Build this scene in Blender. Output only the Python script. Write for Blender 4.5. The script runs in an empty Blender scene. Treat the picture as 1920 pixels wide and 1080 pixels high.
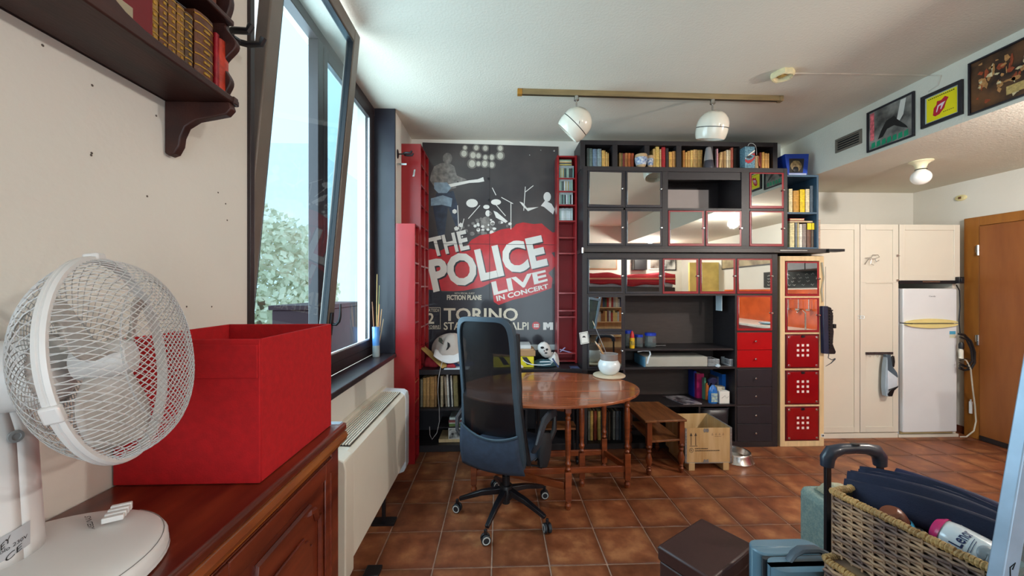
import bpy, bmesh, math, random
from mathutils import Vector, Matrix
R = math.radians
random.seed(7)
SC = bpy.context.scene
COL = SC.collection

# ------------------------------------------------------------------ camera, sky, lights, exposure
F_PX = 718.0
YAW = math.atan(24.0 / F_PX)
CAM_H = 1.49
cam_d = bpy.data.cameras.new('camera'); cam = bpy.data.objects.new('camera', cam_d); COL.objects.link(cam)
cam.location = (0, 0, CAM_H); cam.rotation_euler = (R(90), 0, -YAW)
cam_d.sensor_width = 36; cam_d.lens = 36 * F_PX / 1920; cam_d.clip_start = .02
SC.camera = cam
SC.view_settings.view_transform = 'Standard'; SC.view_settings.look = 'None'
SC.view_settings.gamma = 1; SC.view_settings.use_curve_mapping = False
SC.view_settings.exposure = 0.36
SC.cycles.use_denoising = True
SC.cycles.max_bounces = 10; SC.cycles.diffuse_bounces = 6; SC.cycles.transparent_max_bounces = 16
w = bpy.data.worlds.new('sky'); SC.world = w; w.use_nodes = True
nt = w.node_tree; bg = nt.nodes['Background']
bg.inputs[0].default_value = (.78, .92, 1, 1); bg.inputs[1].default_value = 1.7

def area(name, loc, aim, sx, sy, power, col):
    d = bpy.data.lights.new(name, 'AREA'); d.shape = 'RECTANGLE'; d.size = sx; d.size_y = sy
    d.energy = power; d.color = col
    o = bpy.data.objects.new(name, d); COL.objects.link(o); o.location = loc
    o.rotation_euler = (Vector(aim) - Vector(loc)).to_track_quat('-Z', 'Y').to_euler()
    return o
# daylight entering by the balcony door behind the viewer and by the visible side window
area('daylight_balcony_door', (.55, -2.5, 1.3), (.55, 5, 1.35), 2.4, 2.3, 36, (.90, .95, 1))
area('daylight_side_window', (-1.35, 2.3, 1.95), (4, 2.3, 1.6), 1.7, 1.9, 74, (.84, .93, 1))

# ------------------------------------------------------------------ pixel helper: where a ray of the photograph meets a wall or shelf plane
_c, _s = math.cos(YAW), math.sin(YAW)
def ray(px, py):
    a = (px - 960) / F_PX; b = (540 - py) / F_PX
    return Vector((a * _c + _s, -a * _s + _c, b))
def onY(px, py, Y):
    d = ray(px, py); return Vector((0, 0, CAM_H)) + d * (Y / d.y)
def onX(px, py, X):
    d = ray(px, py); return Vector((0, 0, CAM_H)) + d * (X / d.x)
def onZ(px, py, z):
    d = ray(px, py); return Vector((0, 0, CAM_H)) + d * ((z - CAM_H) / d.z)

# ------------------------------------------------------------------ materials
def lin(h):
    h = h.lstrip('#'); v = [int(h[i:i + 2], 16) / 255 for i in (0, 2, 4)]
    return tuple(((x / 12.92) if x <= .04045 else ((x + .055) / 1.055) ** 2.4) for x in v) + (1,)
_M = {}
def mat(name, hexcol, rough=.5, metal=0, var=.12, vs=6, bump=0, bs=60, coat=0, stretch=None, col2=None, spec=.5, emit=0, trans=0, alpha=1, ior=1.45):
    if name in _M: return _M[name]
    m = bpy.data.materials.new(name); m.use_nodes = True; n = m.node_tree.nodes; l = m.node_tree.links
    b = n['Principled BSDF']; c = lin(hexcol)
    b.inputs['Roughness'].default_value = rough; b.inputs['Metallic'].default_value = metal
    b.inputs['Coat Weight'].default_value = coat; b.inputs['Coat Roughness'].default_value = .08
    b.inputs['Specular IOR Level'].default_value = spec
    b.inputs['IOR'].default_value = ior
    b.inputs['Transmission Weight'].default_value = trans; b.inputs['Alpha'].default_value = alpha
    m.diffuse_color = c
    if var or col2 or bump:
        tc = n.new('ShaderNodeTexCoord'); mp = n.new('ShaderNodeMapping'); l.new(tc.outputs['Object'], mp.inputs[0])
        if stretch: mp.inputs['Scale'].default_value = stretch
    if var or col2:
        nz = n.new('ShaderNodeTexNoise'); nz.inputs['Scale'].default_value = vs; nz.inputs['Detail'].default_value = 5
        l.new(mp.outputs[0], nz.inputs['Vector'])
        cr = n.new('ShaderNodeValToRGB'); l.new(nz.outputs['Fac'], cr.inputs[0])
        lo = lin(col2) if col2 else tuple(x * (1 - var) for x in c[:3]) + (1,)
        hi = c if col2 else tuple(min(1, x * (1 + var)) for x in c[:3]) + (1,)
        cr.color_ramp.elements[0].position = .35; cr.color_ramp.elements[1].position = .65
        cr.color_ramp.elements[0].color = lo; cr.color_ramp.elements[1].color = hi
        l.new(cr.outputs[0], b.inputs['Base Color'])
    else:
        b.inputs['Base Color'].default_value = c
    if bump:
        nb = n.new('ShaderNodeTexNoise'); nb.inputs['Scale'].default_value = bs; nb.inputs['Detail'].default_value = 3
        l.new(mp.outputs[0], nb.inputs['Vector'])
        bp = n.new('ShaderNodeBump'); bp.inputs['Strength'].default_value = bump; bp.inputs['Distance'].default_value = .004
        l.new(nb.outputs['Fac'], bp.inputs['Height']); l.new(bp.outputs[0], b.inputs['Normal'])
    if emit:
        b.inputs['Emission Color'].default_value = c; b.inputs['Emission Strength'].default_value = emit
    _M[name] = m; return m
def glass_mat(name, tint='#eaf4f4', refl=1.0, milky=0):
    if name in _M: return _M[name]
    m = bpy.data.materials.new(name); m.use_nodes = True; n = m.node_tree.nodes; l = m.node_tree.links
    n.clear(); out = n.new('ShaderNodeOutputMaterial'); mx = n.new('ShaderNodeMixShader'); fr = n.new('ShaderNodeFresnel')
    fr.inputs[0].default_value = 1.5; mu = n.new('ShaderNodeMath'); mu.operation = 'MULTIPLY'; mu.inputs[1].default_value = refl
    tr = n.new('ShaderNodeBsdfTransparent'); tr.inputs[0].default_value = lin(tint)
    gl = n.new('ShaderNodeBsdfGlossy'); gl.inputs['Roughness'].default_value = .02
    ge = n.new('ShaderNodeNewGeometry'); iv = n.new('ShaderNodeMath'); iv.operation = 'SUBTRACT'; iv.inputs[0].default_value = 1; l.new(ge.outputs['Backfacing'], iv.inputs[1])
    m3 = n.new('ShaderNodeMath'); m3.operation = 'MULTIPLY'; l.new(fr.outputs[0], m3.inputs[0]); l.new(iv.outputs[0], m3.inputs[1])
    l.new(m3.outputs[0], mu.inputs[0]); l.new(mu.outputs[0], mx.inputs[0]); l.new(gl.outputs[0], mx.inputs[2])
    if milky:
        df = n.new('ShaderNodeBsdfDiffuse'); df.inputs[0].default_value = lin('#dfe8ea'); m2 = n.new('ShaderNodeMixShader'); m2.inputs[0].default_value = milky
        l.new(tr.outputs[0], m2.inputs[1]); l.new(df.outputs[0], m2.inputs[2]); l.new(m2.outputs[0], mx.inputs[1])
    else: l.new(tr.outputs[0], mx.inputs[1])
    l.new(mx.outputs[0], out.inputs[0]); _M[name] = m; return m

PLASTER = mat('plaster', '#d8d5cb', .9, var=.035, vs=1.5, bump=.25, bs=45)
CEIL = mat('ceiling_plaster', '#d4cfc0', .92, var=.03, vs=1.2, bump=.6, bs=70)
DARKFRAME = mat('dark_metal_frame', '#2a2022', .42, var=.1)
SASHM = mat('bronze_sash', '#6a6056', .38, var=.1)
BLKWOOD = mat('black_brown_laminate', '#252022', .45, var=.14, vs=14, stretch=(1, 1, 6), bump=.05, bs=90)
BLKFACE = mat('black_brown_front', '#242127', .42, var=.08, vs=9)
REDLAM = mat('red_laminate', '#94141a', .3, var=.06, spec=.6, coat=.35)
REDIN = mat('red_laminate_inside', '#a0101c', .5, var=.06)
REDGLOSS = mat('red_gloss', '#a80d12', .25, var=.04); REDPLATE = mat('red_plate', '#860a10', .18, var=.05, coat=.4)
BIRCH = mat('birch_veneer', '#d6b98c', .5, var=.1, vs=4, stretch=(8, 8, .6))
MIRROR = mat('mirror_glass', '#cfd1cd', .015, metal=1, var=0)
CHROME = mat('polished_metal', '#d8d8d6', .18, metal=1, var=.03)
STEEL = mat('brushed_steel', '#c6c6c4', .25, metal=1, var=.08, vs=20)
WHITEP = mat('white_plastic', '#dfe0df', .38, var=.02)
CREAMP = mat('cream_lacquer', '#dbd4c4', .45, var=.025, vs=2)
BLACKP = mat('black_plastic', '#17171b', .4, var=.1)
CHERRY = mat('cherry_wood', '#8a4420', .33, col2='#6a2f14', vs=5, stretch=(1, 1, 8), coat=.25)
MAHOG = mat('mahogany', '#74301a', .3, col2='#4e1a0e', vs=4, stretch=(5, .8, 5), coat=.35, bump=.06, bs=120)
GOLDBR = mat('door_wood', '#8f5526', .42, col2='#7c441c', vs=2.2, stretch=(3, 3, .5), bump=.05)
GOLDFR = mat('door_frame_wood', '#9a6124', .42, col2='#84501c', vs=3, stretch=(4, 4, .5))

# ------------------------------------------------------------------ mesh builder
class MB:
    def __init__(s): s.v = []; s.f = []; s.mi = []
    def add(s, vs, fs, mi=0):
        k = len(s.v); s.v += [tuple(p) for p in vs]; s.f += [tuple(i + k for i in f) for f in fs]; s.mi += [mi] * len(fs); return s
    def box(s, x0, y0, z0, x1, y1, z1, mi=0):
        x0, x1 = sorted((x0, x1)); y0, y1 = sorted((y0, y1)); z0, z1 = sorted((z0, z1))
        return s.add([(x0, y0, z0), (x1, y0, z0), (x1, y1, z0), (x0, y1, z0), (x0, y0, z1), (x1, y0, z1), (x1, y1, z1), (x0, y1, z1)],
                     [(0, 3, 2, 1), (4, 5, 6, 7), (0, 1, 5, 4), (1, 2, 6, 5), (2, 3, 7, 6), (3, 0, 4, 7)], mi)
    def poly(s, pts, mi=0): return s.add(pts, [tuple(range(len(pts)))], mi)
    def prism(s, pts, off, mi=0):
        n = len(pts); pts = [Vector(p) for p in pts]; off = Vector(off)
        nrm = sum(((pts[i].cross(pts[(i + 1) % n])) for i in range(n)), Vector())
        if nrm.dot(off) > 0: pts = pts[::-1]
        vs = pts + [p + off for p in pts]
        fs = [tuple(range(n)), tuple(range(2 * n - 1, n - 1, -1))] + [(i, i + n, (i + 1) % n + n, (i + 1) % n) for i in range(n)]
        return s.add(vs, fs, mi)
    def tube(s, path, r, n=8, closed=False, mi=0, sq=None):
        P = [Vector(p) for p in path]; m = len(P)
        rr = r if isinstance(r, (list, tuple)) else [r] * m
        T = []
        for i in range(m):
            a = P[(i - 1) % m] if (closed or i) else P[0]; b = P[(i + 1) % m] if (closed or i < m - 1) else P[-1]
            t = (b - a); T.append(t.normalized() if t.length > 1e-9 else Vector((0, 0, 1)))
        up = Vector((0, 0, 1)) if abs(T[0].z) < .9 else Vector((0, 1, 0))
        N = (up - T[0] * up.dot(T[0])).normalized(); vs = []
        for i in range(m):
            N = N - T[i] * N.dot(T[i]); N = N.normalized() if N.length > 1e-6 else T[i].orthogonal().normalized()
            B = T[i].cross(N); ax, ay = sq if sq else (1, 1)
            for k in range(n):
                t = 2 * math.pi * (k + (.5 if n == 4 else 0)) / n
                vs.append(P[i] + (N * math.cos(t) * ax + B * math.sin(t) * ay) * rr[i])
        fs = []
        for i in range(m if closed else m - 1):
            j = (i + 1) % m
            for k in range(n): fs.append((i * n + k, i * n + (k + 1) % n, j * n + (k + 1) % n, j * n + k))
        if not closed: fs += [tuple(range(n - 1, -1, -1)), tuple((m - 1) * n + k for k in range(n))]
        return s.add(vs, fs, mi)
    def lathe(s, prof, c=(0, 0, 0), n=24, mi=0, M=None, sx=1, sy=1):
        c = Vector(c); vs = []; rows = []
        for r, z in prof:
            if r < 1e-6: rows.append([len(vs)]); vs.append(Vector((0, 0, z)))
            else:
                rows.append(list(range(len(vs), len(vs) + n)))
                vs += [Vector((r * sx * math.cos(2 * math.pi * k / n), r * sy * math.sin(2 * math.pi * k / n), z)) for k in range(n)]
        fs = []
        for a, b in zip(rows, rows[1:]):
            for k in range(n):
                k2 = (k + 1) % n
                if len(a) == 1 and len(b) == 1: continue
                if len(a) == 1: fs.append((a[0], b[k2], b[k]))
                elif len(b) == 1: fs.append((a[k], a[k2], b[0]))
                else: fs.append((a[k], a[k2], b[k2], b[k]))
        if M is not None: vs = [M @ p for p in vs]
        return s.add([p + c for p in vs], fs, mi)
    def grid(s, fn, nu, nv, mi=0, thick=0):
        vs = [Vector(fn(i / nu, j / nv)) for j in range(nv + 1) for i in range(nu + 1)]
        q = lambda i, j: j * (nu + 1) + i
        fs = [(q(i, j), q(i + 1, j), q(i + 1, j + 1), q(i, j + 1)) for j in range(nv) for i in range(nu)]
        return s.add(vs, fs, mi)
    def tf(s, M, k=0):
        s.v = s.v[:k] + [tuple(M @ Vector(p)) for p in s.v[k:]]; return s

def wloc(o):
    v = Vector((0, 0, 0))
    while o is not None: v = v + Vector(o.location); o = o.parent
    return v
def mk(name, mb, mats, parent=None, bevel=0, angle=35, local=False, label=None, kind=None, origin=None, solid=0, sub=0):
    """links the collected shapes as one mesh; coordinates are world ones unless local"""
    me = bpy.data.meshes.new(name)
    off = Vector((0, 0, 0))
    if not local:
        if parent is not None: off = wloc(parent)
        if origin is not None: off = Vector(origin)
    me.from_pydata([tuple(Vector(p) - off) for p in mb.v], [], mb.f)
    for m in (mats if isinstance(mats, (list, tuple)) else [mats]): me.materials.append(m)
    me.polygons.foreach_set('material_index', mb.mi)
    me.shade_smooth(); me.set_sharp_from_angle(angle=R(angle)); me.update()
    o = bpy.data.objects.new(name, me); COL.objects.link(o)
    if parent is not None:
        o.parent = parent
        if origin is not None: o.location = off - wloc(parent)
    elif origin is not None: o.location = off
    if sub: x = o.modifiers.new('sub', 'SUBSURF'); x.levels = x.render_levels = sub
    if solid: x = o.modifiers.new('solid', 'SOLIDIFY'); x.thickness = solid; x.offset = 0
    if bevel: x = o.modifiers.new('bevel', 'BEVEL'); x.width = bevel; x.segments = 2; x.limit_method = 'ANGLE'; x.angle_limit = R(40)
    if label: o['label'] = label
    if kind: o['kind'] = kind
    return o
def mk_each(name, mb, m, parent):
    for f in mb.f: mk(name, MB().add([mb.v[i] for i in f], [tuple(range(len(f)))]), m, parent)
def struct(name, mb, m, parent=None, **k):
    return mk(name, mb, m, parent, kind='structure', **k)
def tag(o, label, cat, group=None):
    o['label'] = label; o['category'] = cat
    if group: o['group'] = group
    return o
def thing(name, label, cat, loc=(0, 0, 0), rz=0, group=None):
    o = bpy.data.objects.new(name, None); COL.objects.link(o); o.location = loc; o.rotation_euler = (0, 0, rz)
    o.empty_display_size = .1
    return tag(o, label, cat, group)
def copy_tree(o, parent=None):
    c = o.copy(); COL.objects.link(c); c.parent = parent
    for ch in list(o.children): copy_tree(ch, c)
    return c
ORD = ['first', 'second', 'third', 'fourth', 'fifth', 'sixth', 'seventh', 'eighth', 'ninth', 'tenth', 'eleventh', 'twelfth', 'thirteenth', 'fourteenth', 'fifteenth', 'sixteenth', 'seventeenth', 'eighteenth', 'nineteenth', 'twentieth']

def letters(name, txt, quad, m, parent, depth=.0012, bold=.0, label=None):
    """flat lettering fitted to a quad TL, TR, BR, BL"""
    cu = bpy.data.curves.new(name, 'FONT'); cu.body = txt; cu.offset = bold; cu.resolution_u = 3
    o = bpy.data.objects.new(name, cu); COL.objects.link(o)
    dg = bpy.context.evaluated_depsgraph_get(); dg.update()
    me = bpy.data.meshes.new_from_object(o.evaluated_get(dg))
    bpy.data.objects.remove(o)
    vs = [Vector(v.co) for v in me.vertices]; fs = [tuple(p.vertices) for p in me.polygons]
    x0 = min(v.x for v in vs); x1 = max(v.x for v in vs); y0 = min(v.y for v in vs); y1 = max(v.y for v in vs)
    TL, TR, BR, BL = [Vector(q) for q in quad]
    nrm = (TR - TL).cross(TL - BL).normalized()
    mb = MB()
    def mp(v):
        u = (v.x - x0) / (x1 - x0); t = (v.y - y0) / (y1 - y0)
        return (BL.lerp(BR, u)).lerp(TL.lerp(TR, u), t) + nrm * depth
    mb.add([mp(v) for v in vs], fs)
    bpy.data.meshes.remove(me)
    return mk(name, mb, m, parent, label=label)
# ------------------------------------------------------------------ SETTING
XL, XB, XR = -.888, 3.05, 4.75         # left wall, soffit face, right wall
YB, YB2, YR = 3.92, 4.24, -2.6         # back wall, alcove back wall, rear wall
ZC, ZL = 3.0, 2.58
WY0, WY1, WZ0 = 1.40, 3.255, .941      # side window opening

# floor: grout bed with single tiles
def tile_mat():
    m = bpy.data.materials.new('terracotta_tile'); m.use_nodes = True; n = m.node_tree.nodes; l = m.node_tree.links
    b = n['Principled BSDF']; tc = n.new('ShaderNodeTexCoord'); oi = n.new('ShaderNodeObjectInfo')
    ad = n.new('ShaderNodeVectorMath'); ad.operation = 'MULTIPLY_ADD'
    cmb = n.new('ShaderNodeCombineXYZ'); mu = n.new('ShaderNodeMath'); mu.operation = 'MULTIPLY'; mu.inputs[1].default_value = 37
    l.new(oi.outputs['Random'], mu.inputs[0]); l.new(mu.outputs[0], cmb.inputs[0]); l.new(mu.outputs[0], cmb.inputs[2])
    ad.inputs[1].default_value = (1, 1, 1); l.new(tc.outputs['Object'], ad.inputs[0]); l.new(cmb.outputs[0], ad.inputs[2])
    nz = n.new('ShaderNodeTexNoise'); nz.inputs['Scale'].default_value = 7; nz.inputs['Detail'].default_value = 6; nz.inputs['Roughness'].default_value = .6
    l.new(ad.outputs[0], nz.inputs['Vector'])
    cr = n.new('ShaderNodeValToRGB'); l.new(nz.outputs['Fac'], cr.inputs[0]); e = cr.color_ramp.elements
    e[0].position = .3; e[0].color = lin('#64331c'); e[1].position = .74; e[1].color = lin('#ae774c')
    x = e.new(.52); x.color = lin('#885032')
    sp = n.new('ShaderNodeSeparateXYZ'); l.new(tc.outputs['Object'], sp.inputs[0])
    ab1 = n.new('ShaderNodeMath'); ab1.operation = 'ABSOLUTE'; l.new(sp.outputs[0], ab1.inputs[0])
    ab2 = n.new('ShaderNodeMath'); ab2.operation = 'ABSOLUTE'; l.new(sp.outputs[1], ab2.inputs[0])
    mxx = n.new('ShaderNodeMath'); mxx.operation = 'MAXIMUM'; l.new(ab1.outputs[0], mxx.inputs[0]); l.new(ab2.outputs[0], mxx.inputs[1])
    mr = n.new('ShaderNodeMapRange'); mr.inputs[1].default_value = .105; mr.inputs[2].default_value = .155; mr.inputs[3].default_value = 0; mr.inputs[4].default_value = .55
    l.new(mxx.outputs[0], mr.inputs[0])
    mix = n.new('ShaderNodeMix'); mix.data_type = 'RGBA'; l.new(mr.outputs[0], mix.inputs[0]); l.new(cr.outputs[0], mix.inputs[6]); mix.inputs[7].default_value = lin('#4e2412')
    hs = n.new('ShaderNodeHueSaturation'); mr2 = n.new('ShaderNodeMapRange'); mr2.inputs[3].default_value = .82; mr2.inputs[4].default_value = 1.18
    l.new(oi.outputs['Random'], mr2.inputs[0]); l.new(mr2.outputs[0], hs.inputs['Value']); l.new(mix.outputs[2], hs.inputs['Color'])
    l.new(hs.outputs[0], b.inputs['Base Color'])
    rr = n.new('ShaderNodeMapRange'); l.new(nz.outputs['Fac'], rr.inputs[0]); rr.inputs[3].default_value = .3; rr.inputs[4].default_value = .55; l.new(rr.outputs[0], b.inputs['Roughness'])
    bp = n.new('ShaderNodeBump'); bp.inputs['Strength'].default_value = .15; bp.inputs['Distance'].default_value = .004; l.new(nz.outputs['Fac'], bp.inputs['Height']); l.new(bp.outputs[0], b.inputs['Normal'])
    return m
TILE = tile_mat()
GROUT = mat('grout', '#a08270', .9, var=.15, vs=30)
floor = struct('floor', MB().box(XL - .6, YR - .2, -.06, XR + .3, YB2 + .2, -.004), GROUT)
PT = .3115; tx0, ty0 = -.664, 2.36
tile_me = None; field = MB()
hx = PT / 2 - .0035
for iy in range(-16, 7):
    for ix in range(-1, 18):
        x0 = max(tx0 + ix * PT + .0035, XL - .2); x1 = min(tx0 + (ix + 1) * PT - .0035, XR)
        y0 = ty0 + iy * PT + .0035; y1 = min(y0 + PT - .007, YB2)
        if x1 - x0 < .02 or y1 - y0 < .02 or y0 < YR: continue
        if y0 < 1.2:
            field.box(x0, y0, -.004, x1, y1, 0); continue
        cx, cy = tx0 + (ix + .5) * PT, ty0 + (iy + .5) * PT
        full = abs(x1 - x0 - 2 * hx) < 1e-3 and abs(y1 - y0 - 2 * hx) < 1e-3
        if full and tile_me:
            o = bpy.data.objects.new('tile', tile_me); COL.objects.link(o); o.parent = floor
            x = o.modifiers.new('bevel', 'BEVEL'); x.width = .0025; x.segments = 1
        else:
            o = mk('tile', MB().box(x0 - cx, y0 - cy, -.004, x1 - cx, y1 - cy, 0), TILE, floor, local=True)
            x = o.modifiers.new('bevel', 'BEVEL'); x.width = .0025; x.segments = 1
            if full: tile_me = o.data
        o.location = (cx, cy, random.uniform(-.0006, 0))
mk('tile_field', field, TILE, floor, kind='stuff')

# walls
wl = MB()
wl.box(XL - .3, YR, 0, XL, YB + .1, WZ0 - .02); wl.box(XL - .3, YR, WZ0 - .02, XL, WY0, ZC); wl.box(XL - .3, WY1, WZ0 - .02, XL, YB + .1, ZC)
wall_left = struct('wall_left', wl, PLASTER)
NAIL = mat('nail_hole', '#5a5048', .9, var=0)
for px, py in [(80, 85), (173, 160), (293, 217), (172, 287), (171, 291), (409, 361), (423, 382), (426, 413), (397, 575), (350, 575), (276, 368)]:
    p = onX(px, py, XL + .0005); h = MB().lathe([(0, 0), (.0028, 0), (.0018, .001), (0, .001)], n=8, M=Matrix.Rotation(R(90), 3, 'Y')); h.tf(Matrix.Translation(p))
    mk('nail_hole', h, NAIL, wall_left)
struct('wall_back', MB().box(XL - .3, YB, 0, XB - .1, YB + .15, ZC), PLASTER)
struct('wall_alcove', MB().box(XB - .12, YB2, 0, XR + .2, YB2 + .12, ZL + .1).box(XB - .14, YB, 0, XB - .1, YB2 + .12, ZL + .1), PLASTER)
struct('wall_right', MB().box(XR, YR, 0, XR + .15, YB2 + .12, ZL + .1), PLASTER)
GY0, GY1 = -.75, 1.85   # balcony door opening in the rear wall
rw = MB(); rw.box(XL - .3, YR - .15, 0, GY0, YR, ZC); rw.box(GY1, YR - .15, 0, XR + .15, YR, ZC); rw.box(GY0, YR - .15, 2.45, GY1, YR, ZC)
struct('wall_rear', rw, PLASTER)
struct('ceiling', MB().box(XL - .3, YR - .15, ZC, XB + .1, YB + .15, ZC + .12), CEIL)
struct('ceiling_lowered', MB().box(XB, YR - .15, ZL, XR + .15, YB2 + .12, ZC + .12), CEIL)
struct('baseboard_right', MB().box(XR - .012, 3.73, 0, XR, YB2, .075), mat('dark_baseboard', '#5a2c1c', .5), bevel=.003)
struct('baseboard_back', MB().box(XL, YB - .012, 0, XB - .1, YB, .075), mat('dark_baseboard', '#5a2c1c', .5), bevel=.003)

# side window: dark lined recess, fixed light beyond, tilted sash in front
XF = XL - .16
win = struct('window_1', MB().box(XF - .06, WY0 - .01, ZC - .06, XF + .0, WY1, ZC)
             .box(XF - .06, WY0 - .01, WZ0, XF, WY1, WZ0 + .07).box(XF - .06, WY1 - .05, WZ0 + .07, XF, WY1 + .01, ZC - .06)
             .box(XF - .06, WY0 - .01, WZ0 + .07, XF, WY0 + .06, ZC - .06).box(XF - .06, 2.26, WZ0 + .07, XF, 2.32, ZC - .06), DARKFRAME, bevel=.004)
struct('window_jamb', MB().box(XF, WY1 - .004, WZ0, XL + .012, WY1 + .02, ZC - .001), mat('jamb_dark_blue', '#26252e', .35, var=.15), win, bevel=.002)
struct('window_jamb', MB().box(XF, WY0 - .02, WZ0, XL + .012, WY0 + .004, ZC - .001), DARKFRAME, win, bevel=.002)
struct('window_sill', MB().box(XF, WY0 - .02, WZ0 - .035, XL + .02, WY1 + .02, WZ0), mat('sill_dark', '#2c2226', .32, var=.2, vs=10), win, bevel=.005)
struct('window_frame', MB().box(XF - .03, 2.32, WZ0 + .07, XF + .005, 2.37, ZC - .06).box(XF - .03, 3.15, WZ0 + .07, XF + .005, 3.205, ZC - .06)
       .box(XF - .03, 2.37, WZ0 + .07, XF + .005, 3.15, WZ0 + .13).box(XF - .03, 2.37, ZC - .13, XF + .005, 3.15, ZC - .06), DARKFRAME, win, bevel=.004)
struct('window_pane', MB().box(XF - .02, 2.37, WZ0 + .13, XF - .014, 3.15, ZC - .13), glass_mat('window_glass', '#e6f4f8', .8), win)
struct('glazing_bead', MB().box(XF - .014, 2.37, WZ0 + .13, XF - .004, 3.15, WZ0 + .14).box(XF - .014, 3.14, WZ0 + .13, XF - .004, 3.15, ZC - .13), mat('bead', '#c8ccd0', .4), win)
# sash leaning inwards
sl = bpy.data.objects.new('window_sash', None)
tilt = R(5.3)
Ms = Matrix.Translation((XF + .005, 0, WZ0 + .06)) @ Matrix.Rotation(tilt, 4, 'Y')
sh = 1.97; ya, yb = 1.455, 2.27
def sashbox(*boxes):
    m = MB()
    for q in boxes: m.box(*q)
    return m.tf(Ms)
sash = struct('window_sash', sashbox((0, ya, 0, .05, ya + .075, sh), (0, yb - .075, 0, .05, yb, sh), (0, ya + .075, 0, .05, yb - .075, .08), (0, ya + .075, sh - .075, .05, yb - .075, sh)), SASHM, win, bevel=.006)
struct('sash_gasket', sashbox((.012, ya + .075, .08, .045, ya + .083, sh - .075), (.012, yb - .083, .08, .045, yb - .075, sh - .075), (.012, ya + .083, sh - .083, .045, yb - .083, sh - .075)), BLACKP, sash)
struct('sash_pane', sashbox((.02, ya + .083, .08, .026, yb - .083, sh - .083)), glass_mat('sash_glass', '#dfeef4', 1.0), sash)
hz = 1.28 - WZ0 - .06
hm = MB().box(.05, yb - .062, hz - .055, .062, yb - .03, hz + .075)
hm.tube([(.062, yb - .046, hz + .01), (.085, yb - .046, hz + .01), (.1, yb - .05, hz + .03), (.105, yb - .052, hz + .06), (.1, yb - .052, hz + .13)], [.009, .009, .009, .008, .006], 8)
struct('window_handle', hm.tf(Ms), BLACKP, sash, bevel=.002)

pb = thing('reflection_box', 'dark wine-coloured chest outside the far pane, added to mimic a reflection', 'dummy', (-1.75, 3.3, 0))  # added box, imitates the dark red reflection in the far pane
mk('body', MB().box(-1.95, 3.35, 0, -1.55, 4.3, 1.30), mat('reflection_wine', '#4a2c34', .6), pb, bevel=.01); mk('lid', MB().box(-1.97, 3.33, 1.30, -1.53, 4.32, 1.34), mat('reflection_wine', '#4a2c34', .6), pb, bevel=.006)
struct('floor_balcony', MB().box(-3.2, YR, -.2, XL - .3, 6.5, -.02), mat('balcony_concrete', '#b4b0a8', .9))
# balcony door behind the viewer (where most of the daylight comes from)
bd = struct('door_2', MB().box(GY0, YR - .1, 0, GY0 + .06, YR - .04, 2.45).box(GY1 - .06, YR - .1, 0, GY1, YR - .04, 2.45).box(GY0, YR - .1, 2.39, GY1, YR - .04, 2.45).box(.52, YR - .1, 0, .58, YR - .04, 2.39), DARKFRAME)
struct('door_pane', MB().box(GY0 + .06, YR - .075, .05, .52, YR - .07, 2.39).box(.58, YR - .075, .05, GY1 - .06, YR - .07, 2.39), glass_mat('window_glass', '#e6f4f8', .8), bd)

# room door in the right wall
dm = MB().box(XR - .045, 3.60, 0, XR + .02, 3.725, 2.19).box(XR - .045, 2.66, 2.10, XR + .02, 3.60, 2.19).box(XR - .045, 2.6, 0, XR + .02, 2.66, 2.19)
d1 = struct('door_1', dm, GOLDFR, bevel=.004)
struct('door_leaf', MB().box(XR - .05, 2.665, .012, XR - .005, 3.597, 2.097), GOLDBR, d1, bevel=.003)
struct('door_sweep', MB().box(XR - .06, 2.67, .004, XR - .05, 3.59, .05), mat('dark_sweep', '#211a1a', .5), d1, bevel=.002)
for z in (1.86, .98):
    struct('door_hinge', MB().lathe([(0, 0), (.011, 0), (.011, .045), (.009, .047), (.011, .049), (.011, .1), (0, .1)], (XR - .058, 3.6, z - .05), 10).box(XR - .05, 3.603, z - .02, XR - .046, 3.63, z + .045), CHROME, d1)

# outside: pale house and bushes past the balcony
hs = mk('house_wall', MB().box(-12, 13.5, -3, -6.6, 22, 6.5), mat('render_white', '#eef2f2', .9, var=.03), None)
tag(hs, 'pale rendered house beyond the window', 'building')
def leafy(name, c, rad, n, m, label, seed):
    rnd = random.Random(seed); mb = MB(); t = thing(name, label, 'tree', (c[0], c[1], -3))
    for i in range(n):
        u = Vector((rnd.gauss(0, 1), rnd.gauss(0, 1), rnd.gauss(0, 1))).normalized() * rnd.uniform(.55, 1)
        p = Vector((c[0] + u.x * rad[0], c[1] + u.y * rad[1], c[2] + u.z * rad[2])); s = rnd.uniform(.05, .11)
        a = Vector((rnd.gauss(0, 1), rnd.gauss(0, 1), rnd.gauss(0, 1))).normalized() * s; b = a.orthogonal().normalized() * s * .6
        mb.add([p - a, p + b, p + a, p - b], [(0, 1, 2, 3)])
    mk('foliage', mb, m, t, kind='stuff'); mk('trunk', MB().tube([(c[0], c[1], -3), (c[0] + .1, c[1], c[2])], [.15, .07], 8), mat('bark', '#6a5a48', .9), t)
leafy('tree', (-5.2, 8.4, 1.3), (1.6, 1.9, 2.0), 7000, mat('leaf_pale', '#dfdac2', .85, col2='#c4c4a8', vs=2), 'pale green tree close outside the tilted window', 3)
leafy('tree', (-11.5, 9.5, 1.4), (2.2, 2.4, 2.6), 5000, mat('leaf_yellow', '#e4dabc', .8, col2='#c0bc98', vs=2), 'taller yellowish tree farther off behind the window', 5)
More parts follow.
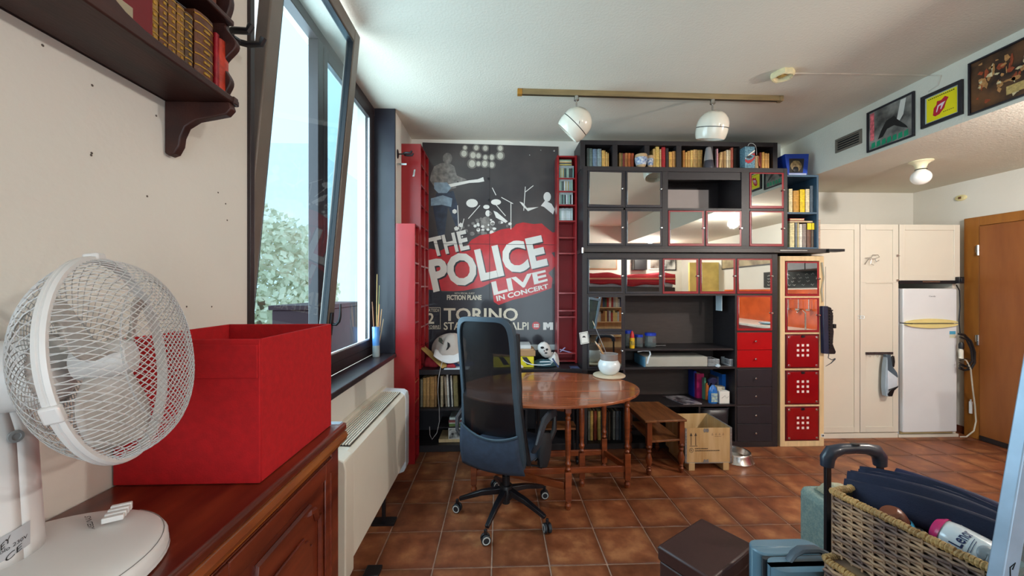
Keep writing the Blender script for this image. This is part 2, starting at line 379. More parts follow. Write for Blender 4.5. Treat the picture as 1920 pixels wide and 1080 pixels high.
# ------------------------------------------------------------------ SHELVING ON THE BACK WALL
YF = 3.51                                # common front plane of the black units
def cols(c): return .815 + .352 * c, .815 + .352 * c + .335
def rows(r): return .055 + .3455 * r, .055 + .3455 * r + .3275
def knob(parent, x, y, z, m=None, r=.009):
    mk('knob', MB().lathe([(0, 0), (.004, 0), (.004, .012), (r, .016), (r, .022), (r * .6, .026), (0, .026)], n=12, M=Matrix.Rotation(R(90), 3, 'X')).tf(Matrix.Translation((x, y, z))), m or CHROME, parent)
def mirror_door(unit, x0, z0, x1, z1, fm, kr=True, yf=YF, tilt=0, bdr=.022, label=None):
    d = mk('door', MB().box(x0, yf - .004, z0, x1, yf + .012, z1), fm, unit, bevel=.002, label=label)
    cx, cz = (x0 + x1) / 2, (z0 + z1) / 2
    pm = MB().box(x0 + bdr * .6, yf - .009, z0 + bdr, x1 - bdr, yf - .004, z1 - bdr * .6)
    if tilt:
        M = Matrix.Translation((cx, yf, cz)) @ Matrix.Rotation(tilt[0], 4, 'X') @ Matrix.Rotation(tilt[1], 4, 'Z') @ Matrix.Rotation(tilt[2], 4, 'Y') @ Matrix.Translation((-cx, -yf, -cz)); pm.tf(M)
    mk('mirror', pm, MIRROR, d, bevel=.0008)
    if kr: knob(d, x1 - .012, yf - .004, cz)
    return d
BKO = mat('black_oxide_red', '#8c1a22', .35, var=.06)

# lower 5 x 5 unit ---------------------------------------------------
low = thing('cube_shelf', 'large black-brown cube shelf unit of five columns standing on the floor', 'shelf unit', (.767, YF, 0))
X0, X1, ZT = .767, 2.612, 1.815
mk('outer_frame', MB().box(X0, YF, 0, X0 + .046, 3.9, ZT).box(X1 - .052, YF, 0, X1, 3.9, ZT).box(X0 + .046, YF, ZT - .05, X1 - .052, 3.9, ZT).box(X0 + .046, YF, 0, X1 - .052, 3.9, .052), BLKWOOD, low, bevel=.0015)
mk('back_panel', MB().box(X0 + .04, 3.885, .05, X1 - .04, 3.897, ZT - .05), mat('shelf_back', '#3a322f', .55, var=.1, vs=12, stretch=(1, 1, 5)), low)
dv = MB()
for c in (0, 3): x = cols(c)[1]; dv.box(x, YF + .002, .052, x + .017, 3.88, ZT - .05)
dv.box(cols(1)[1], YF + .002, rows(4)[0], cols(1)[1] + .017, 3.88, ZT - .05).box(cols(2)[1], YF + .002, rows(4)[0], cols(2)[1] + .017, 3.88, ZT - .05)
dv.box(1.86, YF + .002, .052, 1.877, 3.88, rows(1)[0] - .017)
mk('divider', dv, BLKWOOD, low)
sp = MB()
for r in range(4): z = rows(r)[1]; sp.box(cols(0)[0] - .002, YF + .002, z, cols(0)[1], 3.88, z + .017); sp.box(cols(4)[0] - .002, YF + .002, z, cols(4)[1] + .002, 3.88, z + .017)
for z, yf in ((rows(0)[1], YF + .002), (.735, YF - .0), (.905, YF + .02), (rows(3)[1], YF + .002)): sp.box(cols(1)[0] - .002, yf, z, cols(3)[1] + .002, 3.88, z + .018)
mk('shelf_board', sp, BLKWOOD, low)
for c in range(5):
    a, b = cols(c); z0, z1 = rows(4)
    mirror_door(low, a, z0, b, z1, BLKFACE if c < 2 else BKO, tilt=(R(-.3), R([.3, -.2, .4, -.3, .2][c]), 0))
for r in (3, 2):
    z0, z1 = rows(r); mirror_door(low, *[cols(0)[0], z0, cols(0)[1], z1], BLKFACE, kr=True)
mirror_door(low, cols(4)[0], rows(3)[0], cols(4)[1], rows(3)[1], REDLAM)
def drawer(unit, x0, z0, x1, z1, m, yf=YF):
    d = mk('drawer', MB().box(x0 + .001, yf - .003, z0, x1 - .001, yf + .014, z1), m, unit, bevel=.0015)
    knob(d, (x0 + x1) / 2, yf - .003, (z0 + z1) / 2)
for r, m in ((2, REDGLOSS), (1, BLKFACE), (0, BLKFACE)):
    z0, z1 = rows(r); h = (z1 - z0) / 2
    drawer(low, cols(4)[0], z0, cols(4)[1], z0 + h - .002, m); drawer(low, cols(4)[0], z0 + h + .002, cols(4)[1], z1, m)
# note and postcard stuck to the black unit
nt_ = mk('paper_note', MB().box(2.13, 3.6, 1.27, 2.135, 3.70, 1.42), mat('paper_blue', '#c9d6dc', .8, var=.04), None); tag(nt_, 'small pale note stuck inside the big open bay', 'note')
p = onY(1095, 634, YF); pc = thing('postcard', 'white postcard with black border stuck aslant on the shelf edge', 'card', (p.x, YF - .003, p.z))
PAPER = mat('paper_white', '#e4e2da', .8, var=.03); INK = mat('ink_black', '#141416', .7, var=0)
c4 = [onY(x, y, YF - .012) for x, y in ((1086, 624), (1102, 621), (1105, 643), (1089, 646))]
mk('card_face', MB().prism([tuple(q) for q in c4[::-1]], (0, .003, 0)), PAPER, pc)
ln = MB()
for i in range(4): ln.tube([c4[i].lerp(c4[(i + 2) % 4], .08) + Vector((0, -.001, 0)), c4[(i + 1) % 4].lerp(c4[(i + 3) % 4], .08) + Vector((0, -.001, 0))], .0016, 4)
q = onY(1095, 632, YF - .0135); ln.add([q + Vector((x * .018, 0, z * .012)) for x, z in ((-1, -.3), (-.6, .5), (0, 1), (.6, .5), (1, -.3))], [(0, 1, 2, 3, 4)][::-1])
mk('printed_border', ln, INK, pc)

# birch tower ---------------------------------------------------------
bt = thing('cube_tower', 'narrow birch cube tower with red doors beside the black unit', 'shelf unit', (2.638, YF, 0))
BX0, BX1 = 2.638, 3.06; bz = 1.79
mk('outer_frame', MB().box(BX0, YF, 0, BX0 + .045, 3.9, bz).box(BX1 - .045, YF, 0, BX1, 3.9, bz).box(BX0 + .045, YF, bz - .045, BX1 - .045, 3.9, bz).box(BX0 + .045, YF, 0, BX1 - .045, 3.9, .05), BIRCH, bt, bevel=.0015)
bd_ = MB()
brow = [(.052 + .3405 * i, .052 + .3405 * i + .324) for i in range(5)]
for i in range(4): bd_.box(BX0 + .045, YF + .002, brow[i][1], BX1 - .045, 3.88, brow[i + 1][0])
mk('shelf_board', bd_, BIRCH, bt); mk('back_panel', MB().box(BX0 + .04, 3.885, .04, BX1 - .04, 3.897, bz - .04), BIRCH, bt)
bxa, bxb = BX0 + .05, BX1 - .05
for i in (4, 3): mirror_door(bt, bxa, brow[i][0], bxb, brow[i][1], BKO, tilt=(R(-.4), R(.3), 0))
for i in (2, 1, 0):
    z0, z1 = brow[i]; d = mk('door', MB().box(bxa, YF - .002, z0 + .002, bxb, YF + .01, z1 - .002), mat('dark_red_edge', '#5a0c14', .4), bt, bevel=.002)
    mk('front_plate', MB().box(bxa + .012, YF - .008, z0 + .014, bxb - .012, YF - .002, z1 - .014), REDPLATE, d, bevel=.0015)
    hl = MB(); cx, cz = (bxa + bxb) / 2, (z0 + z1) / 2 + .01
    for a in (-1, 0, 1):
        for b in (-1, 0, 1): hl.box(cx + a * .047 - .011, YF - .0095, cz + b * .047 - .011, cx + a * .047 + .011, YF - .0078, cz + b * .047 + .011)
    mk('square_cutout', hl, mat('cutout_pale', '#e9d6cf', .6, var=.08, vs=40), d)
    for a in (bxa + .028, bxb - .028):
        for b in (z0 + .03, z1 - .03): mk('corner_cap', MB().box(a - .01, YF - .013, b - .009, a + .01, YF - .008, b + .009), CHROME, d, bevel=.002)
    mk('catch', MB().lathe([(0, 0), (.012, 0), (.012, .006), (0, .006)], n=10, M=Matrix.Rotation(R(90), 3, 'X'), sx=1.5).tf(Matrix.Translation((cx, YF - .008, z1 - .022))), BLACKP, d)
lb = mk('price_tag', MB().box(3.03, YF - .004, .085, 3.062, YF, .115), PAPER, bt); mk('tag_print', MB().box(3.037, YF - .0052, .092, 3.043, YF - .004, .108).box(3.046, YF - .0052, .092, 3.055, YF - .004, .108), INK, bt)

# long black board over both
br = thing('wall_board', 'long black board lying across the black unit and the birch tower', 'board', (1.9, YF, 1.815))
mk('board', MB().box(.765, 3.47, 1.818, 3.08, 3.9, 1.856), mat('board_black', '#37312f', .42, var=.1, stretch=(.5, 5, 5), vs=6), br, bevel=.002)
mk('end_rail', MB().box(3.05, 3.44, 1.828, 3.2, 3.54, 1.852), BLACKP, br, bevel=.003)
mk('light_strip', MB().box(2.6, 3.462, 1.835, 2.86, 3.4705, 1.842), STEEL, br)
mk('end_clip', MB().lathe([(0, 0), (.011, 0), (.011, .05), (0, .05)], (.76, 3.462, 1.808), 10), STEEL, br)

# upper unit: 2x2 mirror block, wide open bay, right column ----------
UY = 3.50
up = thing('wall_unit', 'upper black unit with mirror doors and one open bay standing on the long board', 'shelf unit', (.772, UY, 1.857))
u0, u1, uz0, uz1 = .772, 2.70, 1.857, 2.612
fr = MB(); fr.box(u0, UY, uz0, u0 + .04, 3.9, uz1).box(u1 - .035, UY, uz0, u1, 3.9, uz1).box(u0 + .04, UY, uz1 - .042, u1 - .035, 3.9, uz1).box(u0 + .04, UY, uz0, u1 - .035, 3.9, uz0 + .022)
for x0, x1 in ((1.51, 1.565), (2.26, 2.335)): fr.box(x0, UY + .001, uz0 + .02, x1, 3.89, uz1 - .04)
mk('outer_frame', fr, BLKWOOD, up, bevel=.0015)
mk('shelf_board', MB().box(u0 + .04, UY + .003, 2.212, 1.51, 3.89, 2.232).box(1.565, UY + .003, 2.212, 2.26, 3.89, 2.232).box(2.335, UY + .003, 2.212, u1 - .035, 3.89, 2.232).box(1.148, UY + .003, uz0 + .02, 1.166, 3.89, uz1 - .042).box(1.905, UY + .003, uz0 + .02, 1.92, 3.89, 2.212), BLKWOOD, up)
mk('back_panel', MB().box(u0, 3.885, uz0, u1, 3.897, uz1), BLKWOOD, up)
mk('pale_wall_patch', MB().box(1.66, 3.875, 2.232, 2.155, 3.884, 2.5), mat('patch_grey', '#b6aaa4', .8, var=.03), up)
mk('bay_lid', MB().box(1.565, UY + .01, 2.50, 2.26, UY + .03, 2.57), BLKWOOD, up)
for (a, b, z0, z1, m) in ((.815, 1.146, 2.235, 2.568, BLKFACE), (1.168, 1.508, 2.235, 2.568, BLKFACE), (.815, 1.146, 1.88, 2.21, BLKFACE), (1.168, 1.508, 1.88, 2.21, BLKFACE),
                          (1.568, 1.903, 1.88, 2.208, BKO), (1.922, 2.258, 1.88, 2.208, BKO), (2.338, 2.662, 2.235, 2.568, BKO), (2.338, 2.662, 1.88, 2.208, BKO)):
    mirror_door(up, a, z0, b, z1, m, yf=UY, tilt=(R(random.uniform(-.4, .4)), R(random.uniform(-.4, .4)), R(1.0) if (a < .9 and z1 > 2.4) else 0))

# top row of six cubbies ------------------------------------------------
TY = 3.60; IZ = 2.6125
tp = thing('top_shelf', 'low black six-bay shelf standing on top of the mirror unit under the ceiling', 'shelf unit', (.80, 3.60, 2.613))
t0, t1, tz0, tz1 = onY(1097, 300, 3.6).x - .045, onY(1458, 300, 3.6).x, 2.613, onY(1280, 265, 3.6).z
fr = MB(); fr.box(t0, TY, tz0, t0 + .045, 3.9, tz1).box(t1 - .045, TY, tz0, t1, 3.9, tz1).box(t0 + .045, TY, tz1 - .042, t1 - .045, 3.9, tz1).box(t0 + .045, TY, tz0, t1 - .045, 3.9, tz0 + .008)
mk('outer_frame', fr, BLKWOOD, tp, bevel=.0015)
bays = []
for i in range(6):
    a = t0 + .048 + i * .3078; bays.append((a, a + .258))
    if i: mk('divider', MB().box(a - .0475, TY + .002, tz0 + .008, a, 3.89, tz1 - .042), BLKWOOD, tp)
mk('back_panel', MB().box(t0 + .04, 3.885, tz0, t1 - .04, 3.897, tz1), BLKFACE, tp)

# narrow blue shelf ------------------------------------------------------
bs = thing('blue_shelf', 'narrow grey-blue painted bookshelf right of the mirror unit', 'bookshelf', (2.70, YF, 1.857))
BLUEP = mat('blue_grey_paint', '#3b566b', .45, var=.08)
s0, s1 = 2.703, 3.025
mk('side_panel', MB().box(s0, YF + .02, 1.857, s0 + .018, 3.88, 2.56), BLUEP, bs); mk('side_panel', MB().box(s1 - .018, YF + .02, 1.857, s1, 3.88, 2.56), BLUEP, bs)
for z in (2.542, 2.19, 1.857): mk('shelf_board', MB().box(s0 + .018, YF + .02, z, s1 - .018, 3.88, z + .018), BLUEP, bs)
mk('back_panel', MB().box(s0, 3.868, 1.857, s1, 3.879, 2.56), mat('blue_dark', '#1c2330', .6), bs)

# red CD towers ------------------------------------------------------------
def cd_tower(name, label, x0, x1, y0, y1, z0, z1, face, shelves, group=None):
    """face '-y' opens to the room, '+x' opens away from the left wall"""
    t = thing(name, label, 'shelf', ((x0 + x1) / 2, (y0 + y1) / 2, z0), group=group); k = .018
    if face == '-y':
        mk('side_panel', MB().box(x0, y0, z0, x0 + k, y1, z1), REDLAM, t, bevel=.001); mk('side_panel', MB().box(x1 - k, y0, z0, x1, y1, z1), REDLAM, t, bevel=.001)
        mk('back_panel', MB().box(x0 + k, y1 - .006, z0, x1 - k, y1, z1), REDIN, t)
    else:
        mk('side_panel', MB().box(x0, y0, z0, x1, y0 + k, z1), REDLAM, t, bevel=.001); mk('side_panel', MB().box(x0, y1 - k, z0, x1, y1, z1), REDLAM, t, bevel=.001)
        mk('back_panel', MB().box(x0, y0 + k, z0, x0 + .006, y1 - k, z1), REDIN, t)
    for z in shelves:
        b = (x0 + k, y0 + .002, z, x1 - k, y1 - .006, z + .014) if face == '-y' else (x0 + .006, y0 + k, z, x1 - .002, y1 - k, z + .014)
        mk('shelf_board', MB().box(*b), REDLAM, t)
    return t
zz = lambda py, Y=3.74: onY(1063, py, Y).z
rt_sh = [zz(y) for y in (336, 360.5, 386, 416, 447, 476.5, 551, 584, 596, 664)] + [2.775, .765]
SX0, SX1 = .568, .765
cd_tower('cd_tower', 'tall narrow red CD tower right of the concert poster', SX0, SX1, 3.74, 3.90, .752, 2.793, '-y', rt_sh)
mk_shelf = lambda z0, z1, n: [z0 + (z1 - z0) * i / n for i in range(n)] + [z1 - .014]
cd_tower('cd_tower', 'short red CD tower nearest the window, broadside to the room', XL + .001, -.712, 3.262, 3.44, 0, 2.035, '+x', mk_shelf(.0, 2.035, 12))
cd_tower('cd_tower', 'tall red CD tower behind the short one, with a guitar hook before it', XL + .001, -.712, 3.505, 3.70, .752, 2.80, '+x', mk_shelf(.752, 2.80, 11))
cd_tower('cd_tower', 'tall red CD tower in the back corner beside the poster', XL + .001, -.712, 3.703, 3.898, .752, 2.80, '+x', mk_shelf(.752, 2.80, 11))

# ------------------------------------------------------------------ BOOKS, DISCS
_bm = {}
def bookmat(h):
    if h not in _bm: _bm[h] = mat('spine_' + h.strip('#'), h, .6, var=.22, vs=25, stretch=(1, 1, 3), bump=.1, bs=200)
    return _bm[h]
PAGES = mat('book_pages', '#cdbd98', .85, var=.08, vs=80)
def cname(h):
    r, g, b = [int(h.strip('#')[i:i + 2], 16) for i in (0, 2, 4)]
    mx, mn = max(r, g, b), min(r, g, b)
    if mx < 60: return 'black'
    if mx - mn < 26: return 'white' if mx > 205 else 'grey' if mx > 95 else 'dark grey'
    if r == mx:
        if g > .8 * r: return 'yellow' if b < .5 * r else 'cream'
        if g > .6 * r: return 'gold' if r > 185 else 'tan'
        if g > .38 * r: return 'orange-brown' if r > 150 else 'brown'
        return 'red'
    if g == mx: return 'green'
    return 'blue' if b - r > 40 else 'grey-blue'
def book(x0, x1, yf, z0, z1, h, label, group, depth=.15, lean=0, kind='book', cat='book', bands=False, name=None):
    w = x1 - x0; d = depth; rr = min(.004, w * .2); mb = MB(); z = z1 - z0
    # cover: spine slightly rounded, boards, page block set back
    mb.prism([(0, rr, 0), (w * .2, 0, 0), (w * .8, 0, 0), (w, rr, 0), (w, rr + .006, 0), (0, rr + .006, 0)], (0, 0, z))
    t = min(.0025, w * .15); mb.box(0, rr + .006, 0, t, d, z).box(w - t, rr + .006, 0, w, d, z)
    mb.box(t, rr + .006, .003, w - t, d - .004, z - .004, 1)
    if bands:
        for f in (.12, .3, .5, .7, .88): mb.box(w * .06, -.0012, z * f, w * .94, .003, z * f + .0035, 2)
    if lean:
        M = Matrix.Rotation(lean, 4, 'Y'); mb.tf(M)
        mb.tf(Matrix.Translation((0, 0, max(0, -min(p[2] for p in mb.v)))))
    o = mk(name or kind, mb, [bookmat(h), PAGES, mat('gilt', '#c79a3c', .4, metal=.5, var=.2, vs=60)], None, local=True)
    o.location = (x0, yf, z0); return tag(o, label, cat, group)
def book_row(items, yf, py0, place, group, slope=0, kind='book', cat='book', depth=.15, jig=.012, z0=None):
    """items: (px left, px right, py top, colour[, lean])"""
    for i, it in enumerate(items):
        a, b, t, h = it[:4]; lean = it[4] if len(it) > 4 else 0
        y = yf + random.uniform(0, jig); pa, pb = onY(a, t, y), onY(b, t, y)
        zb = z0 if z0 is not None else onY(a, py0 + slope * (a - items[0][0]), y).z
        book(pa.x + .0008, pb.x - .0008, y, zb, pa.z, h, f"{cname(h)} {kind.replace('_', ' ')}, {ORD[i] if i < 15 else 'last'} from the left {place}", group, depth, lean, kind=kind, cat=cat)
def sc(x, y, s, x0, y0): return (x0 + x / s, y0 + y / s)
S1, S2 = (4.695, 1080, 250), (4.697, 1270, 250)
def zoomrow(L, S): return [(S[1] + a / S[0], S[1] + b / S[0], S[2] + t / S[0], *r) for a, b, t, *r in L]
g = 'old books along the top shelf'
bz0 = tz0 + .0085
TB = TY + .02
book_row(zoomrow([(95, 117, 130, '#4c5653'), (118, 147, 133, '#5f6f68'), (149, 186, 137, '#66788a'), (188, 226, 136, '#7c8c8e'), (229, 261, 150, '#c69a50'), (263, 275, 165, '#cda864'), (277, 290, 173, '#b98f4e')], S1), TB, 0, 'in the first bay of the top shelf', g, z0=bz0)
book_row(zoomrow([(380, 396, 172, '#9a7a48'), (397, 411, 174, '#7a6a3c'), (412, 431, 176, '#7a2c28'), (432, 457, 173, '#a86a38'), (458, 484, 174, '#b8622c'), (486, 512, 175, '#a44824')], S1), TB, 0, 'in the second bay, left of the ceramic cups', g, z0=bz0)
book_row(zoomrow([(676, 700, 137, '#cfae6a'), (701, 734, 119, '#dcbc68'), (736, 752, 140, '#c2a878'), (754, 788, 122, '#a61a20'), (790, 817, 131, '#2a2022'), (819, 848, 162, '#d2a050'), (850, 886, 157, '#c89150')], S1), TB, 0, 'in the third bay of the top shelf', g, z0=bz0)
book_row(zoomrow([(48, 70, 150, '#b87a38'), (71, 90, 166, '#d0a458'), (91, 114, 155, '#c89a54'), (116, 139, 148, '#dcb86a'), (141, 180, 143, '#dcae6c'), (181, 222, 146, '#d2a45e')], S2), TB, 0, 'in the fourth bay, left of the lava lamp', g, z0=bz0)
book_row(zoomrow([(332, 345, 140, '#3c3436'), (346, 361, 136, '#d49aa6'), (365, 386, 165, '#d6b478', .1), (388, 409, 163, '#a07a4c'), (411, 430, 156, '#b99560'), (432, 454, 146, '#dccfb0'), (456, 470, 148, '#c8b48c'), (474, 496, 127, '#b8604a'), (500, 540, 132, '#1e1812')], S2), TB, 0, 'in the fifth bay of the top shelf', g, z0=bz0)
book_row(zoomrow([(726, 744, 168, '#7a3020'), (746, 771, 166, '#cfa050'), (773, 791, 174, '#d3a462'), (792, 812, 176, '#c99a58')], S2), TB, 0, 'in the sixth bay, right of the tasselled box', g, z0=bz0)
book_row(zoomrow([(985, 1017, 489, '#dccfa0'), (1024, 1074, 504, '#c2903a'), (1082, 1125, 494, '#e2c21e'), (1132, 1167, 491, '#d8caa2'), (1171, 1210, 461, '#44535f'), (1214, 1246, 466, '#586874')], S2), YF + .05, 0, 'on the upper level of the blue shelf', 'books on the blue shelf', z0=2.2085)
book_row(zoomrow([(992, 1034, 788, '#d6cd9c'), (1040, 1056, 785, '#848c92'), (1058, 1074, 786, '#c8b882'), (1076, 1103, 800, '#e2dccb'), (1105, 1138, 797, '#8c8078'), (1142, 1180, 788, '#6a4a3c'), (1183, 1221, 789, '#5e5042')], S2), YF + .05, 0, 'on the lower level of the blue shelf', 'books on the blue shelf', z0=1.8755)
yl = MB()
bk = book(3.03, 3.062, YF + .04, 1.8575, 2.14, '#b49a84', 'pale pinkish-tan book standing outside the blue shelf', 'books on the blue shelf')
for k, (a, b) in enumerate(((1142, 1180), (1183, 1221))):
    p = onY(S2[1] + a / S2[0], 250 + 790 / S2[0], YF + .049); q = onY(S2[1] + b / S2[0], 250 + 848 / S2[0], YF + .049)
    tag(mk('book_jacket', MB().box(p.x + .001, YF + .046, q.z, q.x - .001, YF + .0495, p.z - .001), mat('jacket_yellow', '#ecd012', .5, var=.04), None), f"yellow paper band round the {'left' if not k else 'right'} one of two twin books", 'book band')
for nm, (a, b, t, c, h, lb_) in {'book': (990, 1195, 770, 784, '#c4a88a', 'cream book lying flat on the lower books of the blue shelf'), 'book.001': (990, 1122, 748, 768, '#a3161e', 'red book lying flat on top of the cream one in the blue shelf')}.items():
    p = onY(S2[1] + a / S2[0], 250 + t / S2[0], YF + .05); q = onY(S2[1] + b / S2[0], 250 + c / S2[0], YF + .05)
    mb = MB().box(0, 0, 0, q.x - p.x, .15, .003).box(0, 0, p.z - q.z - .003, q.x - p.x, .15, p.z - q.z).box(0, 0, .003, .004, .15, p.z - q.z - .003).box(.004, .004, .003, q.x - p.x - .003, .146, p.z - q.z - .003, 1)
    o = mk('book', mb, [bookmat(h), PAGES], None, local=True); o.location = (p.x, YF + .05, q.z); tag(o, lb_, 'book', 'books on the blue shelf')

# discs in the right-hand red tower
cdp = ['#d8dcdc', '#3a3c3e', '#8fae9c', '#c4c8c4', '#25282c', '#e6e6e0', '#6d8f86', '#b5a06a', '#9aa4a8', '#44504c']
def cd_case(x0, z0, x1, z1, y, h, label, group, d=.12, lie=False):
    mb = MB().box(0, 0, 0, x1 - x0, d, z1 - z0)
    a, b = (.0012, .012) if lie else (.0008, .02)
    mb.box(.0008, -.0006, .006 if not lie else .001, x1 - x0 - .0008, .0, (z1 - z0) * .8 if not lie else z1 - z0 - .001, 1)
    o = mk('cd_case', mb, [mat('cd_clear', '#9aa0a0', .25, var=.1), bookmat(h)], None, local=True); o.location = (x0, y, z0); return tag(o, label, 'CD case', group)
gcd = 'CD cases in the right red tower'
lv = sorted(rt_sh)
def cdrow(py_top, py_bot, shelf_z, n, where, xa=SX0 + .02, xb=SX1 - .04, pal=cdp, seed=1):
    rnd = random.Random(seed); w_ = (xb - xa) / n; h = .124
    for i in range(n):
        c = pal[rnd.randrange(len(pal))]
        cd_case(xa + i * w_ + .0006, shelf_z + .0142, xa + (i + 1) * w_ - .0006, shelf_z + .0142 + h - rnd.uniform(0, .004), 3.752, c, f"{cname(c)} CD case, {ORD[i]} from the left {where}", gcd)
zt = [zz(336), zz(360.5), zz(386), zz(416)]
cdrow(0, 0, zt[0], 12, 'in the top level, right tower', seed=2, xb=SX1 - .03, pal=['#6fa098', '#3e5a54', '#b5a06a', '#8fae9c', '#2c302e', '#a4b4a0'])
for i in range(6):
    z = zt[0] + .0142 + .126 + i * .0115
    if z < 2.745: c = ['#c8b04a', '#3a3e3c', '#b48a4a', '#d8cfa8', '#5c7c60', '#2a2c2c'][i]; cd_case(SX0 + .022, z, SX0 + .145, z + .0105, 3.752, c, f"{cname(c)} CD case lying flat, {ORD[i]} up in the pile atop the tower", gcd, lie=True)
cdrow(0, 0, zt[1], 11, 'in level two, right tower', seed=3)
cdrow(0, 0, zt[2], 10, 'in level three, right tower', seed=4)
cdrow(0, 0, zt[3], 11, 'in level four, right tower', seed=5, pal=['#b8ccc8', '#d8dcdc', '#9ab4b0', '#c4c8c4'])
# discs and paperbacks in the left towers (opening to +x, seen edge-on)
def side_rows(y0, y1, zs, place, group, seed):
    rnd = random.Random(seed); pal = ['#c9bfa4', '#8a8c84', '#d8c060', '#6a7a70', '#b49a70', '#d6d0bc', '#7c4a38']
    for i in range(len(zs) - 1):
        h = min(.125, zs[i + 1] - zs[i] - .03); y = y0 + .02; j = 0
        while y < y1 - .035 and j < 3:
            t = rnd.uniform(.03, .05); c = rnd.choice(pal)
            mb = MB().box(0, 0, 0, .13, t - .001, h).box(.13, .001, .004, .1312, t - .002, h * .85, 1)
            o = mk('cd_case', mb, [mat('cd_clear', '#9aa0a0', .25, var=.1), bookmat(c)], None, local=True); o.location = (XL + .012, y, zs[i] + .0145)
            tag(o, f"{cname(c)} disc set, {ORD[j]} from front, {ORD[i]} shelf up, {place}", 'CD case', group); y += t; j += 1
side_rows(3.262, 3.44, mk_shelf(.0, 2.035, 12)[4:-1] + [2.02], 'short tower', 'discs in the short tower', 4)
side_rows(3.505, 3.70, mk_shelf(.752, 2.80, 11)[3:-1] + [2.78], 'tower behind the hook', 'discs in the hooked tower', 5)
side_rows(3.703, 3.898, mk_shelf(.752, 2.80, 11)[:-1] + [2.78], 'corner tower', 'discs in the corner tower', 6)

# ------------------------------------------------------------------ LOW SIDEBOARD under the poster
sb = thing('sideboard', 'low black open sideboard running under the poster', 'sideboard', (-.06, 3.5, 0))
q0, q1 = XL + .003, .762
mk('top_board', MB().box(q0, 3.485, .705, q1, 3.9, .75), mat('top_black', '#1f1c20', .35, var=.12), sb, bevel=.002)
mk('bottom_board', MB().box(q0, 3.50, 0, q1, 3.9, .06), BLKWOOD, sb, bevel=.002)
mk('shelf_board', MB().box(q0 + .02, 3.51, .372, q1 - .02, 3.88, .392), BLKWOOD, sb)
for x in (q0, -.30, .24, q1 - .02): mk('upright', MB().box(x, 3.502, .06, x + .02, 3.89, .705), BLKWOOD, sb)
mk('back_panel', MB().box(q0, 3.885, .06, q1, 3.897, .705), BLKFACE, sb)
S3 = (4.15, 780, 600)
g = 'files and books in the sideboard'
book_row(zoomrow([(32, 52, 462, '#77705e'), (53, 77, 452, '#a8844e'), (78, 104, 446, '#b08a58'), (105, 141, 441, '#a9824c'), (142, 160, 436, '#97744a'), (190, 211, 436, '#b3a486'), (228, 246, 440, '#9a8a78', -.05), (247, 262, 425, '#d9d6cc', -.05), (264, 276, 420, '#1d1d26', -.05), (277, 290, 432, '#cfcac0', -.05), (296, 330, 433, '#8a7a50', -.04)], S3), 3.55, 0, 'on the upper level of the sideboard', g, z0=.3925, depth=.2)
# magazines and a picture below
MGC = ['#dfe3df', '#9a4a4a', '#c9c4b8', '#5c7a3c', '#a08a7a', '#d0d0cc']
z = .0605
stack = thing('wooden_tray', 'plain wooden tray under the framed photograph in the sideboard', 'tray', (-.42, 3.6, .0605))
mk('tray', MB().box(-.56, 3.56, .0605, -.31, 3.8, .09), BIRCH, stack, bevel=.003)
ph = thing('photo_frame', 'black-and-white framed photograph leaning in the lower sideboard', 'picture', (-.43, 3.57, .09))
p0, p1 = onY(780 + 252 / 4.15, 600 + 842 / 4.15, 3.56), onY(780 + 378 / 4.15, 600 + 962 / 4.15, 3.56)
mk('frame', MB().box(p0.x, 3.562, .0905, p1.x, 3.575, p0.z), PAPER, ph, bevel=.001)
mk('print', MB().box(p0.x + .006, 3.5595, .0965, p1.x - .006, 3.562, p0.z - .006), mat('bw_print', '#c8c8c4', .5, col2='#1c1c1e', vs=28), ph)
z = p0.z + .012
sh_ = thing('inner_shelf', 'thin black inner shelf carrying the magazines in the sideboard', 'shelf', (-.43, 3.6, p0.z)); mk('board', MB().box(-.57, 3.56, p0.z + .002, -.302, 3.84, p0.z + .011), BLKWOOD, sh_)
for i, (h, t) in enumerate(zip(['#8b9a62', '#5c7a3c', '#c9c4b8', '#9a4a4a', '#7c4648', '#cfe0da'], [.013, .016, .008, .014, .012, .022])):
    o = mk('magazine', MB().box(p0.x + random.uniform(0, .012), 3.555 + random.uniform(0, .02), z, -.31, 3.80, z + t - .0008), mat('mag_' + h[1:], h, .45, var=.15, vs=30), None, bevel=.001)
    tag(o, f"{cname(h)} magazine, {ORD[i]} from the bottom of the sideboard pile", 'magazine', 'magazines piled in the sideboard'); z += t
# records in the bottom-left bay of the cube unit
S4 = (4.32, 880, 700)
book_row(zoomrow([(962, 979, 306, '#6c6a5c'), (980, 1004, 306, '#b8964e'), (1008, 1034, 306, '#7a3018'), (1040, 1066, 308, '#bba458'), (1068, 1084, 314, '#40525c'), (1086, 1104, 316, '#6b6048'), (1106, 1124, 314, '#3a3430'), (1126, 1144, 312, '#56402c'), (1163, 1184, 308, '#7c7c74'), (1188, 1214, 306, '#5a5c60'), (1216, 1230, 308, '#34444e')], S4), 3.58, 0, 'among the records in the bottom left cube', 'records in the bottom left cube', z0=.0525, kind='record_sleeve', cat='record', depth=.28)
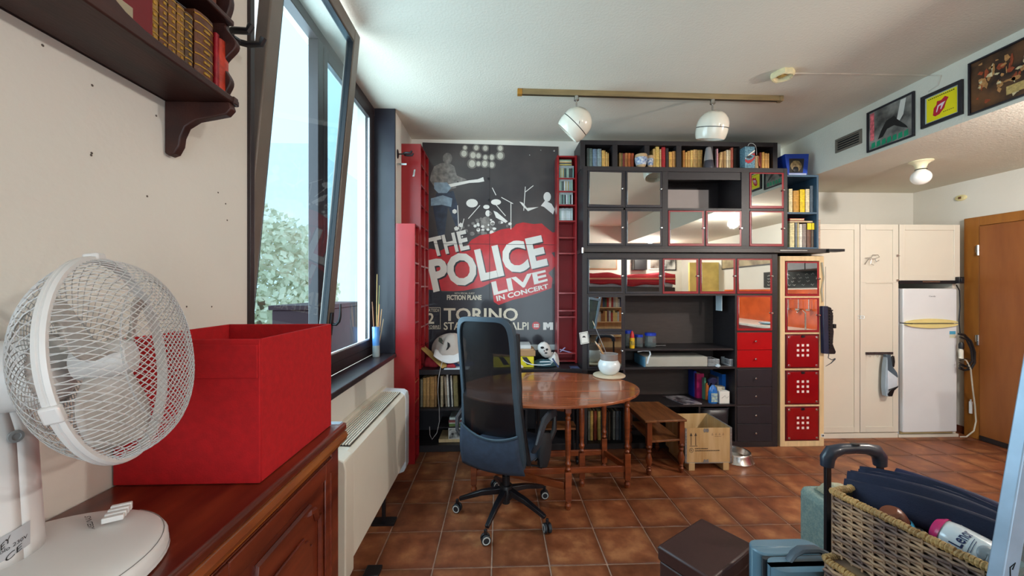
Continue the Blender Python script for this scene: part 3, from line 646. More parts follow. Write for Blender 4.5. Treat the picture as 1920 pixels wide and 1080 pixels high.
# ------------------------------------------------------------------ CONCERT POSTER
PY = YB - .006
def pp(x, y, d=.0006): return onY(x, y, PY - d)
_k = [0]
ps = thing('concert_poster', 'huge dark concert poster with red swash and white lettering on the back wall', 'poster', (0, PY, 1.5))
mk('poster_sheet', MB().prism([tuple(pp(x, y, .001)) for x, y in ((792, 267), (1047, 275), (1047, 690), (792, 690))], (0, .004, 0)),
   mat('poster_print', '#4c4645', .3, col2='#332f33', vs=1.6, coat=.45), ps)
PBLK = mat('poster_navy', '#1b1a24', .3, var=.15, coat=.4); PRED = mat('poster_red', '#b91d26', .32, var=.12, vs=12, coat=.35)
PWHT = mat('poster_white', '#dcd9d2', .35, var=.04, coat=.3); PGRY = mat('poster_grey', '#8b8680', .35, col2='#5c5856', vs=22, coat=.3)
PDKB = mat('poster_denim', '#2b3346', .35, var=.3, vs=20, coat=.3); PSKY = mat('poster_pale_blue', '#7f95a6', .35, var=.2, vs=22, coat=.3)
PGLOW = mat('poster_glow', '#bdb9ab', .35, var=.08, coat=.3); PHALO = mat('poster_halo', '#77726b', .35, var=.06, coat=.3)
def flat(name, pts, m, d=.0012, label=None):
    return mk(name, MB().poly([tuple(pp(x, y, d)) for x, y in pts][::-1]), m, ps, label=label)
flat('night_panel', [(792, 530), (830, 548), (900, 540), (920, 530), (936, 560), (1047, 530), (1047, 689), (792, 689)], PBLK, .0014)
hal, glo = MB(), MB()
def disc(mb, x, y, rx, ry, d, n=14, a0=0):
    _k[0] += 1; d += _k[0] * .000005
    mb.poly([tuple(pp(x + rx * math.cos(a0 + 2 * math.pi * k / n), y + ry * math.sin(a0 + 2 * math.pi * k / n), d)) for k in range(n)])
for x, y, r in ((870, 288, 6), (872, 277, 4), (887, 291, 6), (897, 292, 5), (910, 295, 4.5), (922, 295, 5), (938, 292, 6.5), (885, 307, 7), (897, 307, 4.5), (909, 307, 6), (922, 309, 5.5), (938, 278, 5), (893, 277, 5), (910, 278, 5)):
    disc(hal, x, y, r * 1.35, r * 1.35, .0016); disc(glo, x, y, r * .85, r * .95, .002)
mk_each('lamp_halo', hal, PHALO, ps); mk_each('stage_lamp', glo, PGLOW, ps)
# the players, as loose silhouettes
m1, m2, m3, m4 = MB(), MB(), MB(), MB()
def P_(mb, pts, d=.0018):
    if d < .0021: _k[0] += 1; d += _k[0] * .00001
    mb.poly([tuple(pp(x, y, d)) for x, y in pts][::-1])
disc(m1, 839, 297, 9, 10.5, .0018)
P_(m1, [(826, 306), (840, 304), (852, 312), (858, 335), (855, 352), (838, 358), (818, 350), (812, 336), (808, 326), (814, 312)])
P_(m1, [(808, 326), (815, 330), (820, 345), (838, 350), (836, 356), (816, 352), (806, 338)])
P_(m1, [(850, 322), (858, 330), (874, 336), (878, 342), (866, 344), (852, 336)])
P_(m3, [(818, 362), (850, 358), (858, 385), (862, 420), (855, 425), (840, 388), (834, 440), (822, 444), (812, 390)])
P_(m4, [(808, 372), (830, 366), (848, 372), (846, 388), (828, 384), (808, 386)])
P_(m4, [(814, 342), (838, 342), (846, 352), (838, 362), (822, 362), (814, 354)], .002)
P_(m2, [(838, 346), (880, 338), (896, 336), (906, 332), (908, 340), (898, 342), (880, 343), (840, 352)], .0022)
disc(m2, 885, 381, 11, 8, .0018); disc(m2, 930, 379, 9.5, 5.5, .0018); disc(m2, 912, 388, 6, 4, .0018)
rnd = random.Random(11); m5, m6 = MB(), MB()
for i in range(46):
    x, y = rnd.gauss(905, 26), rnd.gauss(428, 13); r = rnd.uniform(1.5, 5)
    disc(m5 if i % 2 else m6, x, y, r, r * rnd.uniform(.5, 1.2), .0016 + .00002 * i, 5 + i % 3, rnd.random())
disc(m1, 912, 418, 11, 12, .0017); disc(m2, 915, 400, 5, 6, .0018); P_(m2, [(925, 395), (932, 398), (952, 415), (948, 418), (930, 408)], .0018)
for a, b in (((900, 385), (878, 410)), ((958, 380), (958, 430)), ((940, 370), (962, 382)), ((985, 350), (982, 395)), ((985, 360), (1000, 348)), ((858, 385), (860, 430)), ((870, 410), (865, 430)), ((930, 384), (948, 405)), ((923, 352), (930, 366))):
    d_ = Vector((b[0] - a[0], b[1] - a[1])).normalized(); n_ = (-d_.y * .7, d_.x * .7)
    P_(m2, [(a[0] - n_[0], a[1] - n_[1]), (b[0] - n_[0], b[1] - n_[1]), (b[0] + n_[0], b[1] + n_[1]), (a[0] + n_[0], a[1] + n_[1])], .0019)
disc(m2, 1026, 369, 7, 9, .0018); P_(m2, [(1022, 376), (1034, 382), (1040, 392), (1037, 402), (1020, 388), (1014, 386)]); P_(m2, [(974, 378), (980, 380), (988, 390), (1010, 388), (990, 396), (980, 386)], .0019)
mk_each('figure_patch', m1, PGRY, ps); mk_each('white_patch', m2, PWHT, ps); mk_each('denim_patch', m3, PDKB, ps); mk_each('blue_patch', m4, PSKY, ps)
mk('drum_kit_dots', m5, PWHT, ps, kind='stuff'); mk('drum_kit_dots', m6, PGRY, ps, kind='stuff')
flat('red_swash', [(796, 503), (798, 478), (806, 466), (826, 470), (850, 458), (874, 462), (884, 450), (900, 441), (921, 438), (940, 430), (962, 427), (968, 420), (981, 417), (1000, 420), (1016, 419), (1020, 423), (1036, 436), (1047, 434), (1047, 470), (1034, 474), (1046, 492), (1036, 505), (1028, 512), (1036, 522), (1034, 540), (1010, 549), (985, 557), (962, 562), (935, 572), (926, 566), (921, 530), (905, 538), (870, 545), (850, 546), (820, 545), (797, 542)], PRED, .0027)
letters('lettering_shadow', 'THE', [pp(804, 449, 0), pp(875, 433, 0), pp(883, 469, 0), pp(813, 484, 0)], PBLK, ps, .0029, .03)
letters('lettering', 'THE', [pp(802, 447, 0), pp(873, 431, 0), pp(881, 467, 0), pp(811, 482, 0)], PWHT, ps, .0034, .03)
letters('lettering_shadow', 'POLICE', [pp(803, 491, 0), pp(1017, 443, 0), pp(1030, 500, 0), pp(816, 551, 0)], PBLK, ps, .0029, .04)
letters('lettering', 'POLICE', [pp(800, 488, 0), pp(1015, 440, 0), pp(1028, 498, 0), pp(813, 549, 0)], PWHT, ps, .0034, .04)
letters('lettering', 'LIVE', [pp(921, 529, 0), pp(1023, 506, 0), pp(1027, 527, 0), pp(926, 554, 0)], PWHT, ps, .0034, .03)
letters('lettering', 'IN CONCERT', [pp(930, 555, 0), pp(1027, 532, 0), pp(1029, 540, 0), pp(932, 565, 0)], PWHT, ps, .0034, .03)
PTAN = mat('poster_cream', '#cfc6b2', .35, var=.05, coat=.3)
letters('lettering', 'FICTION PLANE', [pp(838, 553, 0), pp(903, 553, 0), pp(903, 562.5, 0), pp(838, 562.5, 0)], PTAN, ps, .0024, .035)
letters('lettering', 'WITH SPECIAL GUEST', [pp(852, 548.4, 0), pp(890, 548.4, 0), pp(890, 551.4, 0), pp(852, 551.4, 0)], PTAN, ps, .0022, 0)
letters('lettering', 'TORINO', [pp(832, 577.5, 0), pp(971, 577.5, 0), pp(971, 602, 0), pp(832, 602, 0)], PTAN, ps, .0024, .02)
letters('lettering', 'STADIO DELLE ALPI', [pp(832, 604, 0), pp(991, 604, 0), pp(991, 618.5, 0), pp(832, 618.5, 0)], PTAN, ps, .0024, .015)
letters('lettering', 'MARTEDI', [pp(793, 579, 0), pp(823, 579, 0), pp(823, 584.5, 0), pp(793, 584.5, 0)], PTAN, ps, .0022, 0)
letters('lettering', '2', [pp(801, 587, 0), pp(814, 587, 0), pp(814, 607, 0), pp(801, 607, 0)], PTAN, ps, .0022, .02)
letters('lettering', 'OTTOBRE', [pp(790, 610, 0), pp(824, 610, 0), pp(824, 615.5, 0), pp(790, 615.5, 0)], PTAN, ps, .0022, 0)
bxm = MB()
for a, b in (((794, 576.5), (826, 577.3)), ((825.3, 576.5), (826, 617)), ((794, 616.3), (826, 617))): P_(bxm, [a, (b[0], a[1]), b, (a[0], b[1])], .0021)
mk('date_box', bxm, PTAN, ps)
rc = MB(); disc(rc, 1005, 610.5, 7.5, 7.5, .002, 20); mk('red_roundel', rc, PRED, ps)
sq = MB()
for i, (a, b) in enumerate(((1001, 607.5), (1004.4, 607.5), (1007.4, 607.5), (1001, 611), (1004.4, 611), (1007.4, 611))): P_(sq, [(a, b), (a + 2.6, b), (a + 2.6, b + 2.8), (a, b + 2.8)], .0026)
mk('roundel_mark', sq, PWHT, ps)
P5 = MB(); P_(P5, [(1018.5, 604.5), (1025, 604.5), (1027.5, 608), (1030, 604.5), (1037, 604.5), (1037, 618.5), (1031, 618.5), (1031, 612), (1027.5, 616), (1024.5, 612), (1024.5, 618.5), (1018.5, 618.5)], .002)
mk('channel_mark', P5, PWHT, ps); letters('lettering', 'TV', [pp(1028, 608, 0), pp(1036, 606.5, 0), pp(1036, 615, 0), pp(1028, 617, 0)], PBLK, ps, .0028, .0)
flat('pale_footer', [(970, 646), (1040, 646), (1040, 656), (970, 656)], mat('poster_footer', '#a9b0ae', .4, coat=.3), .0022)
cr_ = MB(); P_(cr_, [(917.6, 272), (918.4, 272), (918.4, 560), (917.6, 560)], .0038); P_(cr_, [(800, 456.4), (1040, 458.6), (1040, 459.4), (800, 457.2)], .0038)
mk('fold_crease', cr_, mat('crease', '#2a2728', .5), ps)
for x, y in ((1039, 283), (916, 335), (917, 375), (1014, 282), (993, 291)):
    p = pp(x, y, 0); r = .011 if x in (1039,) else .013 if x < 920 else .006
    mk('tack', MB().lathe([(0, 0), (r, 0), (r * .8, .006), (0, .008)], n=12, M=Matrix.Rotation(R(90), 3, 'X')).tf(Matrix.Translation((p.x, p.y - .001, p.z))), BLACKP if x < 920 else STEEL, ps)

# small fittings on the red tower sides
def guitar_hook(name, label, c, fwd, up=(0, 0, 1), s=1.0):
    t = thing(name, label, 'wall hook', c)
    F = Vector(fwd).normalized(); U = Vector(up); S = F.cross(U).normalized(); c = Vector(c); mb = MB()
    Mx = Matrix((S, U, F)).transposed()
    mk('wall_plate', MB().lathe([(0, 0), (.024 * s, 0), (.022 * s, .006), (.008, .012), (0, .012)], c, 16, M=Mx, sy=1.5), BLACKP, t)
    mk('stem', MB().tube([c + F * .008, c + F * .05 * s], .0055 * s, 8), BLACKP, t)
    arc = [c + F * .052 * s + S * (-.026 * s) + F * .052 * s, c + F * (.07 * s) - S * .028 * s, c + F * .054 * s - S * .02 * s, c + F * .048 * s, c + F * .054 * s + S * .02 * s, c + F * .07 * s + S * .028 * s, c + F * .105 * s + S * .026 * s, c + F * .112 * s + S * .025 * s + U * .016 * s]
    arc[0] = c + F * .105 * s - S * .026 * s; arc.insert(0, c + F * .112 * s - S * .025 * s + U * .016 * s)
    mk('yoke', MB().tube(arc, .0085 * s, 8), BLACKP, t); return t
hkp = onX(745, 285, XL + .0005)
guitar_hook('guitar_hook', 'black guitar hook on the wall strip before the tall red tower', (XL, 3.375, 2.66), (1, 0, 0), s=1.15)
hk = guitar_hook('guitar_hook', 'large black guitar hook on the wall above the wall shelf end', (XL, 1.22, 2.27), (1, 0, 0), s=1.2)
bk1 = thing('metal_bracket', 'small steel bracket screwed to the wall above the short red tower', 'bracket', (XL, 3.36, 2.56))
mk('plate', MB().box(XL, 3.35, 2.556, XL + .085, 3.354, 2.572), STEEL, bk1)
p = onY(776, 325, 3.504); cl = thing('metal_clip', 'small bright clip on the side of the tall red tower', 'clip', (p.x, 3.504, p.z))
mk('clip', MB().prism([(p.x - .012, 3.5, p.z - .03), (p.x + .006, 3.5, p.z - .03), (p.x + .016, 3.5, p.z + .034), (p.x + .002, 3.5, p.z + .034)], (0, .004, 0)), CHROME, cl)

# ------------------------------------------------------------------ CEILING FITTINGS
tr = thing('track_light', 'long brass-brown ceiling track carrying two spotlights', 'ceiling light', (.2, 2.92, 2.99))
TA, TBm = Vector((.138, 2.908, 2.978)), Vector((2.227, 2.946, 2.978)); tx = (TBm - TA).normalized(); ty = Vector((-tx.y, tx.x, 0))
def track(a, b, w_, z0, z1, m, name):
    mb = MB(); P0 = TA + tx * a; P1 = TA + tx * b
    mb.prism([P0 - ty * w_ + Vector((0, 0, z0)), P1 - ty * w_ + Vector((0, 0, z0)), P1 + ty * w_ + Vector((0, 0, z0)), P0 + ty * w_ + Vector((0, 0, z0))], (0, 0, z1 - z0)); mk(name, mb, m, tr, bevel=.002)
L_ = (TBm - TA).length
BRASS = mat('aged_brass', '#8f7c58', .42, metal=.35, var=.14, vs=5, stretch=(1, 6, 6))
track(.035, L_ - .03, .018, -.018, .022, BRASS, 'rail'); track(0, .035, .021, -.021, .02, mat('brass_cap', '#a87830', .4, metal=.3), 'end_cap'); track(L_ - .03, L_, .021, -.021, .02, BRASS, 'end_cap')
track(.04, L_ - .04, .006, -.0205, -.018, mat('slot_dark', '#2c2418', .6), 'slot')
LAMPW = mat('lamp_enamel', '#ddd8c8', .22, var=.02, coat=.4)
for k, (px_, yaw_, pit, lab) in enumerate(((1081, R(-62), R(-40), 'left'), (1344, R(-8), R(-58), 'right'))):
    a = (onZ(px_, 180, 2.96) - TA).dot(tx); base = TA + tx * a
    t = thing('spotlight', f'cream ball spotlight hanging from the {lab} end of the ceiling track', 'spotlight', base + Vector((0, 0, -.02)), group='ball spotlights on the track')
    mk('adaptor', MB().lathe([(0, 0), (.018, 0), (.02, -.03), (.012, -.036), (0, -.036)], base + Vector((0, 0, -.02)), 14), STEEL, t)
    mk('stem', MB().tube([base + Vector((0, 0, -.05)), base + Vector((0, 0, -.115))], .007, 8), STEEL, t)
    cc = base + Vector((0, 0, -.225)); r = .116
    # axis of the ball: the flat opening end faces away and down
    ax = Vector((math.sin(yaw_ * 1) * .55 - (.25 if k == 0 else 0), .35, -.75)).normalized() if k == 0 else Vector((-.05, .28, -.95)).normalized()
    Q = ax.to_track_quat('Z', 'Y').to_matrix()
    prof = [(0, -r)] + [(r * math.sin(a_), -r * math.cos(a_)) for a_ in [math.pi / 2 * i / 9 for i in range(1, 10)]] + [(r * 1.0, .012)]
    mk('rear_shell', MB().lathe(prof, cc, 32, M=Q), LAMPW, t)
    mk('seam', MB().lathe([(r * .985, .012), (r * .985, .018)], cc, 32, M=Q), BLACKP, t)
    mk('front_shell', MB().lathe([(r * 1.0, .018), (r * .99, .05), (r * .93, .085), (r * .86, .098), (r * .80, .095), (r * .78, .05), (0, .03)], cc, 32, M=Q), LAMPW, t)
    mb = MB(); o1 = Vector((.02, -.55, .7)) if k == 0 else Vector((.0, -.55, .78)); o1 = (o1 + Vector((.28, 0, 0)) if k == 0 else o1).normalized(); Q2 = o1.to_track_quat('Z', 'Y').to_matrix()
    for i in range(-4, 5):
        for j in range(-4, 5):
            x, y = (i + .5 * (j % 2)) * .0085, j * .0074
            if x * x + y * y > .034 ** 2: continue
            d = (Q2 @ Vector((x, y, math.sqrt(r * r - x * x - y * y)))).normalized(); Qd = d.to_track_quat('Z', 'Y').to_matrix()
            mb.lathe([(.0028, 0), (.0022, .0006), (0, .0006)], cc + d * (r * 1.001), 6, M=Qd)
    mk('vent_holes', mb, mat('vent_grey', '#8e8a80', .6, var=0), t, kind='stuff')
    j0 = Vector((0, -.92, -.38)).normalized()
    mk('index_mark', MB().tube([cc + (j0 + Vector((0, 0, -.05))).normalized() * r * 1.004, cc + (j0 + Vector((0, 0, .12))).normalized() * r * 1.004], .0016, 5), BLACKP, t)
# smoke detector remnant + conduit
dt = thing('ceiling_rose', 'round yellowed ceiling fitting with ragged plaster edge', 'ceiling fitting', (1.987, 2.62, 3.0))
ring = []
for k in range(28):
    a = 2 * math.pi * k / 28; q = 1 + .06 * math.sin(5 * a) + .04 * math.sin(9 * a + 1); ring.append((a, q))
mb = MB(); n = 28
prof = [(.066, 0), (.07, -.012), (.068, -.034), (.060, -.040), (.050, -.036), (.046, -.012), (0, -.010)]
vs = []; 
for r_, z_ in prof:
    for a, q in ring: vs.append((1.985 + r_ * (q if z_ < -.02 or r_ > .064 else 1) * math.cos(a), 2.62 + r_ * (q if z_ < -.02 or r_ > .064 else 1) * math.sin(a), 3.0 + z_))
fs = [(i * n + k, i * n + (k + 1) % n, (i + 1) * n + (k + 1) % n, (i + 1) * n + k) for i in range(len(prof) - 1) for k in range(n)]
mb.add(vs, fs); mk('housing', mb, mat('yellowed_plastic', '#d8cba0', .6, var=.12, vs=14), dt)
mk('terminal_block', MB().box(1.965, 2.60, 2.972, 2.0, 2.635, 2.99), mat('terminal', '#b09450', .6), dt, bevel=.003)
cd_ = MB().tube([(2.05, 2.62, 2.997), (2.5, 2.615, 2.998), (XB - .003, 2.612, 2.997), (XB - .003, 2.54, 2.955), (XB - .003, 2.56, 2.90), (XB - .003, 2.62, 2.885)], .004, 6)
tag(mk('cable_conduit', cd_, mat('painted_cable', '#cfc7b8', .7), None), 'painted-over cable running from the ceiling fitting to the soffit', 'cable')
# air vent on the soffit
vt = thing('air_vent', 'grey-brown slatted air grille on the soffit face', 'vent', (XB, 3.24, 2.77))
GV = mat('vent_metal', '#6f665a', .5, var=.08)
mk('frame', MB().box(XB - .012, 3.118, 2.708, XB, 3.368, 2.726).box(XB - .012, 3.118, 2.812, XB, 3.368, 2.83).box(XB - .012, 3.118, 2.726, XB, 3.138, 2.812).box(XB - .012, 3.348, 2.726, XB, 3.368, 2.812), GV, vt, bevel=.002)
mk('backing', MB().box(XB - .002, 3.138, 2.726, XB - .0005, 3.348, 2.812), BLACKP, vt)
for i in range(4): mk('slat', MB().prism([(XB - .011, 3.138, 2.738 + i * .021), (XB - .009, 3.138, 2.735 + i * .021), (XB - .003, 3.138, 2.744 + i * .021), (XB - .005, 3.138, 2.747 + i * .021)], (0, .21, 0)), GV, vt)
# globe lamps under the lowered ceiling
OPAL = mat('opal_glass', '#f4f1ea', .12, var=0, spec=.7)
def globe(c, label, lit, power=0):
    t = thing('globe_lamp', label, 'ceiling lamp', c); c = Vector(c)
    mk('rose', MB().lathe([(0, 0), (.078, 0), (.080, -.007), (.062, -.016), (.045, -.03), (.034, -.06), (.037, -.078), (0, -.078)], c, 28, M=Matrix.Rotation(R(2), 3, 'X')), mat('cream_ceramic', '#e6dcb8', .35, var=.03), t)
    mk('collar', MB().lathe([(.038, -.070), (.040, -.074), (.038, -.078)], c, 24), BLACKP, t)
    r = .068; m = OPAL if not lit else mat('opal_lit', '#fff8f1', .3, var=0, emit=560)
    mk('globe', MB().lathe([(.034, -.078)] + [(r * math.sin(a), -.138 + r * math.cos(a) * .95) for a in [R(28) + (math.pi - R(28)) * i / 14 for i in range(15)]], c, 32), m, t)
    if lit:
        pass
globe((3.62, 3.17, ZL), 'unlit white globe lamp under the lowered ceiling before the wardrobe', False)
globe((3.40, 1.50, ZL), 'lit globe lamp under the lowered ceiling, seen only in a mirror door', True, 108)
globe((3.40, -1.6, ZL), 'lit globe lamp added as fill light under the lowered ceiling, behind the viewer', True, 108)  # added lamp out of view, brightens the room from the right
# sensor on right wall
p = onX(1803, 371, XR)
se = thing('wall_sensor', 'small yellowed oval sensor on the wall above the door frame', 'sensor', p)
mk('body', MB().lathe([(0, 0), (.03, 0), (.03, .014), (.024, .02), (0, .02)], n=20, M=Matrix.Rotation(R(-90), 3, 'Y'), sy=1.6).tf(Matrix.Translation(p)), mat('sensor_cream', '#d8cc98', .5), se)
mk('eye', MB().box(p.x - .024, p.y - .012, p.z - .012, p.x - .019, p.y + .012, p.z + .012), mat('sensor_eye', '#6a4a28', .5), se)

# ------------------------------------------------------------------ PICTURES ON THE SOFFIT
def soffit_frame(name, label, y0, y1, z0, z1, fw, th=.018, border=BLKFACE):
    t = thing(name, label, 'picture', (XB, (y0 + y1) / 2, z0))
    mk('frame', MB().box(XB - th, y0, z0, XB - .0005, y1, z0 + fw).box(XB - th, y0, z1 - fw, XB - .0005, y1, z1).box(XB - th, y0, z0 + fw, XB - .0005, y0 + fw, z1 - fw).box(XB - th, y1 - fw, z0 + fw, XB - .0005, y1, z1 - fw), border, t, bevel=.0015)
    return t, XB - .006
def sp_(y, z, X, d): return (X - d, y, z)
p1, X1_ = soffit_frame('framed_print', 'framed grey print with pink upright strip and green lower strip beside the vent', 2.706, 3.065, 2.605, 2.935, .012)
def pr(t, name, pts, m, X, d): return mk(name, MB().poly([sp_(y, z, X, d) for y, z in pts]), m, t)
def norm(y1, y0, z0, z1): return lambda u, v: (y1 + (y0 - y1) * u, z0 + (z1 - z0) * v)   # u to the right as seen
N1 = norm(3.053, 2.718, 2.617, 2.923)
def rect(N, a, b, c, d): return [N(a, c), N(b, c), N(b, d), N(a, d)]
mk('print', MB().box(XB - .006, 2.718, 2.617, XB - .0005, 3.053, 2.923), mat('print_grey', '#9a978f', .4, col2='#3e3c3a', vs=7, coat=.3), p1)
pr(p1, 'pink_block', rect(N1, .03, .13, .24, .97), mat('print_pink', '#d8686e', .45, var=.35, vs=45), X1_, .001)
gr_ = MB()
for k in range(7): a = .06 + k * .125; gr_.poly([sp_(*N1(*q), X1_, .0012) for q in ((a, .03), (a + .1, .05), (a + .09, .19), (a + .01, .17))])
mk('green_block', gr_, mat('print_green', '#178a62', .45, var=.1), p1)
pr(p1, 'dark_shape', [N1(.22, .22), (N1(.3, .42)), N1(.42, .62), N1(.6, .66), N1(.7, .5), N1(.86, .3), N1(.9, .22), N1(.76, .3), N1(.6, .42), N1(.44, .4), N1(.34, .24)], mat('print_dark', '#1c1b1b', .45), X1_, .0009)
pr(p1, 'light_shape', [N1(.66, .55), N1(.74, .98), N1(.86, .98), N1(.8, .6), N1(.72, .48)], mat('print_light', '#d4d1c8', .45, var=.1), X1_, .0011)
p2, X2_ = soffit_frame('framed_print', 'black-framed yellow print with a red shape in the middle', 2.413, 2.660, 2.633, 2.862, .022)
mk('mount', MB().box(XB - .006, 2.433, 2.653, XB - .0005, 2.64, 2.842), mat('mount_grey', '#b4bcb6', .5), p2)
N2 = norm(2.628, 2.446, 2.662, 2.833)
pr(p2, 'print', rect(N2, 0, 1, 0, 1), mat('print_yellow', '#e8d60c', .45, var=.03), X2_, .001)
pr(p2, 'red_shape', [N2(.22, .22), N2(.25, .5), N2(.34, .6), N2(.36, .74), N2(.5, .72), N2(.62, .82), N2(.74, .72), N2(.66, .58), N2(.6, .36), N2(.44, .18), N2(.3, .15)], mat('print_crimson', '#b81830', .45, var=.1), X2_, .0016)
pr(p2, 'pale_streak', [N2(.38, .55), N2(.5, .6), N2(.64, .62), N2(.6, .56), N2(.5, .36), N2(.47, .36), N2(.5, .52), N2(.42, .5), N2(.36, .3), N2(.33, .3)], mat('print_palepink', '#e6cfd6', .45), X2_, .002)
tl = MB()
for k in range(14): tl.poly([sp_(*N2(*q), X2_, .0014) for q in ((.06 + k * .063, .91), (.10 + k * .063, .91), (.10 + k * .063, .95), (.06 + k * .063, .95))])
for k in range(6): tl.poly([sp_(*N2(*q), X2_, .0014) for q in ((.56 + k * .06, .2), (.6 + k * .06, .2), (.6 + k * .06, .225), (.56 + k * .06, .225))])
mk('fine_print', tl, INK, p2, kind='stuff')
p3, X3_ = soffit_frame('framed_print', 'large brown photographic print of a crowded room at the near end of the soffit', 1.95, 2.381, 2.605, 2.942, .01)
mk('print', MB().box(XB - .006, 1.96, 2.615, XB - .0005, 2.371, 2.932), mat('print_brown', '#6a4426', .4, col2='#1e1410', vs=8, coat=.25), p3)
N3 = norm(2.371, 1.96, 2.615, 2.932); rn = random.Random(5)
for nm, h, k in (('warm_patches', '#b07c48', 40), ('pale_patches', '#cbb78c', 24), ('red_patches', '#94401f', 22)):
    mb = MB()
    for i in range(k):
        a, b = rn.uniform(.08, .92), rn.gauss(.5, .24)
        if not .08 < b < .92: continue
        r = rn.uniform(.02, .07); e_ = rn.uniform(.4, 1.6); mb.poly([sp_(*N3(min(.98, max(.02, a + r * e_ * math.cos(t_) * rn.uniform(.3, 1.1))), min(.98, max(.02, b + r / e_ * 1.3 * math.sin(t_) * rn.uniform(.3, 1.1)))), X3_, .001 + i * .00003) for t_ in [6.283 * q / 6 for q in range(6)]])
    mk(nm, mb, mat('print_' + nm, h, .5, var=.25, vs=60), p3, kind='stuff')
pr(p3, 'pale_patches', rect(N3, .42, .66, .1, .26), mat('print_barrow', '#b89a5c', .5, var=.2, vs=80), X3_, .002)

# ------------------------------------------------------------------ THINGS ON THE TOP SHELF
def cup(px, w_, label, s=1.0):
    p = onY(px, 312, 3.57); t = thing('ceramic_cup', label, 'cup', (p.x, 3.56 + w_, IZ)); r = w_ / 2; h = .132 * s
    c = (p.x, 3.515 + r if s > .95 else 3.54 + r, IZ)
    mk('body', MB().lathe([(0, 0), (r * .45, 0), (r * .78, h * .25), (r * .98, h * .55), (r, h * .8), (r * .97, h), (r * .88, h), (r * .88, h * .6), (r * .3, h * .1), (0, h * .1)], c, 28), mat('stoneware_tan', '#bfa078', .5, var=.1), t)
    mk('painted_band', MB().lathe([(r * .8, h * .25), (r * .992, h * .55), (r * 1.012, h * .78), (r * .99, h * .78)], c, 28), mat('blue_white_glaze', '#d9dcd8', .3, col2='#4c6aa0', vs=55), t)
cup(1202, .112, 'larger ceramic cup with blue-and-white band in the second bay'); cup(1219, .06, 'smaller ceramic cup with blue-and-white band behind the larger one', .93)
p = onY(1327, 311, 3.56); lp = thing('lava_lamp', 'grey conical lava lamp standing between books on the top shelf', 'lamp', (p.x, 3.57, IZ))
mk('base', MB().lathe([(0, 0), (.05, 0), (.052, .01), (.042, .06), (.04, .075), (0, .075)], (p.x, 3.548, IZ), 24), mat('lamp_base_dark', '#3a3a42', .35), lp)
mk('glass_cone', MB().lathe([(.041, .075), (.036, .12), (.026, .185), (.021, .20), (0, .20)], (p.x, 3.548, IZ), 24), mat('smoky_cone', '#8b8a8a', .15, var=.06, coat=.5), lp)
p, q = onY(1270 + 575 / 4.697, 311, 3.55), onY(1270 + 662 / 4.697, 271.5, 3.55)
bx = thing('patterned_box', 'tall teal patterned box with red and white swirls on the top shelf', 'box', (p.x, 3.56, IZ))
mk('box', MB().box(p.x, 3.515, IZ, q.x, 3.595, IZ + .205), mat('teal_speckle', '#6f98a6', .5, col2='#3c6478', vs=70), bx, bevel=.003)
sw = lambda u, v: (p.x + (q.x - p.x) * u, 3.5135, IZ + .205 * v)
for h, dd, pts in (('#a3262c', .0, [(.02, .30), (.3, .22), (.6, .26), (.98, .44), (.98, .72), (.6, .64), (.98, .58), (.7, .42), (.3, .36), (.02, .42)]), ('#e6e2d2', -.0006, [(.02, .46), (.3, .60), (.6, .72), (.98, .84), (.98, .79), (.6, .66), (.3, .54), (.02, .42)]), ('#20242c', -.0008, [(.06, .48), (.4, .44), (.75, .52), (.5, .60), (.2, .56)])):
    mk('painted_swirl', MB().poly([(a[0], a[1] + dd, a[2]) for a in [sw(u, v) for u, v in pts]]), mat('swirl' + h[1:], h, .5, var=.1), bx)
tp_ = onY(1425, 311, 3.56)
ts = thing('tasselled_tube', 'tan cylindrical container with a looped white cord', 'container', (tp_.x - .03, 3.58, IZ))
mk('tube', MB().lathe([(0, 0), (.021, 0), (.021, .128), (.017, .13), (0, .13)], (onY(1270 + 700 / 4.697, 300, 3.55).x, 3.565, IZ), 18), mat('woven_tan', '#b79a70', .7, var=.2, vs=60), ts)
a = onY(1270 + 700 / 4.697, 289, 3.56)
mk('cord', MB().tube([onY(1270 + x / 4.697, 250 + y / 4.697, 3.538) for x, y in ((698, 190), (697, 140), (688, 108), (668, 90), (645, 86), (630, 95), (622, 110))], .0022, 6), mat('cord_white', '#c8c8c4', .7), ts)
mk('red_tassel', MB().tube([onY(1270 + x / 4.697, 250 + y / 4.697, 3.536) for x, y in ((716, 200), (718, 250), (724, 290))], [.003, .005, .006], 6), mat('tassel_red', '#a84a30', .8), ts)
# blue toy box on the blue shelf
bb = thing('blue_box', 'bright blue display box with a window standing on the blue shelf', 'box', (2.85, 3.7, 2.561))
f1 = [onY(1270 + x / 4.697, 250 + y / 4.697, 3.58) for x, y in ((945, 182), (1160, 180), (1143, 378), (975, 378))]
zb = 2.5605
f1[2].z = zb; f1[3].z = zb
BX = mat('box_blue', '#1d3fa0', .35, var=.1)
mk('carton', MB().prism([tuple(v) for v in f1], (0.02, .22, 0)), BX, bb, bevel=.002)
iw = [onY(1270 + x / 4.697, 250 + y / 4.697, 3.5785) for x, y in ((985, 222), (1118, 222), (1105, 348), (988, 348))]
mk('window_card', MB().poly([tuple(v) for v in iw][::-1]), mat('card_dark', '#2a2420', .4), bb)
cg = (iw[0] + iw[2]) / 2
mk('figure_head', MB().lathe([(0, .05), (.03, .044), (.05, .02), (.056, -.005), (.046, -.03), (.03, -.05), (0, -.055)], (cg.x, 3.577, cg.z), 20, sy=.12), mat('gold_brown', '#9c8458', .5, col2='#5a4628', vs=40), bb)
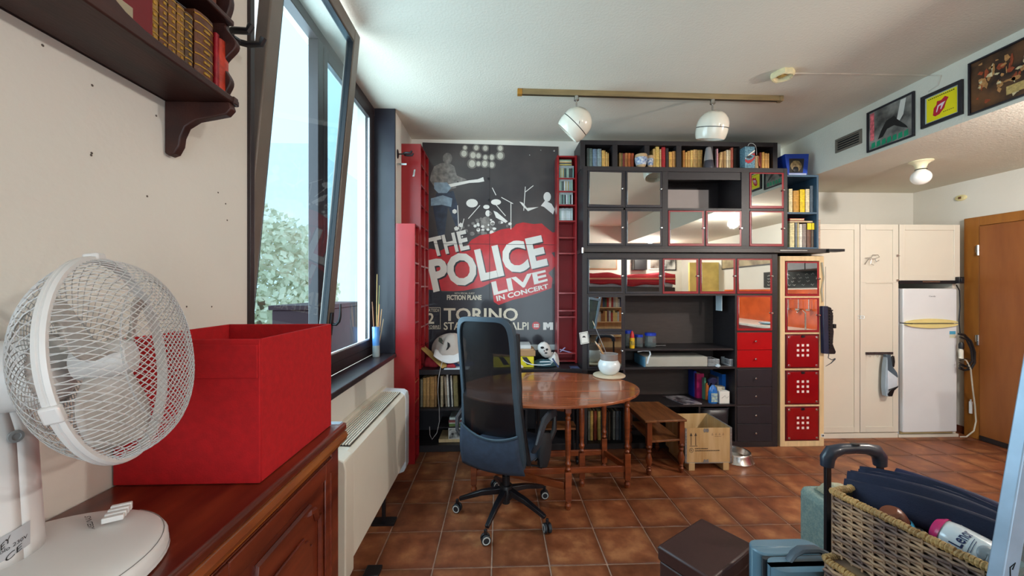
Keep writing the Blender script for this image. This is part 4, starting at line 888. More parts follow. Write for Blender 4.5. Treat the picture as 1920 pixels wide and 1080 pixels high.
mk('dark_muzzle', MB().lathe([(0, .02), (.022, .014), (.028, -.01), (.02, -.03), (0, -.032)], (cg.x - .008, 3.571, cg.z - .03), 14, sy=.12), BLACKP, bb)
mk('pale_strip', MB().prism([(f1[3].x + .01, 3.5785, zb + .006), (f1[2].x - .01, 3.5785, zb + .006), (f1[2].x - .008, 3.5785, zb + .03), (f1[3].x + .006, 3.5785, zb + .03)], (0, .001, 0)), mat('strip_pale', '#aab4d0', .5), bb)

# ------------------------------------------------------------------ THINGS IN THE LOW OPEN BAYS
zs = .923
GLS = glass_mat('jar_glass', '#cfd8d8', 1.3, .10); BLID = mat('lid_blue', '#1c3cb0', .35)
def jar(x, y, w_, h, label):
    t = thing('glass_jar', label, 'jar', (x, y, zs), group='blue-lidded jars in the open bay'); r = w_ / 2
    mk('glass', MB().lathe([(0, .002), (r * .9, .002), (r, .01), (r, h * .72), (r * .86, h * .82), (r * .86, h * .84), (r * .80, h * .80), (r * .94, h * .7), (r * .94, .012), (0, .008)], (x, y, zs), 8 if w_ > .06 else 20), GLS, t)
    mk('lid', MB().lathe([(0, h * .82), (r * .94, h * .82), (r * .94, h), (r * .9, h * 1.01), (0, h * 1.01)], (x, y, zs), 24), BLID, t)
P1 = onY(1221, 655, 3.62); jar(P1.x, 3.64, .112, .135, 'largest blue-lidded jar, rightmost on the bay shelf')
P1 = onY(1199, 655, 3.62); jar(P1.x, 3.64, .082, .118, 'small blue-lidded jar between the glue bottle and the big jar')
P1 = onY(1180, 655, 3.64); jar(P1.x, 3.68, .085, .155, 'tall blue-lidded jar half hidden behind the glue bottle')
P1 = onY(1185.5, 661, 3.57); gl = thing('glue_bottle', 'yellow bottle with pointed red cap on the bay shelf', 'bottle', (P1.x, 3.575, zs))
mk('body', MB().lathe([(0, 0), (.023, 0), (.024, .006), (.024, .092), (.018, .1), (0, .1)], (P1.x, 3.575, zs), 20), mat('glue_yellow', '#dfb01c', .35, var=.06), gl)
mk('cap', MB().lathe([(.02, .098), (.02, .116), (.012, .15), (.006, .162), (0, .164)], (P1.x, 3.575, zs), 16), mat('glue_red', '#c4202a', .35), gl)
mk('label_print', MB().lathe([(.0243, .03), (.0245, .034), (.0245, .066), (.0243, .07)], (P1.x, 3.575, zs), 20), mat('glue_label', '#e4c44c', .5, col2='#6a5a20', vs=70), gl)
cb = MB().tube([onY(x, y, Y_) for x, y, Y_ in ((1196, 659.5, 3.56), (1206, 657.7, 3.58), (1218, 658, 3.56), (1219.5, 664, 3.50), (1216, 672, 3.495), (1213.5, 682, 3.495))], [.006, .006, .006, .007, .008, .008], 6)
tag(mk('white_cable', cb, mat('cable_white', '#dfe6ea', .5), None), 'white cable end drooping over the bay shelf edge', 'cable')
tag(mk('flat_pen', MB().tube([(1.42, 3.66, zs + .006), (1.62, 3.68, zs + .006)], .006, 8), BLACKP, None), 'dark pen lying at the back of the open bay', 'pen')
# grey box, wire baskets
a, b = onY(1208, 690, 3.535), onY(1326.5, 669, 3.535)
gb = thing('grey_box', 'long pale grey box under the open bay shelf', 'box', (a.x, 3.54, .7535))
mk('carton', MB().box(a.x, 3.535, .7535, b.x, 3.80, b.z), mat('carton_grey', '#a8a69c', .6, var=.06, vs=6), gb, bevel=.003)
mk('side_face', MB().box(a.x - .003, 3.532, .7535, a.x + .012, 3.79, b.z + .001), mat('carton_teal', '#4c7c98', .5), gb)
WIRE = mat('white_wire', '#cfd4d8', .4)
def wirebasket(px0, px1, label):
    x0, x1 = onY(px0, 680, 3.55).x, onY(px1, 680, 3.55).x; t = thing('wire_basket', label, 'basket', ((x0 + x1) / 2, 3.6, .7535)); mb = MB(); zz0 = .7555; z1 = .815; y0, y1 = 3.545, 3.68
    for k in range(6): z_ = zz0 + (z1 - zz0) * k / 5; mb.tube([(x0, y0, z_), (x1, y0, z_), (x1, y1, z_), (x0, y1, z_)], .0011, 4, closed=True)
    for k in range(9):
        x = x0 + (x1 - x0) * k / 8; mb.tube([(x, y0, z1), (x, y0, zz0), (x, y1, zz0), (x, y1, z1)], .0011, 4)
    for k in range(1, 7):
        y = y0 + (y1 - y0) * k / 7; mb.tube([(x0, y, z1), (x0, y, zz0), (x1, y, zz0), (x1, y, z1)], .0011, 4)
    mk('wire_mesh', mb, WIRE, t, kind='stuff'); mk('rim', MB().tube([(x0, y0, z1), (x1, y0, z1), (x1, y1, z1), (x0, y1, z1)], .0022, 6, closed=True), WIRE, t)
wirebasket(1328, 1348, 'left small white wire basket right of the grey box'); wirebasket(1367, 1381, 'right small white wire basket next to the red drawers')
tag(mk('knife', MB().tube([onY(1349, 686.5, 3.54), onY(1368, 686.5, 3.54)], .002, 4), CHROME, None), 'thin bright blade lying between the two wire baskets', 'knife')
tag(mk('cloth_scrap', MB().lathe([(0, 0), (.02, .004), (.024, .018), (.012, .03), (0, .032)], onY(1346, 689, 3.52) + Vector((0, 0, .0)), 9, sy=.6), mat('cloth_pale', '#b9ccd8', .8, var=.1), None), 'pale crumpled cloth before the left wire basket', 'cloth')
# binders, spray, white box
zb = rows(0)[1] + .018
def binder(px0, px1, pyt, h, label, Y_=3.62, depth=.24):
    depth = min(depth, 3.872 - Y_)
    a, b = onY(px0, 760, Y_), onY(px1, pyt, Y_); t = thing('folder', label, 'folder', (a.x, Y_, zb))
    mb = MB().box(a.x, Y_, zb, b.x, Y_ + .004, b.z).box(a.x, Y_ + .004, zb, a.x + .003, Y_ + depth, b.z).box(b.x - .003, Y_ + .004, zb, b.x, Y_ + depth, b.z)
    mk('cover', mb, mat('folder' + h[1:], h, .4, var=.05), t, bevel=.001); mk('pages', MB().box(a.x + .0035, Y_ + .006, zb + .004, b.x - .0035, Y_ + depth - .01, b.z - .01), PAGES, t)
S7 = (8.727, 1180, 680)
for x0, x1, yt, h, lb_, Y_ in ((1055, 1098, 140, '#16389c', 'royal blue folder standing left in the folder bay', 3.76), (1102, 1222, 180, '#a31c5c', 'magenta folder in the folder bay', 3.72), (1225, 1256, 250, '#4c8c74', 'narrow green-and-white banded folder right of the magenta one', 3.68), (1260, 1300, 340, '#cf7638', 'orange folder behind the spray bottle', 3.66),
                               (1440, 1500, 230, '#6a6a78', 'grey folder behind the white boxes', 3.72), (1520, 1640, 190, '#1468c8', 'wide bright blue folder right in the folder bay', 3.66), (1645, 1705, 215, '#1a86c8', 'mid-blue folder between the wide blue and the cyan one', 3.62), (1708, 1750, 205, '#2aa0c0', 'cyan folder beside the drawers', 3.60)):
    binder(1180 + x0 / 8.727, 1180 + x1 / 8.727, 680 + yt / 8.727, h, lb_, Y_)
fb = MB(); a = onY(1180 + 1225 / 8.727, 700, 3.68); b = onY(1180 + 1256 / 8.727, 700, 3.68)
p = onY(1180 + 1385 / 8.727, 757, 3.55); sx = p.x
sy_ = thing('spray_bottle', 'blue trigger spray bottle in the folder bay', 'bottle', (sx, 3.57, zb))
mk('bottle', MB().lathe([(0, 0), (.042, 0), (.044, .01), (.044, .1), (.034, .14), (.016, .165), (.014, .175), (0, .175)], (sx, 3.57, zb), 24, sy=.6), mat('spray_blue', '#1568b8', .15, var=.05, coat=.6), sy_)
mk('label', MB().box(sx - .03, 3.5415, zb + .015, sx + .03, 3.543, zb + .098), mat('spray_label', '#b8c8b0', .5, col2='#4c78a8', vs=40), sy_)
mk('trigger_head', MB().prism([(sx - .042, 3.557, zb + .195), (sx - .05, 3.557, zb + .215), (sx - .01, 3.557, zb + .24), (sx + .03, 3.557, zb + .235), (sx + .042, 3.557, zb + .2), (sx + .018, 3.557, zb + .19), (sx + .014, 3.557, zb + .172), (sx - .014, 3.557, zb + .172), (sx - .014, 3.557, zb + .192), (sx - .03, 3.557, zb + .188), (sx - .038, 3.557, zb + .165), (sx - .046, 3.557, zb + .168)], (0, .026, 0)), mat('trigger_navy', '#1c2648', .3), sy_, bevel=.003)
for x0, x1, yt, Y_, lb_, pr_ in ((1478, 1640, 470, 3.54, 'white carton with a thin scribble beside the spray bottle', True), (1440, 1565, 392, 3.62, 'cream carton behind the white one', False)):
    a, b = onY(1180 + x0 / 8.727, 760, Y_), onY(1180 + x1 / 8.727, 680 + yt / 8.727, Y_); t = thing('small_carton', lb_, 'box', (a.x, Y_, zb))
    mk('carton', MB().box(a.x, Y_, zb, b.x, Y_ + .06, b.z), PAPER if pr_ else mat('carton_cream', '#cfc8b4', .6), t, bevel=.0015)
    if pr_: mk('scribble', MB().tube([(a.x + .02, Y_ - .0008, zb + .05), (a.x + .05, Y_ - .0008, zb + .075), (a.x + .07, Y_ - .0008, zb + .05), (a.x + .085, Y_ - .0008, zb + .07)], .0009, 4), INK, t)
mgp = [onZ(x, y, zb + .008) for x, y in ((1265, 739.5), (1321, 738.5), (1328, 756.5), (1292, 757))]
mg = thing('magazine', 'glossy magazine lying flat at the front of the folder bay', 'magazine', mgp[0])
mk('pages', MB().prism([(1.64, 3.79, zb), (1.86, 3.80, zb), (1.90, 3.53, zb), (1.72, 3.52, zb)], (0, 0, .007)), mat('mag_cover', '#b8b4b8', .25, col2='#3c2c34', vs=9, coat=.5), mg)
# bin in the bottom bay
bn = thing('waste_bin', 'black plastic bin in the bottom bay left of the dark drawers', 'bin', (2.04, 3.7, .0525))
def binf(u, v):
    a = 2 * math.pi * u; k = .146 - .02 * (1 - v); e = 4
    x = math.copysign(abs(math.cos(a)) ** (2 / e), math.cos(a)) * k; y = math.copysign(abs(math.sin(a)) ** (2 / e), math.sin(a)) * .15
    return (2.045 + x, 3.68 + y, .0525 + .30 * v)
mk('body', MB().grid(binf, 32, 4).lathe([(0, 0), (.12, 0)], (2.045, 3.68, .054), 4, M=Matrix.Rotation(R(45), 3, 'Z')), mat('bin_black', '#26262b', .35, var=.05), bn, solid=.004)
mk('rim', MB().tube([binf(i / 32, 1.0) for i in range(32)], .007, 6, closed=True), mat('bin_rim', '#34343c', .3), bn)

# ------------------------------------------------------------------ THINGS ON THE SIDEBOARD
TZ = .7505
CARD = mat('cardboard', '#9c7a58', .8, var=.08)
env = thing('padded_envelope', 'yellow-brown padded envelope leaning off the sideboard edge', 'envelope', (-.58, 3.62, TZ))
e4 = [onY(x, y, Y_) for x, y, Y_ in ((788, 653, 3.66), (794, 650, 3.70), (838, 687, 3.52), (829, 691, 3.485))]
for v in e4: v.z = max(v.z, TZ + .002)
mk('envelope', MB().prism([tuple(v) for v in e4], (.0, .02, .012)), mat('envelope_ochre', '#b08c50', .7, var=.1), env)
def cloth(name, c, rx, ry, h, m, seed, parent=None, nu=26, nv=10, lump=.25, label=None, tilt=0):
    rd = random.Random(seed); ph_ = [rd.uniform(0, 6.28) for _ in range(6)]
    def f(u, v):
        a = 2 * math.pi * u; r = math.sin(v * math.pi / 2) ** .8
        k = 1 + lump * (.5 * math.sin(2 * a + ph_[0]) + .3 * math.sin(3 * a + ph_[1] + 2 * v) + .22 * math.sin(7 * a + ph_[2]) * v)
        z = h * (math.cos(v * math.pi / 2)) ** .7 * (1 + lump * .5 * math.sin(3 * a + ph_[3]) * (1 if v > .05 else 0)) + .004
        x, y = rx * r * k * math.cos(a), ry * r * k * math.sin(a)
        return (c[0] + x + tilt * z, c[1] + y, c[2] + max(0, z * (1 + .15 * math.sin(9 * a + ph_[4]) * v)))
    return mk(name, MB().grid(f, nu, nv), m, parent, solid=.003, angle=60, label=label)
RAGR = mat('rag_red', '#9c2430', .8, var=.2, vs=20); RAGB = mat('rag_blue', '#3a4c78', .8, var=.2, vs=20)
tag(cloth('folded_cloth', (-.62, 3.63, TZ), .07, .06, .09, RAGR, 3), 'red crumpled cloth at the left end of the sideboard', 'cloth')
tag(cloth('folded_cloth', (-.40, 3.64, TZ), .14, .06, .05, RAGB, 4), 'blue crumpled cloth under the printed white bag', 'cloth')
bag = thing('fabric_cap', 'floppy off-white printed fabric hat resting on the cloths', 'hat', (-.5, 3.64, TZ + .04))
BAGM = mat('cotton_offwhite', '#b8aea6', .85, var=.06)
def capf(u, v):
    a = 2 * math.pi * u; r = math.sin(v * math.pi * .55); z = math.cos(v * math.pi * .5) ** .8
    k = 1 + .08 * math.sin(4 * a + 3 * v) + .05 * math.sin(9 * a)
    return (-.475 + .155 * r * k * math.cos(a) + .03 * z, 3.645 + .085 * r * k * math.sin(a), TZ + .075 + .235 * z + .02 * math.sin(3 * a) * v - .05 * (1 - z) * math.cos(a))
mk('crown', MB().grid(capf, 30, 12), BAGM, bag, solid=.004, angle=70)
brim = MB().grid(lambda u, v: (-.60 + .27 * u, 3.60 - .10 * v * (1 - .3 * abs(u - .5)), TZ + .09 + .05 * (1 - v) - .05 * u * (1 - u) * 4 * v + .03 * (1 - u)), 12, 5)
mk('brim', brim, mat('cotton_white', '#d2d0d0', .85, var=.04), bag, solid=.004, angle=70)
def capp(px, py): return onY(px, py, 3.553)
mk('black_print', MB().poly([capp(x, y) for x, y in ((839, 641), (843, 644), (844, 649), (840, 655), (836, 657), (839, 650))]), INK, bag)
mk('black_print', MB().poly([capp(x, y) for x, y in ((823, 633), (828, 634), (831, 640), (828, 641), (832, 646), (827, 644), (822, 640))]), mat('ink_green', '#33382c', .7), bag)
tag(mk('paper_sheets', MB().prism([(-.50, 3.49, TZ), (-.28, 3.49, TZ), (-.27, 3.60, TZ), (-.49, 3.60, TZ)], (0, 0, .008)), mat('paper_bluewhite', '#ccd6de', .7), None), 'white papers at the sideboard edge under the hat brim', 'papers')
tag(cloth('scrap_cloth', (-.44, 3.53, TZ + .0085), .04, .022, .03, RAGR, 9), 'small red rag on the papers below the hat', 'cloth')
cbw = MB().tube([(x, Y_, z) for x, Y_, z in [(onY(a, b, 3.47).x, 3.47, onY(a, b, 3.47).z) for a, b in ((830, 676), (826, 690), (822, 710), (821, 735), (823.5, 765), (824, 790), (819, 812), (810, 824), (806, 815), (805.5, 800))]], .0028, 6)
tag(mk('charger_cable', cbw, mat('cable_greywhite', '#b8b4b4', .5), None), 'off-white cable hanging in front of the sideboard books', 'cable')
# boxes to the right of the chair back
def sbox(name, label, px0, px1, py0, py1, Y_, d, m, cat='box', z=None):
    a, b = onY(px0, py1, Y_), onY(px1, py0, Y_); t = thing(name, label, cat, (a.x, Y_, a.z))
    mk('carton', MB().box(a.x, Y_, z if z else a.z, b.x, Y_ + d, b.z), m, t, bevel=.002); return t
HZ = sbox('hazard_box', 'yellow box with black diagonal stripes on the sideboard', 925, 1001, 669, 686.5, 3.56, .2, mat('hazard_yellow', '#d2c222', .5, var=.06), z=TZ + .001)
st = MB()
for x in (935, 957, 978.5): st.poly([tuple(onY(a, b, 3.5585)) for a, b in ((x, 669.5), (x + 9, 669.5), (x + 20, 684), (x + 9.5, 684))])
mk('black_stripe', st, BLACKP, HZ)
c1 = onY(925, 669, 3.56).z + .002
t = thing('cardboard_box', 'flat brown cardboard box lying on the hazard-striped box', 'box', (.0, 3.6, c1)); mk('carton', MB().box(-.06, 3.57, c1, onY(1004, 660, 3.57).x, 3.80, c1 + .052), CARD, t, bevel=.002); mk('lid_flap', MB().box(-.06, 3.575, c1 + .0545, onY(1003, 660, 3.57).x - .01, 3.795, c1 + .063), mat('cardboard_light', '#b49270', .8), t)
t = thing('white_box', 'pale box lid showing above the cardboard box', 'box', (0, 3.6, c1 + .064)); mk('carton', MB().box(-.05, 3.60, c1 + .0645, .30, 3.84, c1 + .098), mat('lid_pale', '#bcc0c0', .6), t, bevel=.002)
sk = thing('plaster_mask', 'white mask-like ornament with dark hollows on the sideboard', 'ornament', (.42, 3.62, TZ + .05)); mc = onY(1022, 657, 3.60)
MK = mat('mask_white', '#cfccc8', .5, var=.08, vs=12)
mk('mask', MB().lathe([(0, .082), (.035, .072), (.052, .05), (.06, .015), (.05, -.035), (.03, -.066), (0, -.08)], (mc.x, 3.62, mc.z), 20, sy=.75, M=Matrix.Rotation(R(-28), 3, 'Y')), MK, sk)
ho = MB()
for a, b, rx_, ry_ in ((1017, 652, 4.2, 2.6), (1025.5, 655.5, 3.2, 2.6), (1024, 662, 3.4, 1.6), (1020.5, 658, 1.2, 2)): p = onY(a, b, 3.573); ho.lathe([(0, 0), (1, 0), (.8, .006), (0, .01)], n=12, M=Matrix.Rotation(R(90), 3, 'X') @ Matrix.Diagonal((.0042 * rx_, .0042 * ry_, 1))).tf(Matrix.Translation((p.x, p.y + .006, p.z)), len(ho.v) - 26)
mk('dark_hollow', ho, mat('hollow', '#1c1c20', .7), sk)
tag(cloth('folded_cloth', (.43, 3.62, TZ), .11, .06, .055, mat('cloth_teal_dark', '#33545e', .8, var=.3, vs=20), 12), 'dark teal cloth under the white mask', 'cloth')
tag(cloth('folded_cloth', (.52, 3.64, TZ), .05, .05, .11, MK, 14), 'greyish-white cloth right of the mask', 'cloth')
tag(mk('blue_strap', MB().tube([onY(x, y, 3.54) for x, y in ((1036, 672), (1041, 680), (1047, 688))], .007, 6), RAGB, None), 'blue strap slanting over the sideboard edge beside the red tower', 'strap')
tag(mk('usb_cable', MB().tube([onY(x, y, 3.51) + Vector((0, 0, .002)) for x, y in ((980, 676), (988, 681), (1000, 684.5), (1018, 685), (1032, 683.5), (1036, 680), (1030, 678.5), (1012, 679))], .004, 6), mat('cable_white', '#dfe6ea', .5), None), 'white looped cable lying before the mask', 'cable')
tag(cloth('crumpled_tissue', (.16, 3.52, TZ), .05, .02, .035, mat('tissue', '#d8dcdc', .85), 8), 'white crumpled tissue at the sideboard edge by the chair', 'tissue')
tag(mk('pen_bundle', MB().tube([onY(1049, 655, 3.755), onY(1073, 662, 3.755)], .006, 6).tube([onY(1050, 660, 3.752), onY(1060, 652, 3.752) + Vector((0, .01, 0))], .006, 6), mat('pen_lilac', '#a8a0c8', .4), None), 'lilac and white pens in the bottom level of the right tower', 'pens')
tag(mk('flat_card', MB().box(.66, 3.50, TZ + .0003, .74, 3.60, TZ + .003), mat('card_blue', '#4a5678', .6, col2='#2c3450', vs=30), None), 'dark blue card lying on the sideboard beneath the right tower', 'card')
# ------------------------------------------------------------------ OFFICE CHAIR (local frame: faces +y, back towards the viewer)
CHB = mat('chair_fabric_blue', '#2e3a4c', .75, var=.12, vs=30, bump=.2, bs=400)
CHT = mat('chair_trim', '#33434f', .5, var=.08)
def mesh_cloth():
    m = bpy.data.materials.new('chair_mesh'); m.use_nodes = True; n = m.node_tree.nodes; l = m.node_tree.links
    b = n['Principled BSDF']; b.inputs['Base Color'].default_value = lin('#0b0c12'); b.inputs['Roughness'].default_value = .35
    b.inputs['Alpha'].default_value = .90; return m
ch = thing('office_chair', 'high-backed dark blue office chair with black mesh back and five castors', 'chair', (.045, 2.535, 0), R(-27))
def bc(z):   # centre line of the back: y offset for height
    t = (z - .36) / .96
    return -.215 - .045 * math.sin(t * math.pi) * (1 if t < .5 else .6) - .13 * t * t + .0
def hw(z):   # half width
    t = (z - .36) / .96
    return .230 - .03 * t - .020 * math.sin(t * math.pi)
def outline(ins, n=64):
    """rounded, slightly waisted back outline, list of (x, z)"""
    pts = []; z0, z1 = .36 + ins, 1.32 - ins; r = .075
    for k in range(n):
        a = 2 * math.pi * k / n; e = 7
        cx = math.copysign(abs(math.cos(a)) ** (2 / e), math.cos(a)); cz = math.copysign(abs(math.sin(a)) ** (2 / e), math.sin(a))
        z = (z0 + z1) / 2 + cz * (z1 - z0) / 2; pts.append((cx * (hw(z) - ins), z))
    return pts
def by(x, z): return bc(z) + .9 * x * x     # slight curve across
o_, i_ = outline(0), outline(.028)
fr = MB(); n = 64; vs = []
for ring, dy in ((o_, .0), (i_, -.006), (i_, .03), (o_, .045)):
    vs += [(x, by(x, z) + dy, z) for x, z in ring]
fs = []
for q in range(4):
    for k in range(n): a, b = q * n, ((q + 1) % 4) * n; fs.append((a + k, a + (k + 1) % n, b + (k + 1) % n, b + k))
fr.add(vs, fs); mk('back_frame', fr, CHT, ch, local=True, bevel=.003)
mk('mesh_panel', MB().grid(lambda u, v: ((u * 2 - 1) * (hw(.60 + .695 * v) - .024), by((u * 2 - 1) * (hw(.60 + .695 * v) - .024), .60 + .695 * v) + .008, .60 + .695 * v), 12, 24), mesh_cloth(), ch, local=True)
def shell(u, v):
    x = (u * 2 - 1); top = .60 + .05 * x * x - .06 * (x + 1) * .25
    z = .375 + (top - .375) * v; X = x * (hw(z) - .012)
    return (X, by(X, z) - .012 - .02 * math.sin(math.pi * v), z)
mk('lower_shell', MB().grid(shell, 16, 10), CHB, ch, local=True, solid=.012)
mk('shell_piping', MB().tube([Vector(shell(i / 16, 1)) + Vector((0, -.006, 0)) for i in range(17)], .009, 6), CHT, ch, local=True)
pad = MB().grid(lambda u, v: ((u * 2 - 1) * (hw(1.1 + .18 * v) - .045), by(0, 1.1 + .18 * v) + .05 + .03 * math.sin(math.pi * v), 1.1 + .18 * v), 8, 6)
mk('headrest', pad, BLACKP, ch, local=True, solid=.02)
mk('frame_side', MB().tube([(hw(z) - .006, by(hw(z), z) + .045, z) for z in [.42 + .08 * k for k in range(11)]], .018, 6), BLACKP, ch, local=True)
def seat(u, v):
    a = 2 * math.pi * u; e = 4; cx = math.copysign(abs(math.cos(a)) ** (2 / e), math.cos(a)); cy = math.copysign(abs(math.sin(a)) ** (2 / e), math.sin(a))
    k = math.sin(math.pi * min(.999, v)) ** .35 if 0 < v < 1 else 0
    return (cx * .245 * k, .04 + cy * .235 * k, .395 + .09 * v)
mk('seat', MB().grid(seat, 32, 8), CHB, ch, local=True)
mk('seat_underside', MB().box(-.12, -.12, .33, .12, .14, .395), BLACKP, ch, local=True, bevel=.02)
bo = MB().lathe([(0, -.11), (.05, -.10), (.075, -.04), (.075, .04), (.05, .1), (0, .11)], n=16, M=Matrix.Diagonal((.45, 1.1, 1))).tf(Matrix.Translation((.265, .02, .46)) @ Matrix.Rotation(R(-20), 4, 'X'))
mk('seat_bolster', bo, mat('chair_dark', '#17171c', .7), ch, local=True)
for s in (-1, 1):
    arm = mk('armrest', MB().tube([(s * .25, -.13, .50), (s * .285, -.15, .56), (s * .295, -.13, .625), (s * .29, -.06, .665), (s * .285, .06, .675), (s * .285, .16, .66), (s * .28, .19, .63)], [.02, .022, .026, .03, .03, .028, .02], 8, sq=(.55, 1.1)), mat('arm_grey', '#2c343c', .4), ch, local=True)
    mk('armrest_bracket', MB().tube([(s * .285, .16, .645), (s * .29, .13, .55), (s * .27, .05, .47), (s * .2, .0, .39)], [.014, .018, .018, .016], 8), BLACKP, arm, local=True)
mk('gas_column', MB().lathe([(0, .07), (.026, .07), (.026, .25), (.018, .25), (.018, .34), (0, .34)], n=16), BLACKP, ch, local=True)
mk('lever', MB().tube([(.05, 0, .345), (.2, .03, .34), (.24, .04, .335)], [.006, .006, .012], 8), BLACKP, ch, local=True)
hub = MB().lathe([(0, .105), (.045, .105), (.05, .15), (.04, .19), (0, .19)], n=20)
for k in range(5):
    a = R(31.6 + 27 + 72 * k); ca, sa = math.cos(a), math.sin(a)
    mk('base_arm', MB().tube([(ca * .03, sa * .03, .155), (ca * .16, sa * .16, .135), (ca * .31, sa * .31, .088)], [.03, .024, .017], 4, sq=(.9, 1)), mat('base_black', '#15151a', .3), ch, local=True, bevel=.003)
    c = Vector((ca * .325, sa * .325, 0)); cs = mk('castor', MB().box(c.x - .008, c.y - .008, .045, c.x + .008, c.y + .008, .085), BLACKP, ch, local=True, bevel=.002)
    wa = a + R([60, 20, 75, 35, 50][k]); ax = Vector((math.cos(wa), math.sin(wa), 0)); M = ax.to_track_quat('Z', 'Y').to_matrix()
    for s in (-1, 1):
        cc = c + ax * (s * .014) + Vector((0, 0, .029))
        mk('wheel', MB().lathe([(0, -.009), (.026, -.009), (.029, -.004), (.029, .005), (.026, .009), (0, .009)], cc, 20, M=M), mat('wheel_dark', '#23262a', .45), cs, local=True)
        mk('wheel_ring', MB().lathe([(.017, s * .0095), (.022, s * .0105), (.024, s * .0085)], cc, 20, M=M), mat('wheel_pale', '#b8bcb8', .5), cs, local=True)
mk('hub', hub, BLACKP, ch, local=True)

# ------------------------------------------------------------------ GATE-LEG TABLE
tb = thing('gateleg_table', 'oval reddish gate-leg table with turned legs in front of the sideboard', 'table', (.38, 2.92, 0))
TCX, TCY, TRX, TRY = .385, 2.905, .668, .495
def oval_part(y0, y1, name):
    pts = []; n = 40
    ya, yb_ = (y0 - TCY) / TRY, (y1 - TCY) / TRY; ya, yb_ = max(-1, ya), min(1, yb_)
    a0, a1 = math.asin(ya), math.asin(yb_)
    right = [(TCX + TRX * math.cos(a0 + (a1 - a0) * k / n), TCY + TRY * math.sin(a0 + (a1 - a0) * k / n)) for k in range(n + 1)]
    left = [(2 * TCX - x, y) for x, y in right[::-1]]
    pts = right + left; out = []
    for q in pts:
        if not out or (abs(q[0] - out[-1][0]) + abs(q[1] - out[-1][1])) > 1e-4: out.append(q)
    if abs(out[0][0] - out[-1][0]) + abs(out[0][1] - out[-1][1]) < 1e-4: out.pop()
    mk(name, MB().prism([(x, y, .722) for x, y in out], (0, 0, .02)), mat('table_top_wood', '#a25c38', .24, col2='#824426', vs=4, stretch=(.8, 7, 1), coat=.6, spec=.6), tb, bevel=.004)
oval_part(TCY - TRY, 2.754, 'drop_leaf'); oval_part(2.757, 3.06, 'table_top'); oval_part(3.063, TCY + TRY, 'drop_leaf')
LEGP = [(0, 0), (.016, 0), (.022, .012), (.024, .03), (.017, .045), (.022, .055), (.026, .06)]
def turned(z0, z1, s=1.0):
    h = z1 - z0
    prof = [(0, 0), (.016, 0), (.021, .015), (.023, .03), (.015, .045), (.018, .055), (.013, .062)]
    q = [(0.021, .27), (.014, .285), (.02, .30), (.022, .31), (.015, .325), (.0165, .36), (.021, .50), (.0195, .58), (.0155, .60), (.021, .612), (.014, .628), (.021, .65), (.021, .655)]
    return [(r * s, z0 + z) for r, z in prof], [(r * s, z) for r, z in q]
def tleg(x, y, name='leg', parent=tb, top=.722):
    a, b = turned(0, 0); mb = MB().lathe([(r, z) for r, z in a] + [(0, .064)], (x, y, 0), 16).box(x - .021, y - .021, .062, x + .021, y + .021, .255)
    mb.lathe([(0, .254)] + b + [(0, .656)], (x, y, 0), 16).box(x - .02, y - .02, .65, x + .02, y + .02, top); return mk(name, mb, CHERRY, parent, bevel=.002)
for x, y in ((-.185, 2.80), (.955, 2.83), (-.185, 3.08), (.86, 3.12)): tleg(x, y)
tleg(.463, 2.565, 'gate_leg'); tleg(.62, 2.86, 'gate_post'); 
def rail(a, b, z0, z1, t=.018, name='stretcher'):
    a, b = Vector(a), Vector(b); d = (b - a).normalized(); n_ = Vector((-d.y, d.x, 0)) * t / 2
    mk(name, MB().prism([(a - n_ + Vector((0, 0, z0))), (b - n_ + Vector((0, 0, z0))), (b + n_ + Vector((0, 0, z0))), (a + n_ + Vector((0, 0, z0)))], (0, 0, z1 - z0)), CHERRY, tb, bevel=.003)
rail((-.165, 2.80, 0), (.935, 2.83, 0), .12, .165, .022); rail((-.165, 3.08, 0), (.84, 3.12, 0), .12, .165, .022)
rail((.955, 2.85, 0), (.865, 3.10, 0), .12, .165, .022); rail((-.185, 2.82, 0), (-.185, 3.06, 0), .12, .165, .022)
rail((.44, 2.575, 0), (.0, 2.80, 0), .13, .18, .02); rail((.463, 2.58, 0), (.6, 2.85, 0), .65, .70, .018, 'gate_rail'); rail((.44, 2.575, 0), (.0, 2.80, 0), .655, .70, .018, 'gate_rail')
rail((-.165, 2.80, 0), (.935, 2.83, 0), .63, .715, .018, 'apron'); rail((-.165, 3.08, 0), (.84, 3.12, 0), .63, .715, .018, 'apron')
# small black trolley standing under the table
tro = thing('metal_trolley', 'small black metal trolley frame on castors under the table', 'trolley', (.6, 3.28, 0))
mb = MB()
for x in (.33, .66):
    mb.tube([(x, 3.22, .05), (x, 3.22, .55)], .012, 8).tube([(x, 3.40, .05), (x, 3.40, .55)], .012, 8)
mk('frame', mb.tube([(.33, 3.22, .55), (.66, 3.22, .55), (.66, 3.40, .55), (.33, 3.40, .55)], .012, 8, closed=True), BLACKP, tro)
mk('tray', MB().box(.33, 3.22, .29, .66, 3.40, .305), mat('trolley_wood', '#7a4a26', .5), tro, bevel=.002)
for x in (.33, .66):
    for y in (3.22, 3.40): mk('castor', MB().lathe([(0, -.01), (.024, -.01), (.024, .01), (0, .01)], (x, y, .025), 14, M=Matrix.Rotation(R(90), 3, 'Y')).box(x - .006, y - .006, .03, x + .006, y + .006, .056), BLACKP, tro)

